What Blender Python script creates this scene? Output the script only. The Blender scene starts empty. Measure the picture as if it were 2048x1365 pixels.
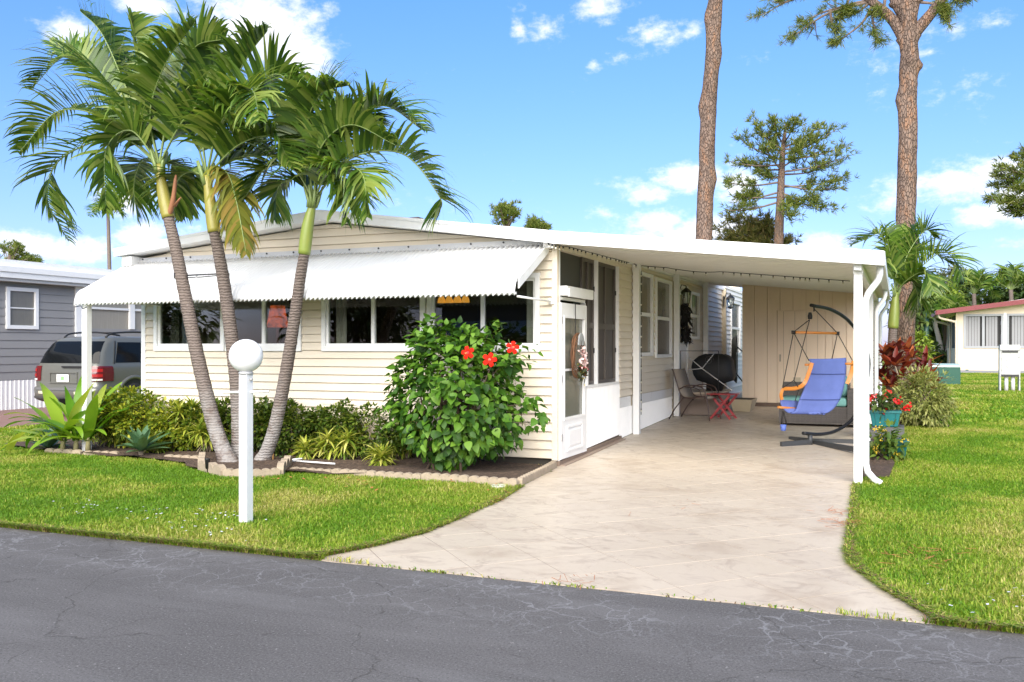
import bpy, bmesh, math, random
import numpy as np
from mathutils import Vector, Matrix
random.seed(7)
RNG = np.random.default_rng(7)
SC = bpy.context.scene
COL = SC.collection
R = math.radians

# ------------------------------------------------------------------ camera
FPX, CX, HY, CH = 1851.0, 1024.0, 695.0, 1.55
YAW = math.atan((1790 - CX) / FPX)
SA, CA = math.sin(YAW), math.cos(YAW)
cam = bpy.data.cameras.new('camera')
cam.sensor_width = 36
cam.lens = FPX / 2048 * 36
cam.shift_y = (HY - 682.5) / 2048
cam.clip_start = 0.1
cam.clip_end = 3000
camo = bpy.data.objects.new('camera', cam)
COL.objects.link(camo)
camo.location = (0, 0, CH)
camo.rotation_euler = (R(90), 0, YAW)
SC.camera = camo

def ray(px, py):
    u = (px - CX) / FPX
    return Vector((u * CA - SA, u * SA + CA, (HY - py) / FPX))
def gp(px, py, z=0.0):
    d = ray(px, py); t = (z - CH) / d.z
    return Vector((d.x * t, d.y * t, z))
def atY(px, py, Y):
    d = ray(px, py); t = Y / d.y
    return Vector((d.x * t, Y, CH + d.z * t))
def atX(px, py, X):
    d = ray(px, py); t = X / d.x
    return Vector((X, d.y * t, CH + d.z * t))

# ------------------------------------------------------------------ render / light
SC.view_settings.view_transform = 'Standard'
SC.view_settings.look = 'None'
SC.view_settings.gamma = 1
SC.view_settings.use_curve_mapping = False
SC.view_settings.exposure = 1.22
SC.render.engine = 'CYCLES'
SC.cycles.max_bounces = 10
SC.cycles.diffuse_bounces = 6
SC.cycles.transparent_max_bounces = 10

SUN_EL, SUN_AZ = R(32), R(168)      # azimuth clockwise from +Y (north)
sd = bpy.data.lights.new('sun', 'SUN')
sd.energy = 4.3
sd.angle = R(66)
sd.color = (1.0, 0.92, 0.80)
so = bpy.data.objects.new('sun', sd)
COL.objects.link(so)
sv = Vector((math.sin(SUN_AZ) * math.cos(SUN_EL), math.cos(SUN_AZ) * math.cos(SUN_EL), math.sin(SUN_EL)))
so.rotation_euler = sv.to_track_quat('Z', 'Y').to_euler()
so.location = sv * 60

W = bpy.data.worlds.new('World')
SC.world = W
W.use_nodes = True
wt = W.node_tree
wt.nodes.clear()
def wn(t, **k):
    n = wt.nodes.new(t)
    for a, b in k.items(): setattr(n, a, b)
    return n
def wl(a, b): wt.links.new(a, b)
def wmath(op, a, b=None, c=None, clamp=False):
    n = wn('ShaderNodeMath', operation=op); n.use_clamp = clamp
    for i, v in enumerate((a, b, c)):
        if v is None: continue
        if isinstance(v, (int, float)): n.inputs[i].default_value = v
        else: wl(v, n.inputs[i])
    return n.outputs[0]
out = wn('ShaderNodeOutputWorld')
bg = wn('ShaderNodeBackground')
bg.inputs[1].default_value = 0.095
wl(bg.outputs[0], out.inputs[0])
sky = wn('ShaderNodeTexSky', sky_type='NISHITA')
sky.sun_disc = False
sky.sun_elevation = SUN_EL
sky.sun_rotation = SUN_AZ
sky.air_density = 1.0
sky.dust_density = 0.6
sky.ozone_density = 2.2
tc = wn('ShaderNodeTexCoord')
nrm = wn('ShaderNodeVectorMath', operation='NORMALIZE')
wl(tc.outputs['Generated'], nrm.inputs[0])
DIR = nrm.outputs[0]
tint = wn('ShaderNodeMix', data_type='RGBA', blend_type='MULTIPLY')
tint.inputs[0].default_value = 1
wl(sky.outputs[0], tint.inputs[6])
sxyz = wn('ShaderNodeSeparateXYZ'); wl(DIR, sxyz.inputs[0])
tmr = wn('ShaderNodeMapRange'); tmr.inputs[1].default_value = 0.02; tmr.inputs[2].default_value = 0.36; wl(sxyz.outputs[2], tmr.inputs[0])
tmx = wn('ShaderNodeMix', data_type='RGBA'); wl(tmr.outputs[0], tmx.inputs[0])
tmx.inputs[6].default_value = (0.60, 0.60, 1.0, 1); tmx.inputs[7].default_value = (0.53, 0.80, 1.06, 1)
wl(tmx.outputs[2], tint.inputs[7])
# cumulus: banks of cloud at their directions in the sky, broken up by noise
n1 = wn('ShaderNodeTexNoise'); n1.inputs['Scale'].default_value = 17; n1.inputs['Detail'].default_value = 9; n1.inputs['Roughness'].default_value = 0.58
mp = wn('ShaderNodeMapping'); mp.inputs['Scale'].default_value = (1, 1, 1.7)
wl(DIR, mp.inputs[0]); wl(mp.outputs[0], n1.inputs['Vector'])
n2 = wn('ShaderNodeTexNoise'); n2.inputs['Scale'].default_value = 3.1; n2.inputs['Detail'].default_value = 3
wl(mp.outputs[0], n2.inputs['Vector'])
# photo positions (px, py, half width, half height)
CLOUDS = [(520, 55, 150, 95), (600, 120, 80, 45), (300, 10, 60, 22), (140, 60, 60, 35), (660, 20, 22, 12),
          (1095, 55, 32, 20), (1040, 55, 12, 22), (1200, 15, 50, 30), (1300, 72, 55, 22), (1240, 112, 38, 15), (1188, 130, 14, 10), (1385, 65, 20, 12),
          (1290, 392, 75, 22), (1240, 372, 36, 14), (1200, 424, 24, 13), (1385, 355, 85, 30), (1320, 445, 70, 35), (1400, 470, 190, 40), (1480, 370, 60, 45),
          (1900, 370, 130, 42), (2000, 340, 80, 30), (1970, 430, 70, 28), (2040, 395, 60, 60), (1790, 405, 50, 22), (2030, 485, 30, 12), (1640, 490, 70, 30),
          (1920, 55, 26, 18), (1995, 45, 22, 14), (1860, 105, 22, 9), (250, 400, 60, 40), (150, 500, 120, 35), (70, 490, 90, 30), (280, 470, 60, 40), (640, 300, 40, 16), (600, 500, 300, 40)]
acc = None
for (px, py, hw, hh) in CLOUDS:
    c = ray(px, py); nl = c.length; c = c / nl
    m_ = wn('ShaderNodeMapping', vector_type='TEXTURE')
    m_.inputs['Location'].default_value = c
    m_.inputs['Rotation'].default_value = (0, 0, YAW)
    kk = 1.55 if hw < 60 else 1.0
    m_.inputs['Scale'].default_value = (hw / FPX / nl * 1.35 * kk, 0.35, hh / FPX / nl * 1.5 * kk)
    wl(DIR, m_.inputs[0])
    g_ = wn('ShaderNodeTexGradient', gradient_type='SPHERICAL'); wl(m_.outputs[0], g_.inputs[0])
    gv = wmath('MULTIPLY', g_.outputs[1], 0.72 if hw < 60 else 1.18)
    acc = gv if acc is None else wmath('MAXIMUM', acc, gv)
# scattered cloud over the rest of the sky (same kind as in view)
gen = wmath('MULTIPLY', wmath('SUBTRACT', n2.outputs[0], 0.56), 3.0)
acc = wmath('MAXIMUM', acc, gen)
n3 = wn('ShaderNodeTexNoise'); n3.inputs['Scale'].default_value = 70; n3.inputs['Detail'].default_value = 7; n3.inputs['Roughness'].default_value = 0.66
wl(mp.outputs[0], n3.inputs['Vector'])
nz = wmath('ADD', wmath('MULTIPLY', wmath('SUBTRACT', n1.outputs[0], 0.5), 1.7), wmath('MULTIPLY', wmath('SUBTRACT', n3.outputs[0], 0.5), 1.5))
dens = wmath('ADD', wmath('SUBTRACT', wmath('MULTIPLY', acc, 1.25), 0.42), nz)
mr = wn('ShaderNodeMapRange', interpolation_type='SMOOTHSTEP')
mr.inputs[1].default_value = -0.12; mr.inputs[2].default_value = 0.95
wl(dens, mr.inputs[0])
mixc = wn('ShaderNodeMix', data_type='RGBA')
wl(wmath('MULTIPLY', mr.outputs[0], 0.92), mixc.inputs[0])
wl(tint.outputs[2], mixc.inputs[6])
mixc.inputs[7].default_value = (6.2, 6.2, 6.3, 1)
wl(mixc.outputs[2], bg.inputs[0])

# ------------------------------------------------------------------ helpers
ORG = {}
class MB:
    def __init__(s): s.v = []; s.f = []; s.sm = []; s.mi = []; s.m = 0; s.smooth = False
    def add(s, vs, fs, smooth=None):
        b = len(s.v); s.v.extend([tuple(p) for p in vs])
        for f in fs:
            s.f.append([b + i for i in f]); s.sm.append(s.smooth if smooth is None else smooth); s.mi.append(s.m)
    def bx(s, x0, x1, y0, y1, z0, z1):
        s.add([(x0, y0, z0), (x1, y0, z0), (x1, y1, z0), (x0, y1, z0), (x0, y0, z1), (x1, y0, z1), (x1, y1, z1), (x0, y1, z1)],
              [(0, 3, 2, 1), (4, 5, 6, 7), (0, 1, 5, 4), (1, 2, 6, 5), (2, 3, 7, 6), (3, 0, 4, 7)])
        return s
    def hexa(s, bot, top):
        s.add(list(bot) + list(top), [(0, 3, 2, 1), (4, 5, 6, 7), (0, 1, 5, 4), (1, 2, 6, 5), (2, 3, 7, 6), (3, 0, 4, 7)])
        return s
    def bar(s, a, b, w, h, up=(0, 0, 1)):
        a = Vector(a); b = Vector(b); t = (b - a).normalized(); u = Vector(up)
        sd_ = t.cross(u)
        if sd_.length < 1e-4: sd_ = t.cross(Vector((1, 0, 0)))
        sd_.normalize(); u = sd_.cross(t)
        c = [(-w / 2, -h / 2), (w / 2, -h / 2), (w / 2, h / 2), (-w / 2, h / 2)]
        s.hexa([a + sd_ * i + u * j for i, j in c], [b + sd_ * i + u * j for i, j in c])
        return s
    def tube(s, pts, r, n=8, caps=True, smooth=True):
        pts = [Vector(p) for p in pts]
        rs = r if isinstance(r, (list, tuple)) else [r] * len(pts)
        b = len(s.v); prev = None
        for i, p in enumerate(pts):
            t = (pts[min(i + 1, len(pts) - 1)] - pts[max(i - 1, 0)])
            if t.length < 1e-9: t = Vector((0, 0, 1))
            t.normalize()
            if prev is None:
                a = Vector((0, 0, 1)) if abs(t.z) < 0.9 else Vector((1, 0, 0))
                u = t.cross(a).normalized()
            else:
                u = (prev - t * prev.dot(t))
                u = u.normalized() if u.length > 1e-6 else t.orthogonal().normalized()
            prev = u; w = t.cross(u)
            for k in range(n):
                an = 2 * math.pi * k / n
                s.v.append(tuple(p + (u * math.cos(an) + w * math.sin(an)) * rs[i]))
        for i in range(len(pts) - 1):
            for k in range(n):
                k2 = (k + 1) % n
                s.f.append([b + i * n + k, b + i * n + k2, b + (i + 1) * n + k2, b + (i + 1) * n + k]); s.sm.append(smooth); s.mi.append(s.m)
        if caps:
            s.f.append([b + k for k in range(n)][::-1]); s.sm.append(False); s.mi.append(s.m)
            e = b + (len(pts) - 1) * n
            s.f.append([e + k for k in range(n)]); s.sm.append(False); s.mi.append(s.m)
        return s
    def lathe(s, c, prof, n=20, smooth=True, sx=1, sy=1, axis=None):
        c = Vector(c); b = len(s.v)
        X, Y, Z = (Vector((1, 0, 0)), Vector((0, 1, 0)), Vector((0, 0, 1))) if axis is None else axis
        for (r, z) in prof:
            for k in range(n):
                a = 2 * math.pi * k / n
                s.v.append(tuple(c + X * (r * math.cos(a) * sx) + Y * (r * math.sin(a) * sy) + Z * z))
        for i in range(len(prof) - 1):
            for k in range(n):
                k2 = (k + 1) % n
                s.f.append([b + i * n + k, b + i * n + k2, b + (i + 1) * n + k2, b + (i + 1) * n + k]); s.sm.append(smooth); s.mi.append(s.m)
        for i, rev in ((0, True), (len(prof) - 1, False)):
            if prof[i][0] > 1e-4:
                f = [b + i * n + k for k in range(n)]
                s.f.append(f[::-1] if rev else f); s.sm.append(False); s.mi.append(s.m)
        return s
    def prism(s, poly, ax, d0, d1, smooth=False):
        # poly: 2D points; ax 'y' -> (x,z) extruded along y, 'x' -> (y,z) along x, 'z' -> (x,y) along z
        def P(p, d): return (p[0], d, p[1]) if ax == 'y' else ((d, p[0], p[1]) if ax == 'x' else (p[0], p[1], d))
        n = len(poly)
        s.add([P(p, d0) for p in poly] + [P(p, d1) for p in poly],
              [list(range(n))[::-1], list(range(n, 2 * n))] + [[i, (i + 1) % n, n + (i + 1) % n, n + i] for i in range(n)], smooth)
        return s
    def build(s, name, mat, parent=None, origin=None):
        if origin is not None: o = Vector(origin)
        elif parent is not None: o = ORG[parent]
        else:
            a = np.array(s.v); o = Vector(((a[:, 0].min() + a[:, 0].max()) / 2, (a[:, 1].min() + a[:, 1].max()) / 2, a[:, 2].min()))
        me = bpy.data.meshes.new(name)
        me.from_pydata([(p[0] - o.x, p[1] - o.y, p[2] - o.z) for p in s.v], [], s.f)
        for mt in (mat if isinstance(mat, (list, tuple)) else [mat]): me.materials.append(mt)
        me.polygons.foreach_set('use_smooth', s.sm)
        me.polygons.foreach_set('material_index', s.mi)
        bm = bmesh.new(); bm.from_mesh(me); bmesh.ops.recalc_face_normals(bm, faces=bm.faces); bm.to_mesh(me); bm.free()
        ob = bpy.data.objects.new(name, me); COL.objects.link(ob)
        if parent is not None: ob.parent = parent
        else: ob.location = o
        ORG[ob] = o
        return ob

def np_obj(name, V, F, mat, parent=None, smooth=False, origin=None, MI=None):
    """V (n,3) world verts, F (m,k) faces of one size"""
    V = np.asarray(V, dtype=np.float64)
    if origin is not None: o = Vector(origin)
    elif parent is not None: o = ORG[parent]
    else: o = Vector(((V[:, 0].min() + V[:, 0].max()) / 2, (V[:, 1].min() + V[:, 1].max()) / 2, V[:, 2].min()))
    V = V - np.array(o)
    F = np.asarray(F, dtype=np.int32); m, k = F.shape
    me = bpy.data.meshes.new(name)
    me.vertices.add(len(V)); me.vertices.foreach_set('co', V.ravel())
    me.loops.add(m * k); me.loops.foreach_set('vertex_index', F.ravel())
    me.polygons.add(m)
    me.polygons.foreach_set('loop_start', np.arange(0, m * k, k, dtype=np.int32))
    me.polygons.foreach_set('use_smooth', np.full(m, smooth))
    for mt in (mat if isinstance(mat, (list, tuple)) else [mat]): me.materials.append(mt)
    if MI is not None: me.polygons.foreach_set('material_index', np.asarray(MI, dtype=np.int32))
    me.update(calc_edges=True)
    ob = bpy.data.objects.new(name, me); COL.objects.link(ob)
    if parent is not None: ob.parent = parent
    else: ob.location = o
    ORG[ob] = o
    return ob

def tag(o, label=None, cat=None, group=None, kind=None):
    if label: o['label'] = label
    if cat: o['category'] = cat
    if group: o['group'] = group
    if kind: o['kind'] = kind
    return o
def thing(name, label, cat, loc=(0, 0, 0), group=None):
    o = bpy.data.objects.new(name, None); COL.objects.link(o)
    o.empty_display_size = 0.2
    o.location = loc; ORG[o] = Vector(loc)
    return tag(o, label, cat, group)
def inst(name, me, mtx, parent):
    """another object on shared mesh data; mtx is in world space"""
    o = bpy.data.objects.new(name, me); COL.objects.link(o)
    o.parent = parent
    o.matrix_local = Matrix.Translation(-ORG[parent]) @ mtx
    return o
def copy_tree(root, loc, rotz=0, scale=1, label=None):
    def cp(o, par):
        c = o.copy(); COL.objects.link(c); c.parent = par
        for ch in o.children: cp(ch, c)
        return c
    r = cp(root, None); r.location = loc; r.rotation_euler = (0, 0, rotz); r.scale = (scale,) * 3
    if label: r['label'] = label
    return r

# ------------------------------------------------------------------ materials
MATS = {}
class NT:
    def __init__(s, m): s.t = m.node_tree
    def n(s, t, **k):
        x = s.t.nodes.new(t)
        for a, b in k.items(): setattr(x, a, b)
        return x
    def l(s, a, b): s.t.links.new(a, b)
    def math(s, op, a, b=None, clamp=False):
        n = s.n('ShaderNodeMath', operation=op); n.use_clamp = clamp
        for i, v in enumerate((a, b)):
            if v is None: continue
            if isinstance(v, (int, float)): n.inputs[i].default_value = v
            else: s.l(v, n.inputs[i])
        return n.outputs[0]
    def noise(s, vec, scale, detail=4, rough=0.55, dist=0):
        n = s.n('ShaderNodeTexNoise'); n.inputs['Scale'].default_value = scale; n.inputs['Detail'].default_value = detail
        n.inputs['Roughness'].default_value = rough; n.inputs['Distortion'].default_value = dist
        if vec is not None: s.l(vec, n.inputs['Vector'])
        return n.outputs[0]
    def ramp(s, fac, stops):
        n = s.n('ShaderNodeValToRGB'); e = n.color_ramp.elements
        while len(e) < len(stops): e.new(0.5)
        for i, (p, c) in enumerate(stops): e[i].position = p; e[i].color = (*c, 1)
        s.l(fac, n.inputs[0]); return n.outputs[0]
    def mix(s, fac, a, b, mode='MIX'):
        n = s.n('ShaderNodeMix', data_type='RGBA', blend_type=mode)
        for i, v in ((0, fac), (6, a), (7, b)):
            if isinstance(v, (int, float)): n.inputs[i].default_value = v
            elif isinstance(v, tuple): n.inputs[i].default_value = (*v, 1)
            else: s.l(v, n.inputs[i])
        return n.outputs[2]
    def mapr(s, v, a, b, c=0.0, d=1.0, sm=True):
        n = s.n('ShaderNodeMapRange', interpolation_type='SMOOTHSTEP' if sm else 'LINEAR')
        for i, x in enumerate((a, b, c, d)): n.inputs[i + 1].default_value = x
        s.l(v, n.inputs[0]); return n.outputs[0]
    def coord(s, which='Object', scale=(1, 1, 1)):
        t = s.n('ShaderNodeTexCoord'); o = t.outputs[which]
        if which == 'pos':
            pass
        if scale != (1, 1, 1):
            m = s.n('ShaderNodeMapping'); m.inputs['Scale'].default_value = scale; s.l(o, m.inputs[0]); o = m.outputs[0]
        return o
    def pos(s, scale=(1, 1, 1)):
        g = s.n('ShaderNodeNewGeometry'); o = g.outputs['Position']
        if scale != (1, 1, 1):
            m = s.n('ShaderNodeMapping'); m.inputs['Scale'].default_value = scale; s.l(o, m.inputs[0]); o = m.outputs[0]
        return o
    def bump(s, h, strength, dist=0.01):
        b = s.n('ShaderNodeBump'); b.inputs['Strength'].default_value = strength; b.inputs['Distance'].default_value = dist
        s.l(h, b.inputs['Height']); return b.outputs[0]
def newmat(name):
    m = bpy.data.materials.new(name); m.use_nodes = True
    t = NT(m); p = m.node_tree.nodes['Principled BSDF']
    MATS[name] = m
    return m, t, p
def M(name, col, rough=0.6, var=0.08, scale=3.0, bump=0.0, bscale=60, metal=0.0, spec=0.5, dirt=None, dirtamt=0.0, stretch=(1, 1, 1), emit=None, estr=0, isl=0.0, coat=0.0):
    if name in MATS: return MATS[name]
    m, t, p = newmat(name)
    v = t.pos(stretch)
    f = t.noise(v, scale, 6, 0.6)
    c = t.mix(f, tuple(x * (1 - var) for x in col), tuple(min(1, x * (1 + var)) for x in col))
    if isl:
        g = t.n('ShaderNodeNewGeometry'); c = t.mix(t.math('MULTIPLY', g.outputs['Random Per Island'], isl), c, (0.02, 0.02, 0.02))
    if dirt:
        d = t.mapr(t.noise(v, scale * 2.3, 8, 0.7), 0.5, 0.78)
        c = t.mix(t.math('MULTIPLY', d, dirtamt), c, dirt)
    t.l(c, p.inputs['Base Color'])
    p.inputs['Roughness'].default_value = rough; p.inputs['Metallic'].default_value = metal
    p.inputs['Specular IOR Level'].default_value = spec
    p.inputs['Coat Weight'].default_value = coat
    if bump:
        t.l(t.bump(t.noise(v, bscale, 5, 0.6), bump), p.inputs['Normal'])
    if emit:
        p.inputs['Emission Color'].default_value = (*emit, 1); p.inputs['Emission Strength'].default_value = estr
    return m
def leafmat(name, cols, rough=0.45, trans=0.35, tcol=None, spec=0.4, nvar=0.25, nscale=3):
    """foliage: colour varies leaf by leaf (random per island / per object), with some light through the blade"""
    if name in MATS: return MATS[name]
    m, t, p = newmat(name)
    g = t.n('ShaderNodeNewGeometry'); oi = t.n('ShaderNodeObjectInfo')
    rnd = t.math('FRACT', t.math('ADD', g.outputs['Random Per Island'], oi.outputs['Random']))
    k = len(cols)
    c = t.ramp(rnd, [((i + 0.5) / k, cc) for i, cc in enumerate(cols)])
    nz = t.noise(t.pos(), nscale, 3)
    c = t.mix(t.math('MULTIPLY', nz, nvar * 2), c, tuple(x * 0.55 for x in cols[0]))
    t.l(c, p.inputs['Base Color']); p.inputs['Roughness'].default_value = rough; p.inputs['Specular IOR Level'].default_value = spec
    tr = t.n('ShaderNodeBsdfTranslucent')
    tc2 = t.mix(1.0, c, tcol or (1.3, 1.25, 0.6), 'MULTIPLY')
    t.l(tc2, tr.inputs[0])
    ms = t.n('ShaderNodeMixShader'); ms.inputs[0].default_value = trans
    t.l(p.outputs[0], ms.inputs[1]); t.l(tr.outputs[0], ms.inputs[2])
    o = m.node_tree.nodes['Material Output']; t.l(ms.outputs[0], o.inputs[0])
    return m
def glassmat(name, tintc, gl=1.0, rough=0.0):
    m, t, p = newmat(name)
    m.node_tree.nodes.remove(p)
    tr = t.n('ShaderNodeBsdfTransparent'); tr.inputs[0].default_value = (*tintc, 1)
    gs = t.n('ShaderNodeBsdfGlossy'); gs.inputs[0].default_value = (gl, gl, gl, 1); gs.inputs['Roughness'].default_value = rough
    fr = t.n('ShaderNodeFresnel'); fr.inputs[0].default_value = 1.5
    ms = t.n('ShaderNodeMixShader'); t.l(t.math('MULTIPLY', fr.outputs[0], 0.9, True), ms.inputs[0]); t.l(tr.outputs[0], ms.inputs[1]); t.l(gs.outputs[0], ms.inputs[2])
    t.l(ms.outputs[0], m.node_tree.nodes['Material Output'].inputs[0])
    return m

WHITE = M('white_paint', (0.80, 0.80, 0.79), 0.42, 0.03, 2, dirt=(0.45, 0.43, 0.38), dirtamt=0.22)
WHITEV = M('white_vinyl', (0.82, 0.82, 0.81), 0.35, 0.03, 2, dirt=(0.5, 0.48, 0.44), dirtamt=0.12)
CREAM = M('cream_vinyl', (0.71, 0.63, 0.505), 0.5, 0.05, 1.3, dirt=(0.50, 0.43, 0.31), dirtamt=0.25, bump=0.05, bscale=200, stretch=(0.4, 0.4, 3))
ROOFW = M('white_roof', (0.80, 0.80, 0.79), 0.5, 0.04, 1.5, dirt=(0.42, 0.41, 0.38), dirtamt=0.3)
AWNM = M('white_awning_metal', (0.83, 0.83, 0.83), 0.4, 0.03, 2, dirt=(0.55, 0.54, 0.5), dirtamt=0.15)
FOUND = M('dark_foundation', (0.07, 0.06, 0.05), 0.9, 0.2, 6, bump=0.2)
BEIGE = M('beige_board', (0.80, 0.64, 0.47), 0.6, 0.06, 1.6, bump=0.06, bscale=90, stretch=(1, 1, 0.2), dirt=(0.38, 0.30, 0.2), dirtamt=0.25)
DARKM = M('dark_brown_shutter', (0.055, 0.046, 0.040), 0.5, 0.2, 4)
BLACK = M('black_metal', (0.012, 0.012, 0.013), 0.4, 0.2, 8)
BLACKC = M('black_cover', (0.008, 0.008, 0.009), 0.65, 0.25, 6, bump=0.3, bscale=14)
GLASS = glassmat('window_glass', (0.80, 0.83, 0.80))
SMOKE = glassmat('smoked_glass', (0.10, 0.11, 0.10), 0.9)
# ------------------------------------------------------------------ terrain
def smooth01(t): t = np.clip(t, 0, 1); return t * t * (3 - 2 * t)
def gnd(x, y):
    b = np.interp(y, [10.5, 12, 20, 30, 45], [0, 0.035, 0.275, 0.35, 0.42])
    return b * smooth01((np.asarray(x, dtype=float) + 10.5) / 5.5)
def G(x, y): return float(gnd(x, y))
ROADY = 5.69

def lawn_mat():
    m, t, p = newmat('lawn_turf')
    v = t.pos()
    a = t.noise(v, 1.1, 4); b = t.noise(v, 5.5, 6, 0.7); c = t.noise(v, 70, 4, 0.7)
    col = t.ramp(t.math('ADD', t.math('MULTIPLY', a, 0.6), t.math('MULTIPLY', b, 0.4)), [(0.35, (0.14, 0.22, 0.025)), (0.52, (0.20, 0.27, 0.035)), (0.66, (0.28, 0.29, 0.07))])
    col = t.mix(t.mapr(c, 0.45, 0.75), col, (0.06, 0.07, 0.018))
    t.l(col, p.inputs['Base Color']); p.inputs['Roughness'].default_value = 0.9; p.inputs['Specular IOR Level'].default_value = 0.1
    t.l(t.bump(c, 0.6, 0.02), p.inputs['Normal'])
    return m
LAWN = lawn_mat()
xs = np.concatenate([np.linspace(-220, -24, 15), np.linspace(-22, 12, 60), np.linspace(14, 220, 16)])
ys = np.concatenate([np.linspace(-120, -4, 14), [-2.6, -2.5], [5.0, 5.655, 5.70, 6.2, 6.3], np.linspace(6.6, 50, 70), np.linspace(54, 320, 20)])
XX, YY = np.meshgrid(xs, ys)
ZZ = gnd(XX, YY) + np.where((YY > -2.55) & (YY < 5.68), -0.06, np.where((YY > 0) & (YY < 6.25), -0.012, 0.015))
V = np.stack([XX.ravel(), YY.ravel(), ZZ.ravel()], 1)
nx, ny = len(xs), len(ys)
ii = np.arange(nx * ny).reshape(ny, nx)
F = np.stack([ii[:-1, :-1].ravel(), ii[:-1, 1:].ravel(), ii[1:, 1:].ravel(), ii[1:, :-1].ravel()], 1)
tag(np_obj('ground', V, F, LAWN, origin=(0, 0, 0), smooth=True), kind='structure')

# road
def road_mat():
    m, t, p = newmat('sealed_asphalt')
    v = t.pos()
    big = t.noise(v, 0.55, 5, 0.6); mid = t.noise(t.pos((0.35, 1.6, 1)), 2.2, 6, 0.65); fine = t.noise(v, 70, 3, 0.75)
    col = t.ramp(t.math('ADD', t.math('MULTIPLY', big, 0.5), t.math('MULTIPLY', mid, 0.5)), [(0.33, (0.098, 0.093, 0.091)), (0.52, (0.120, 0.114, 0.112)), (0.68, (0.150, 0.143, 0.141))])
    col = t.mix(t.mapr(fine, 0.52, 0.72), col, (0.20, 0.193, 0.19)); col = t.mix(t.mapr(fine, 0.46, 0.30), col, (0.055, 0.052, 0.052))
    spk = t.noise(v, 38, 2, 0.5); col = t.mix(t.mapr(spk, 0.70, 0.76), col, (0.32, 0.31, 0.30)); wear = t.mapr(t.noise(t.pos((.25, 1.1, 1)), 1.6, 4, .6), .5, .72); col = t.mix(t.math('MULTIPLY', wear, .35), col, (.17, .165, .165))
    # fine net of sealed-over cracks, thick near the edge of the drive
    wv = t.n('ShaderNodeVectorMath', operation='ADD'); nn = t.n('ShaderNodeTexNoise'); nn.inputs['Scale'].default_value = 3.5; nn.inputs['Detail'].default_value = 6
    t.l(v, nn.inputs['Vector'])
    sc = t.n('ShaderNodeVectorMath', operation='SCALE'); t.l(nn.outputs['Color'], sc.inputs[0]); sc.inputs['Scale'].default_value = 0.35
    t.l(v, wv.inputs[0]); t.l(sc.outputs[0], wv.inputs[1])
    def crack(scale, w):
        vo = t.n('ShaderNodeTexVoronoi', feature='DISTANCE_TO_EDGE'); vo.inputs['Scale'].default_value = scale; t.l(wv.outputs[0], vo.inputs['Vector'])
        return t.math('SUBTRACT', 1.0, t.mapr(vo.outputs['Distance'], 0.0, w))
    sx = t.n('ShaderNodeSeparateXYZ'); t.l(v, sx.inputs[0])
    edge = t.mapr(sx.outputs['Y'], 4.35, 5.25)
    patch = t.mapr(t.noise(v, 1.3, 3), 0.36, 0.58)
    c1 = t.math('MULTIPLY', t.math('MULTIPLY', crack(4.2, 0.034), edge), patch)
    c1b = t.math('MULTIPLY', t.math('MULTIPLY', crack(8.5, 0.04), edge), t.math('MULTIPLY', patch, t.mapr(t.noise(v, 2.7, 2), 0.46, 0.6)))
    c2 = t.math('MULTIPLY', crack(0.62, 0.006), t.mapr(t.noise(v, 5.2, 3), 0.35, 0.55))
    col = t.mix(t.math('MULTIPLY', t.math('MAXIMUM', c1, c1b), 0.72), col, (0.25, 0.25, 0.255))
    c3 = t.math('MULTIPLY', crack(1.1, 0.011), t.mapr(t.noise(v, 1.7, 3), 0.50, 0.62)); col = t.mix(t.math('MULTIPLY', t.math('MAXIMUM', c2, t.math('MULTIPLY', c3, .6)), 0.6), col, (0.05, 0.047, 0.042)); grit = t.noise(v, 120, 2, .6); col = t.mix(t.math('MULTIPLY', t.mapr(grit, .58, .72), .5), col, (.24, .235, .23)); col = t.mix(t.math('MULTIPLY', t.mapr(grit, .42, .30), .5), col, (.04, .038, .038))
    t.l(col, p.inputs['Base Color']); p.inputs['Roughness'].default_value = 0.85; p.inputs['Specular IOR Level'].default_value = 0.15
    t.l(t.bump(t.math('ADD', fine, t.math('MULTIPLY', c2, -0.8)), 0.35, 0.006), p.inputs['Normal'])
    return m
ROADM = road_mat()
mb = MB()
# gently wavering edge
n = 240
xe = np.linspace(-60, 60, n)
ye = ROADY + 0.012 * np.sin(xe * 2.3) + 0.01 * np.sin(xe * 7.1 + 1) + RNG.normal(0, 0.004, n)
for i in range(n - 1):
    mb.add([(xe[i], -2.5, 0), (xe[i + 1], -2.5, 0), (xe[i + 1], ye[i + 1], 0), (xe[i], ye[i], 0)], [(0, 1, 2, 3)])
tag(mb.build('road', ROADM, origin=(0, 0, 0)), kind='structure')

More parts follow.
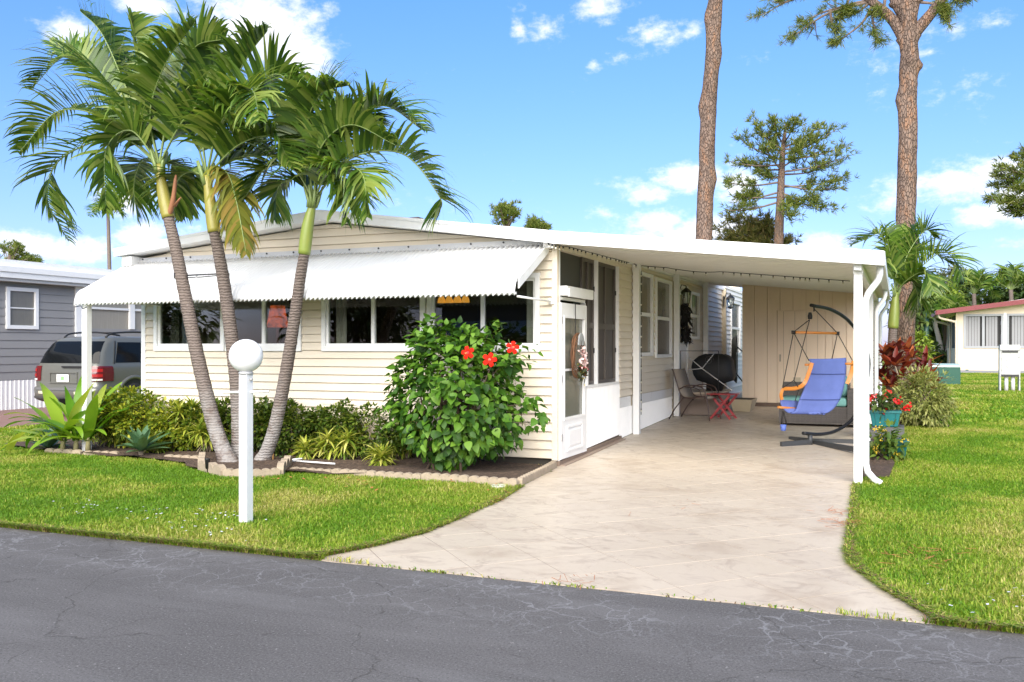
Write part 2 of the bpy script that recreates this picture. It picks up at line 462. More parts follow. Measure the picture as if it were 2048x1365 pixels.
# driveway: stamped concrete, diagonal slabs
def conc_mat():
    m, t, p = newmat('stamped_concrete')
    v = t.pos()
    oi = t.n('ShaderNodeObjectInfo')
    big = t.noise(v, 0.45, 4); vein = t.noise(t.pos((1.0, 1.35, 1)), 3.0, 9, 0.70, 1.6); fine = t.noise(v, 90, 4, 0.6)
    col = t.mix(big, (0.49, 0.41, 0.315), (0.61, 0.53, 0.43))
    col = t.mix(t.math('MULTIPLY', t.mapr(vein, 0.48, 0.68), 0.62), col, (0.31, 0.245, 0.19))
    st_ = t.mapr(t.noise(v, 1.15, 5, .62), .5, .74); col = t.mix(t.math('MULTIPLY', st_, .75), col, (0.37, 0.29, 0.215)); sp_ = t.mapr(t.noise(v, 5.5, 3, .5), .66, .76); col = t.mix(t.math('MULTIPLY', sp_, .45), col, (0.30, 0.25, 0.21)); col = t.mix(t.math('MULTIPLY', oi.outputs['Random'], 0.18), col, (0.38, 0.31, 0.25))
    col = t.mix(t.math('MULTIPLY', t.mapr(fine, 0.5, 0.8), 0.18), col, (0.32, 0.27, 0.22))
    t.l(col, p.inputs['Base Color']); p.inputs['Roughness'].default_value = 0.42; p.inputs['Specular IOR Level'].default_value = 0.45
    t.l(t.mapr(vein, 0.3, 0.7, 0.32, 0.55), p.inputs['Roughness'])
    t.l(t.bump(t.math('ADD', t.math('MULTIPLY', vein, 0.8), t.math('MULTIPLY', fine, 0.25)), 0.25, 0.01), p.inputs['Normal'])
    return m
CONC = conc_mat()
DRIVE = [(-3.94, 5.683), (-3.70, 6.18), (-3.585, 6.76), (-3.60, 7.5), (-3.65, 8.5), (-3.79, 9.45), (-3.965, 11.05), (-3.965, 26.0), (-3.05, 26.0), (-3.05, 20.13), (-0.42, 20.13), (-0.42, 10.95), (-0.35, 8.6), (-0.33, 7.5), (-0.27, 6.9), (-0.05, 6.3), (0.26, 5.683)]
dbase = thing('driveway', None, None, (0, 0, 0)); tag(dbase, kind='structure')
bm = bmesh.new()
bm.faces.new([bm.verts.new((x, y, 0)) for x, y in DRIVE])
for dirv in (Vector((1, 1, 0)), Vector((1, -1, 0))):
    dirv.normalize()
    for k in range(-80, 80):
        off = k * 0.52 + 0.13
        geom = bm.verts[:] + bm.edges[:] + bm.faces[:]
        bmesh.ops.bisect_plane(bm, geom=geom, plane_co=dirv * off, plane_no=dirv, dist=1e-5)
polys = [[v.co.copy() for v in f.verts] for f in bm.faces if f.calc_area() > 0.004]
bm.free()
JOINT = M('joint_grout', (0.22, 0.175, 0.14), 0.9, 0.2, 6)
mb = MB()
def ramp_(y): return .017 * max(0, min(1, (6.15 - y) / .45))
for pl in polys: mb.add([(p.x, p.y, G(p.x, p.y) + .0214 - ramp_(p.y)) for p in pl], [list(range(len(pl)))])
mb.build('joint_bed', JOINT, dbase)
for pl in polys:
    c = sum(pl, Vector()) / len(pl)
    mb = MB(); dz = random.uniform(-0.0004, 0.0004)
    def ring(shrink, z): return [Vector((p.x + (c.x - p.x) / max(0.05, (p - c).length) * shrink, p.y + (c.y - p.y) / max(0.05, (p - c).length) * shrink, G(p.x, p.y) + (z if z < 0 else z - .017 * max(0, min(1, (6.15 - p.y) / .45))))) for p in pl]
    r0, r1, r2 = ring(0.001, -0.03), ring(0.0042, 0.0224 + dz), ring(0.0048, 0.0230 + dz)
    k = len(pl)
    mb.add(r0 + r1 + r2, [[i, (i + 1) % k, k + (i + 1) % k, k + i] for i in range(k)] + [[k + i, k + (i + 1) % k, 2 * k + (i + 1) % k, 2 * k + i] for i in range(k)] + [[2 * k + i for i in range(k)]])
    mb.build('concrete_slab', CONC, dbase)

# neighbour's reddish drive
RED_DRIVE = M('red_concrete', (0.24, 0.14, 0.12), 0.7, 0.12, 2, bump=0.2, bscale=60, dirt=(0.12, 0.08, 0.07), dirtamt=0.4)
mb = MB()
mb.bx(-20.0, -15.62, 5.72, 40, -0.05, 0.03)
tag(mb.build('neighbour_driveway', RED_DRIVE, origin=(0, 0, 0)), kind='structure')

# planting bed soil
def soil_mat():
    m, t, p = newmat('mulch_soil')
    v = t.pos(); a = t.noise(v, 26, 7, 0.75); b = t.noise(v, 4, 4)
    col = t.ramp(a, [(0.3, (0.03, 0.019, 0.012)), (0.50, (0.075, 0.048, 0.032)), (0.64, (0.16, 0.105, 0.07)), (0.78, (0.26, 0.19, 0.14))])
    t.l(col, p.inputs['Base Color']); p.inputs['Roughness'].default_value = 0.95
    t.l(t.bump(a, 0.9, 0.03), p.inputs['Normal'])
    return m
SOIL = soil_mat()
BED = [(-3.86, 9.47), (-3.99, 11.03), (-11.6, 11.03), (-12.6, 11.2), (-12.7, 10.2), (-11.5, 9.92), (-10.3, 9.75), (-9.3, 9.72), (-8.55, 9.5), (-8.25, 9.2), (-7.6, 9.1), (-7.05, 9.25), (-6.9, 9.50), (-5.5, 9.46)]
BED2 = [(-0.41, 11.4), (-0.06, 11.5), (0.0, 12.6), (-0.12, 13.6), (-0.2, 14.5), (-0.2, 16.0), (0.1, 17.2), (0.3, 21.5), (-0.41, 21.5)]
def patch(poly, name, z):
    bm = bmesh.new(); bm.faces.new([bm.verts.new((x, y, 0)) for x, y in poly])
    bmesh.ops.triangulate(bm, faces=bm.faces[:]); bmesh.ops.subdivide_edges(bm, edges=bm.edges[:], cuts=5, use_grid_fill=True)
    for v in bm.verts: v.co.z = G(v.co.x, v.co.y) + z + 0.02 * math.sin(v.co.x * 7.3) * math.sin(v.co.y * 6.1 + 1)
    me = bpy.data.meshes.new(name); bm.to_mesh(me); bm.free(); me.materials.append(SOIL)
    o = bpy.data.objects.new(name, me); COL.objects.link(o); tag(o, kind='structure')
patch(BED, 'planting_bed', 0.055)
patch(BED2, 'planting_bed', 0.05)

# ------------------------------------------------------------------ grass
def inside(poly, x, y):
    r = np.zeros(x.shape, bool); n = len(poly)
    for i in range(n):
        x0, y0 = poly[i]; x1, y1 = poly[(i + 1) % n]
        c = ((y0 > y) != (y1 > y)) & (x < (x1 - x0) * (y - y0) / (y1 - y0 + 1e-12) + x0)
        r ^= c
    return r
def vnoise(x, y, s, seed):
    r = np.random.default_rng(seed); T = r.random((64, 64))
    u, v = x * s, y * s; i, j = np.floor(u).astype(int), np.floor(v).astype(int); fu, fv = smooth01(u - i), smooth01(v - j)
    a = T[i % 64, j % 64]; b = T[(i + 1) % 64, j % 64]; c = T[i % 64, (j + 1) % 64]; d = T[(i + 1) % 64, (j + 1) % 64]
    return (a * (1 - fu) + b * fu) * (1 - fv) + (c * (1 - fu) + d * fu) * fv
GR = [leafmat('grass_blade', [(0.17, 0.28, 0.018), (0.24, 0.36, 0.026), (0.31, 0.42, 0.04), (0.42, 0.44, 0.09)], 0.6, 0.3, nvar=0.2, nscale=1.3, spec=0.25),
      leafmat('grass_blade_yellow', [(0.31, 0.36, 0.05), (0.42, 0.41, 0.09), (0.52, 0.46, 0.17)], 0.6, 0.3, nvar=0.1, spec=0.25),
      leafmat('grass_blade_deep', [(0.10, 0.22, 0.012), (0.14, 0.28, 0.016), (0.19, 0.34, 0.02)], 0.55, 0.3, nvar=0.2, nscale=1.5, spec=0.25)]
def grass(name, x0, x1, y0, y1, dens, h, w, seed, label):
    r = np.random.default_rng(seed)
    n = int((x1 - x0) * (y1 - y0) * dens)
    x = r.uniform(x0, x1, n); y = r.uniform(y0, y1, n)
    keep = (x > -1.254 * y - 2.4) & (x < 0.1135 * y + 1.4) & (y > ROADY - 0.015 + 0.02 * np.sin(x * 9) + 0.01 * np.sin(x * 31))
    dr = [(px_ + 0.02 * math.sin(py_ * 11), py_) for px_, py_ in DRIVE]
    keep &= ~inside(dr, x, y) & ~inside(BED, x + .04 * np.sin(y * 17) + r.normal(0, .02, n), y + .035 * np.sin(x * 13) + r.normal(0, .02, n)) & ~inside(BED2, x + .05 * np.sin(y * 9) + r.normal(0, .035, n), y)
    keep &= ~((x > -11) & (x < -0.4) & (y > 11)) & ~((x > -20) & (x < -15.6))
    x, y = x[keep], y[keep]; n = len(x)
    pn = vnoise(x, y, 0.9, 3) * 0.6 + vnoise(x, y, 2.7, 4) * 0.4
    rough_edge = np.exp(-np.maximum(0, y - ROADY) / 0.12)
    z = gnd(x, y) + 0.01
    hh = h * r.uniform(0.55, 1.25, n) * (0.8 + 0.5 * pn)
    az = r.uniform(0, 2 * np.pi, n); lean = r.uniform(0.25, 1.15, n)
    d = np.stack([np.cos(az), np.sin(az)], 1); s = np.stack([-np.sin(az + r.normal(0, .5, n)), np.cos(az)], 1)
    ww = w * r.uniform(0.7, 1.3, n)
    P0 = np.stack([x, y, z], 1)
    mid = P0 + np.concatenate([d * (hh * lean * 0.35)[:, None], (hh * 0.62)[:, None]], 1)
    tip = P0 + np.concatenate([d * (hh * lean)[:, None], (hh * (1.05 - 0.35 * lean))[:, None]], 1)
    s3 = np.concatenate([s, np.zeros((n, 1))], 1) * ww[:, None] * 0.5
    V = np.stack([P0 - s3, P0 + s3, mid + s3 * 0.85, mid - s3 * 0.85, tip + s3 * 0.12, tip - s3 * 0.12], 1).reshape(-1, 3)
    b = np.arange(n)[:, None] * 6
    F = np.concatenate([b + [0, 1, 2, 3], b + [3, 2, 4, 5]], 1).reshape(-1, 4)
    q = pn + r.normal(0, 0.10, n) + 0.25 * rough_edge
    mi = np.where(q > 0.68, 1, np.where(q < 0.42, 2, 0))
    o = np_obj(name, V, F, GR, origin=(0, 0, 0), MI=np.repeat(mi, 2))
    tag(o, label, 'grass', kind='stuff')
grass('grass', -15.6, -3.4, 5.66, 11.3, 4400, 0.042, 0.0075, 11, 'short bright green lawn grass between the road and the flower bed')
grass('grass', -0.5, 3.6, 5.66, 18, 4600, 0.042, 0.0075, 12, 'short green lawn grass along the right edge of the driveway')
grass('grass', -0.5, 7.0, 18, 46, 750, 0.06, 0.018, 13, 'sunny lawn grass running back to the green utility box')
grass('grass', -22, -11, 10.8, 14.5, 900, 0.05, 0.014, 14, 'lawn grass beside the red neighbouring driveway')
# taller ragged fringe along road edge
def fringe(seed):
    r = np.random.default_rng(seed); pts = []
    x = r.uniform(-9.8, -3.85, 8000); y = ROADY + np.abs(r.normal(0, 0.03, 8000)) - 0.015
    x2 = r.uniform(0.2, 2.2, 2400); y2 = ROADY + np.abs(r.normal(0, 0.03, 2400)) - 0.015
    X_, Y_ = [x, x2], [y, y2]
    for (a, b) in zip(DRIVE[:6], DRIVE[1:6]):
        t = r.random(700); X_.append(a[0] + (b[0] - a[0]) * t - np.abs(r.normal(0, .03, 700)) + .02); Y_.append(a[1] + (b[1] - a[1]) * t)
    for (a, b) in zip(DRIVE[11:], DRIVE[12:]):
        t = r.random(900); X_.append(a[0] + (b[0] - a[0]) * t + np.abs(r.normal(0, .03, 900)) - .02); Y_.append(a[1] + (b[1] - a[1]) * t)
    for cx_, k_ in ((-3.3, 30), (-2.95, 60), (-2.4, 12), (-1.95, 40), (-1.1, 22), (-.62, 30), (-.2, 12), (.1, 40)):
        X_.append(r.normal(cx_, .12, k_)); Y_.append(r.normal(ROADY - .008, .008, k_))
    x = np.concatenate(X_); y = np.concatenate(Y_); n = len(x)
    z = gnd(x, y); hh = r.uniform(0.03, 0.085, n) * np.where((x > -3.8) & (x < .15) & (y < 5.75), .42, 1.0); az = r.uniform(0, 6.28, n)
    d = np.stack([np.cos(az), np.sin(az) - 0.5], 1); s3 = np.stack([-np.sin(az), np.cos(az), 0 * az], 1) * 0.004
    P0 = np.stack([x, y, z], 1); mid = P0 + np.concatenate([d * (hh * .3)[:, None], (hh * .6)[:, None]], 1); tip = P0 + np.concatenate([d * (hh * .9)[:, None], (hh * .7)[:, None]], 1)
    V = np.stack([P0 - s3, P0 + s3, mid + s3, mid - s3, tip + s3 * .1, tip - s3 * .1], 1).reshape(-1, 3)
    b = np.arange(n)[:, None] * 6
    F = np.concatenate([b + [0, 1, 2, 3], b + [3, 2, 4, 5]], 1).reshape(-1, 4)
    mi = r.choice([0, 1, 2, 3], n, p=[.4, .2, .2, .2])
    o = np_obj('grass_fringe', V, F, GR + [M('dead_grass', (0.15, 0.09, 0.045), 0.9, 0.3, 9)], origin=(0, 0, 0), MI=np.repeat(mi, 2))
    tag(o, 'ragged grass and dead thatch along the lawn edge by the road', 'grass', kind='stuff')
fringe(5)
# pale clover-like flowers, fallen needles and litter
def litter(name, label, cat, pts, mat, seed, L=(0.01, 0.02), wd=0.008, zoff=0.045, flat=True):
    r = random.Random(seed); mb = MB()
    for (x, y) in pts:
        z = G(x, y) + zoff; a = r.uniform(0, 6.28); l = r.uniform(*L); w = wd
        dx, dy = math.cos(a) * l / 2, math.sin(a) * l / 2; ex, ey = -math.sin(a) * w / 2, math.cos(a) * w / 2; tz = r.uniform(-.3, .3) * l
        mb.add([(x - dx - ex, y - dy - ey, z), (x + dx - ex, y + dy - ey, z + tz), (x + dx + ex, y + dy + ey, z + tz + .001), (x - dx + ex, y - dy + ey, z + .002)], [(0, 1, 2, 3)])
    o = mb.build(name, mat, origin=(0, 0, 0)); tag(o, label, cat, kind='stuff')
rr = random.Random(3)
cl = [(c[0] + rr.gauss(0, .25), c[1] + rr.gauss(0, .12)) for c in [(-6.3, 6.6), (-6.7, 6.5), (-6.0, 6.3), (-5.6, 6.75), (-5.4, 6.6), (-7.2, 6.7), (-5.2, 6.1), (0.7, 6.3), (0.75, 6.0)] for _ in range(14)]
litter('clover_flowers', 'tiny pale flowers scattered in the front lawn', 'flowers', cl, M('pale_petal', (0.6, 0.6, 0.66), 0.7), 1, (0.012, 0.024), 0.014, 0.05)
nd = [(c[0] + rr.gauss(0, s), c[1] + rr.gauss(0, s)) for c, s, k in [((-0.42, 8.45), .10, 60), ((0.15, 7.25), .2, 38), ((0.22, 7.5), .17, 30), ((-1.9, 5.75), .1, 22), ((-0.45, 9.0), .12, 35), ((-1.9, 8.9), .3, 10), ((-3.65, 8.4), .06, 25)] for _ in range(k)]
NEEDLE = M('fallen_pine_needle', (0.36, 0.13, 0.05), 0.8, 0.3, 20)
litter('pine_needles', 'rusty fallen pine needles along the driveway edge and lawn', 'needles', nd, NEEDLE, 2, (0.05, 0.12), 0.004, 0.045)
fl = [(c[0] + rr.gauss(0, .22), c[1] + rr.gauss(0, .12)) for c in [(-3.85, 8.9), (-4.3, 9.3), (-4.6, 9.25), (-5.2, 8.6), (-6.5, 8.8), (-5.8, 9.0)] for _ in range(7)]
litter('fallen_leaves', 'small reddish fallen leaves on the grass below the edging', 'leaves', fl, M('fallen_leaf', (0.42, 0.16, 0.05), 0.8, 0.3, 20), 4, (0.03, 0.05), 0.022, 0.055)
# ------------------------------------------------------------------ mobile home
HX0, HX1, HY0 = -10.76, -3.97, 11.07      # front wall, left to right corner
HYB = 26.0
home = thing('mobile_home', 'cream vinyl sided mobile home with white low gable roof and sliding windows', 'house', (-7.36, HY0, 0))

LAP = 0.1143
def gable_z(x):          # underside of the rake board
    return 3.29 - (0.103 * (-7.34 - x) if x < -7.34 else 0.130 * (x + 7.34))
def frame4(mb, ax, pos0, pos1, a0, a1, z0, z1, w, wb=None):
    wb = wb or w
    def b(p, q, r_, s_):
        if ax == 'y': mb.bx(p, q, pos0, pos1, r_, s_)
        else: mb.bx(pos0, pos1, p, q, r_, s_)
    b(a0, a0 + w, z0, z1); b(a1 - w, a1, z0, z1); b(a0 + w, a1 - w, z1 - w, z1); b(a0 + w, a1 - w, z0, z0 + wb)
# window rectangles in the front wall (x0, x1, z0, z1)
WZ0, WZ1 = 1.495, 2.50
def fx(px): return atY(px, 690, HY0).x
FW = [(fx(311), fx(451.5), WZ0, WZ1), (fx(453.5), fx(605), WZ0, WZ1), (fx(646), fx(853), WZ0, WZ1), (fx(856.5), fx(1081), WZ0, WZ1)]

def cells(a0, a1, z0, z1, holes):
    A = sorted({a0, a1, *[h[0] for h in holes], *[h[1] for h in holes]}); Z = sorted({z0, z1, *[h[2] for h in holes], *[h[3] for h in holes]})
    for i in range(len(A) - 1):
        for j in range(len(Z) - 1):
            ca, cz = (A[i] + A[i + 1]) / 2, (Z[j] + Z[j + 1]) / 2
            if A[i] < a0 - 1e-6 or A[i + 1] > a1 + 1e-6 or Z[j] < z0 - 1e-6 or Z[j + 1] > z1 + 1e-6: continue
            if any(h[0] < ca < h[1] and h[2] < cz < h[3] for h in holes): continue
            yield A[i], A[i + 1], Z[j], Z[j + 1]
def subtract(a0, a1, cuts):
    seg = [(a0, a1)]
    for c0, c1 in cuts:
        ns = []
        for s0, s1 in seg:
            if c1 <= s0 or c0 >= s1: ns.append((s0, s1)); continue
            if c0 > s0: ns.append((s0, c0))
            if c1 < s1: ns.append((c1, s1))
        seg = ns
    return [s for s in seg if s[1] - s[0] > 0.01]
def siding(parent, ax, pos, sgn, a0, a1, z0, z1, holes, mat, out=0.030, lap=LAP, zfun=None, name='siding_board'):
    """lapped boards, one object a row; sgn = direction the face looks in; zfun(a) = roof line"""
    k = 0; z = z0
    while z < z1 - 0.02:
        zt = min(z + lap, z1)
        pieces = []
        cut = [(h[0] - 0.004, h[1] + 0.004) for h in holes if h[2] < zt - 1e-6 and h[3] > z + 1e-6]
        for s in subtract(a0, a1, cut): pieces.append((s[0], s[1], z, zt))
        for h in holes:
            if h[2] < zt - 1e-6 and h[3] > z + 1e-6:
                if h[2] > z + 0.012: pieces.append((h[0] - 0.004, h[1] + 0.004, z, h[2] - 0.004))
                if h[3] < zt - 0.012: pieces.append((h[0] - 0.004, h[1] + 0.004, h[3] + 0.004, zt))
        for (p, q, b, t) in pieces:
            mb = MB(); pb, qb, pt, qt = p, q, p, q
            if zfun:
                def clipa(zz):
                    aa = np.linspace(p, q, 400); ok = np.array([zfun(a) > zz for a in aa])
                    return (aa[ok][0], aa[ok][-1]) if ok.any() else None
                c0, c1 = clipa(b), clipa(t)
                if c0 is None: continue
                if c1 is None: c1 = ((c0[0] + c0[1]) / 2 - .02, (c0[0] + c0[1]) / 2 + .02)
                pb, qb = c0; pt, qt = c1
            fb = (b - z) / lap; ft = (t - z) / lap
            ob = out * (1 - fb) + 0.003 * fb; ot = out * (1 - ft) + 0.003 * ft
            P = (lambda a, o_, zz: (a, pos + sgn * o_, zz)) if ax == 'y' else (lambda a, o_, zz: (pos + sgn * o_, a, zz))
            b = b + (.009 if b == z else 0); mb.hexa([P(pb, 0.0, b), P(qb, 0.0, b), P(qb, ob, b), P(pb, ob, b)], [P(pt, 0.0, t), P(qt, 0.0, t), P(qt, ot, t), P(pt, ot, t)])
            mb.build(name, mat, parent)
        z = zt; k += 1

# front wall
mb = MB()
for a, b, c, d in cells(HX0, HX1, 0.13, 2.93, FW): mb.bx(a, b, HY0 + 0.004, HY0 + 0.12, c, d)
mb.prism([(HX0, 2.931), (HX1, 2.86), (-7.34, 3.29)], 'y', HY0 + 0.004, HY0 + 0.12)
fwall = mb.build('front_wall', CREAM, home)
siding(fwall, 'y', HY0, -1, HX0 + 0.05, HX1 - 0.05, 0.13, 3.27, [(h[0], h[1], h[2], h[3]) for h in FW], CREAM, zfun=gable_z)
mb = MB()
mb.bx(HX0 - 0.02, HX0 + 0.06, HY0 - 0.03, HY0 + 0.05, 0.10, 2.92)
mb.build('corner_trim', WHITEV, home)
mb = MB(); mb.bx(HX1 - 0.055, HX1 + 0.018, HY0 - 0.024, HY0 + 0.045, 0.115, 2.84); mb.build('corner_trim', CREAM, home)
mb = MB(); mb.bx(HX0 + .03, HX1 - .03, HY0 + 0.05, HY0 + 0.3, -0.05, 0.135); mb.build('foundation', FOUND, home)
# small crawl space vent frame
vx0, vx1 = fx(645), fx(709); vz1 = atY(677, 806, HY0).z; vz0 = vz1 - 0.30
mb = MB(); frame4(mb, 'y', HY0 - 0.03, HY0 - 0.002, vx0, vx1, vz0, vz1, 0.03)
mb.bx(vx0 + .03, vx1 - .03, HY0 - 0.021, HY0 - 0.004, vz0 + .03, vz1 - .03); mb.build('crawl_space_vent', CREAM, home)

CURT = M('sheer_curtain', (0.42, 0.40, 0.36), 0.8, 0.15, 14, stretch=(8, 8, 0.4))
SCREENM = M('dark_insect_screen', (0.05, 0.05, 0.045), 0.7, 0.1, 3)
def window_y(parent, x0, x1, z0, z1, Y, mull=True, screen=None):
    """window in a wall facing -Y: outer trim, sash, mullion, two panes"""
    mb = MB(); frame4(mb, 'y', Y - 0.045, Y + 0.05, x0, x1, z0, z1, 0.062, 0.075)
    w = mb.build('window', WHITEV, parent)
    mb = MB(); a0, a1, b0, b1 = x0 + .062, x1 - .062, z0 + .075, z1 - .062
    frame4(mb, 'y', Y - 0.012, Y + 0.04, a0, a1, b0, b1, 0.034)
    mb.build('sash', WHITEV, w)
    xm = (x0 + x1) / 2
    mb = MB(); mb.bx(xm - 0.026, xm + 0.026, Y - 0.018, Y + 0.035, b0 + .034, b1 - .034); mb.build('mullion', WHITEV, w)
    for p, q in ((a0 + .034, xm - .026), (xm + .026, a1 - .034)):
        mb = MB(); mb.bx(p, q, Y + 0.012, Y + 0.016, b0 + .034, b1 - .034); mb.build('pane', GLASS, w)
    return w
for h in FW: window_y(home, *h, HY0)
# interior seen through the panes: dark room, back wall, floor, curtains
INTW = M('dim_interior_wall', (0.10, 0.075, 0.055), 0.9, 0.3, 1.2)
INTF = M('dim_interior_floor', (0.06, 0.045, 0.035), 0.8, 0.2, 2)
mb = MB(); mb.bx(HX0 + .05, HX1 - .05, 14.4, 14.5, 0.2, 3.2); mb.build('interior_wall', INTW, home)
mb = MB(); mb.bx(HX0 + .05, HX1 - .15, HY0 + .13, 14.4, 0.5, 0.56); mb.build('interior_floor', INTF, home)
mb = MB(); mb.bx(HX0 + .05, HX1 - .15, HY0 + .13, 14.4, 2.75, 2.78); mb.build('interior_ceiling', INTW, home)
mb = MB(); mb.bx(HX0, HX0 + .1, HY0 + .12, HYB, 0.1, 2.9); mb.build('side_wall', CREAM, home)
mb = MB(); mb.bx(HX0, HX1, HYB, HYB + .1, 0.1, 3.25); mb.build('rear_wall', CREAM, home)
for (cx0, cx1) in ((FW[0][0] + .12, FW[0][0] + .30), (FW[1][1] - .28, FW[1][1] - .1), (FW[2][0] + .1, FW[2][0] + .28), (FW[3][1] - .26, FW[3][1] - .1)):
    n = 24; pts = []
    mb = MB()
    for i in range(n):
        for s in (0, 1):
            pass
    xs_ = np.linspace(cx0, cx1, n); yy = HY0 + .18 + .025 * np.sin(np.arange(n) * 1.9)
    mb.add([(x, y, 1.45) for x, y in zip(xs_, yy)] + [(x, y, 2.5) for x, y in zip(xs_, yy)], [(i, i + 1, n + i + 1, n + i) for i in range(n - 1)], True)
    mb.build('curtain', CURT, home)

# roof: low gable with white rake boards
YR0 = 10.80
mb = MB()
mb.prism([(-11.05, 3.045), (-7.34, 3.43), (-3.97, 2.985), (-3.97, 2.865), (-7.34, 3.31), (-11.05, 2.945)], 'y', YR0, HYB + .3)
roof = mb.build('roof', ROOFW, home)
mb = MB()
for (xa, za), (xb, zb), d in (((-11.06, 3.055), (-7.34, 3.443), 0.135), ((-7.34, 3.443), (-3.97, 2.997), 0.15)):
    mb.hexa([(xa, YR0 - .03, za - d + .02), (xb, YR0 - .03, zb - d), (xb, YR0 - .001, zb - d), (xa, YR0 - .001, za - d + .02)], [(xa, YR0 - .03, za), (xb, YR0 - .03, zb), (xb, YR0 - .001, zb), (xa, YR0 - .001, za)])
mb.build('fascia', WHITE, roof)
mb = MB()   # drip lip along the rake
for (xa, za), (xb, zb) in (((-11.07, 3.03), (-7.34, 3.418)), ((-7.34, 3.418), (-3.97, 2.972))):
    mb.hexa([(xa, YR0 - .044, za - .012), (xb, YR0 - .044, zb - .012), (xb, YR0 - .03, zb - .012), (xa, YR0 - .03, za - .012)], [(xa, YR0 - .044, za + .03), (xb, YR0 - .044, zb + .03), (xb, YR0 - .03, zb + .03), (xa, YR0 - .03, za + .03)])
mb.build('drip_edge', WHITE, roof)
mb = MB(); mb.bx(-10.98, -10.79, YR0 + .05, HYB, 2.80, 2.945); mb.build('eave_box', WHITE, roof)
mb = MB(); mb.bx(-6.6, -6.45, 12.0, 12.15, 3.34, 3.46); mb.build('roof_vent', M('vent_brown', (0.1, .06, .04), .7), roof)

# ------------------------------------------------------------------ right-hand side wall (faces +X)
SX = HX1
YS = 13.95                      # end of screened porch part
def fyx(px): return atX(px, 690, SX).y
mb = MB()
# white ribbed panel below the screens
def ribbed(name, mat, parent, X, y0, y1, zb, zt, pitch=0.066, d=0.012):
    mb = MB(); n = max(2, int((y1 - y0) / pitch)); ysx = []
    p = (y1 - y0) / n
    prof = []
    for i in range(n):
        a = y0 + i * p; prof += [(a, 0), (a + p * .62, 0), (a + p * .70, d), (a + p * .92, d)]
    prof.append((y1, 0))
    k = len(prof)
    vb = [(X + o, y, zb(y) if callable(zb) else zb) for y, o in prof]; vt = [(X + o, y, zt) for y, o in prof]
    back = [(X - .03, y0, zt), (X - .03, y1, zt)]
    mb.add(vb + vt + back, [(i, i + 1, k + i + 1, k + i) for i in range(k - 1)] + [[k + i for i in range(k)] + [2 * k + 1, 2 * k]])
    return mb.build(name, mat, parent)
DY0, DY1 = 11.125, 12.18            # storm door
ribbed('ribbed_panel', WHITEV, home, SX, DY1 + .03, YS, lambda y: G(SX, y) + .10, 0.985)
ribbed('ribbed_skirt', WHITEV, home, SX, YS, 17.6, lambda y: G(SX, y) + .03, 0.60)
mb = MB(); mb.bx(SX - .06, SX + .006, YS, 14.62, 0.60, 0.76); mb.bx(SX - .06, SX + .008, 14.75, 17.6, 0.60, 0.76); mb.build('skirt_board', WHITE, home)
mb = MB()
mb.hexa([(SX - .08, 11.1, -.05), (SX + .03, 11.1, -.05), (SX + .03, 14.0, .0), (SX - .08, 14.0, .0)], [(SX - .08, 11.1, .10), (SX + .03, 11.1, .10), (SX + .03, 14.0, .17), (SX - .08, 14.0, .17)])
mb.build('foundation', M('brown_sill', (0.22, 0.16, 0.12), 0.8, 0.2, 6), home)
mb = MB(); mb.hexa([(SX - .02, 11.12, .0), (SX + .10, 11.12, .0), (SX + .10, 14.0, .09), (SX - .02, 14.0, .09)], [(SX - .02, 11.12, .05), (SX + .10, 11.12, .05), (SX + .10, 14.0, .13), (SX - .02, 14.0, .13)])
mb.build('threshold', M('brown_sill2', (0.30, 0.23, 0.18), 0.8, 0.2, 6), home)
# cream strip above screens, trims
mb = MB()
mb.bx(SX - .06, SX + .004, HY0 + .12, YS, 2.80, 2.93)
mb.bx(SX - .06, SX + .004, 13.90, YS, 0.985, 2.80)
mb.build('porch_header', CREAM, home)
mb = MB()
mb.bx(SX - .05, SX + .02, HY0 + .046, HY0 + .085, 0.1, 2.80)
mb.bx(SX - .05, SX + .02, 12.755, 12.795, .99, 2.80)
mb.bx(SX - .05, SX + .018, 13.865, 13.90, .99, 2.80)
mb.bx(SX - .05, SX + .018, DY1 + .03, 13.865, .985, 1.02)
mb.bx(SX - .05, SX + .018, DY1 - .0, DY1 + .03, .1, 2.16)
porch = mb.build('porch_frame', WHITEV, home)
# screens: brown panelled shutters behind insect screen
def shutter(y0, y1, z0, z1):
    mb = MB(); mb.bx(SX - .075, SX - .055, y0, y1, z0, z1); s = mb.build('shutter', DARKM, home)
    mb = MB(); w = .05
    zm = (z0 + z1) / 2 - .05
    for a, b, c, d in ((y0, y0 + w, z0, z1), (y1 - w, y1, z0, z1), (y0 + w, y1 - w, z1 - w, z1), (y0 + w, y1 - w, z0, z0 + w), (y0 + w, y1 - w, zm - .04, zm + .04), ((y0 + y1) / 2 - .025, (y0 + y1) / 2 + .025, z0 + w, zm - .04), ((y0 + y1) / 2 - .025, (y0 + y1) / 2 + .025, zm + .04, z1 - w)):
        mb.bx(SX - .0549, SX - .03, a, b, c, d)
    mb.build('shutter_rail', M('brown_shutter_rail', (0.085, 0.072, 0.062), .5, .15, 4), s)
    mb = MB()
    for zz in (z0 + .45, z1 - .45): MB().bx(SX - .03, SX - .015, y1 - .04, y1 - .015, zz, zz + .07).build('shutter_latch', BLACK, s)
shutter(12.2, 12.75, 1.02, 2.8); shutter(12.80, 13.86, 1.02, 2.8)
mb = MB(); mb.bx(SX - .075, SX - .06, HY0 + .085, 12.2, 2.16, 2.8); mb.bx(SX - .075, SX - .06, 11.9, 12.2, 1.0, 2.16); mb.build('screen', SCREENM, home)
mb = MB(); mb.bx(SX - .035, SX + .015, HY0 + .085, 12.2, 2.16, 2.20); mb.build('door_head', WHITEV, home)
mb = MB(); mb.bx(SX - .02, SX + .11, HY0 + .1, 12.28, 2.215, 2.335)
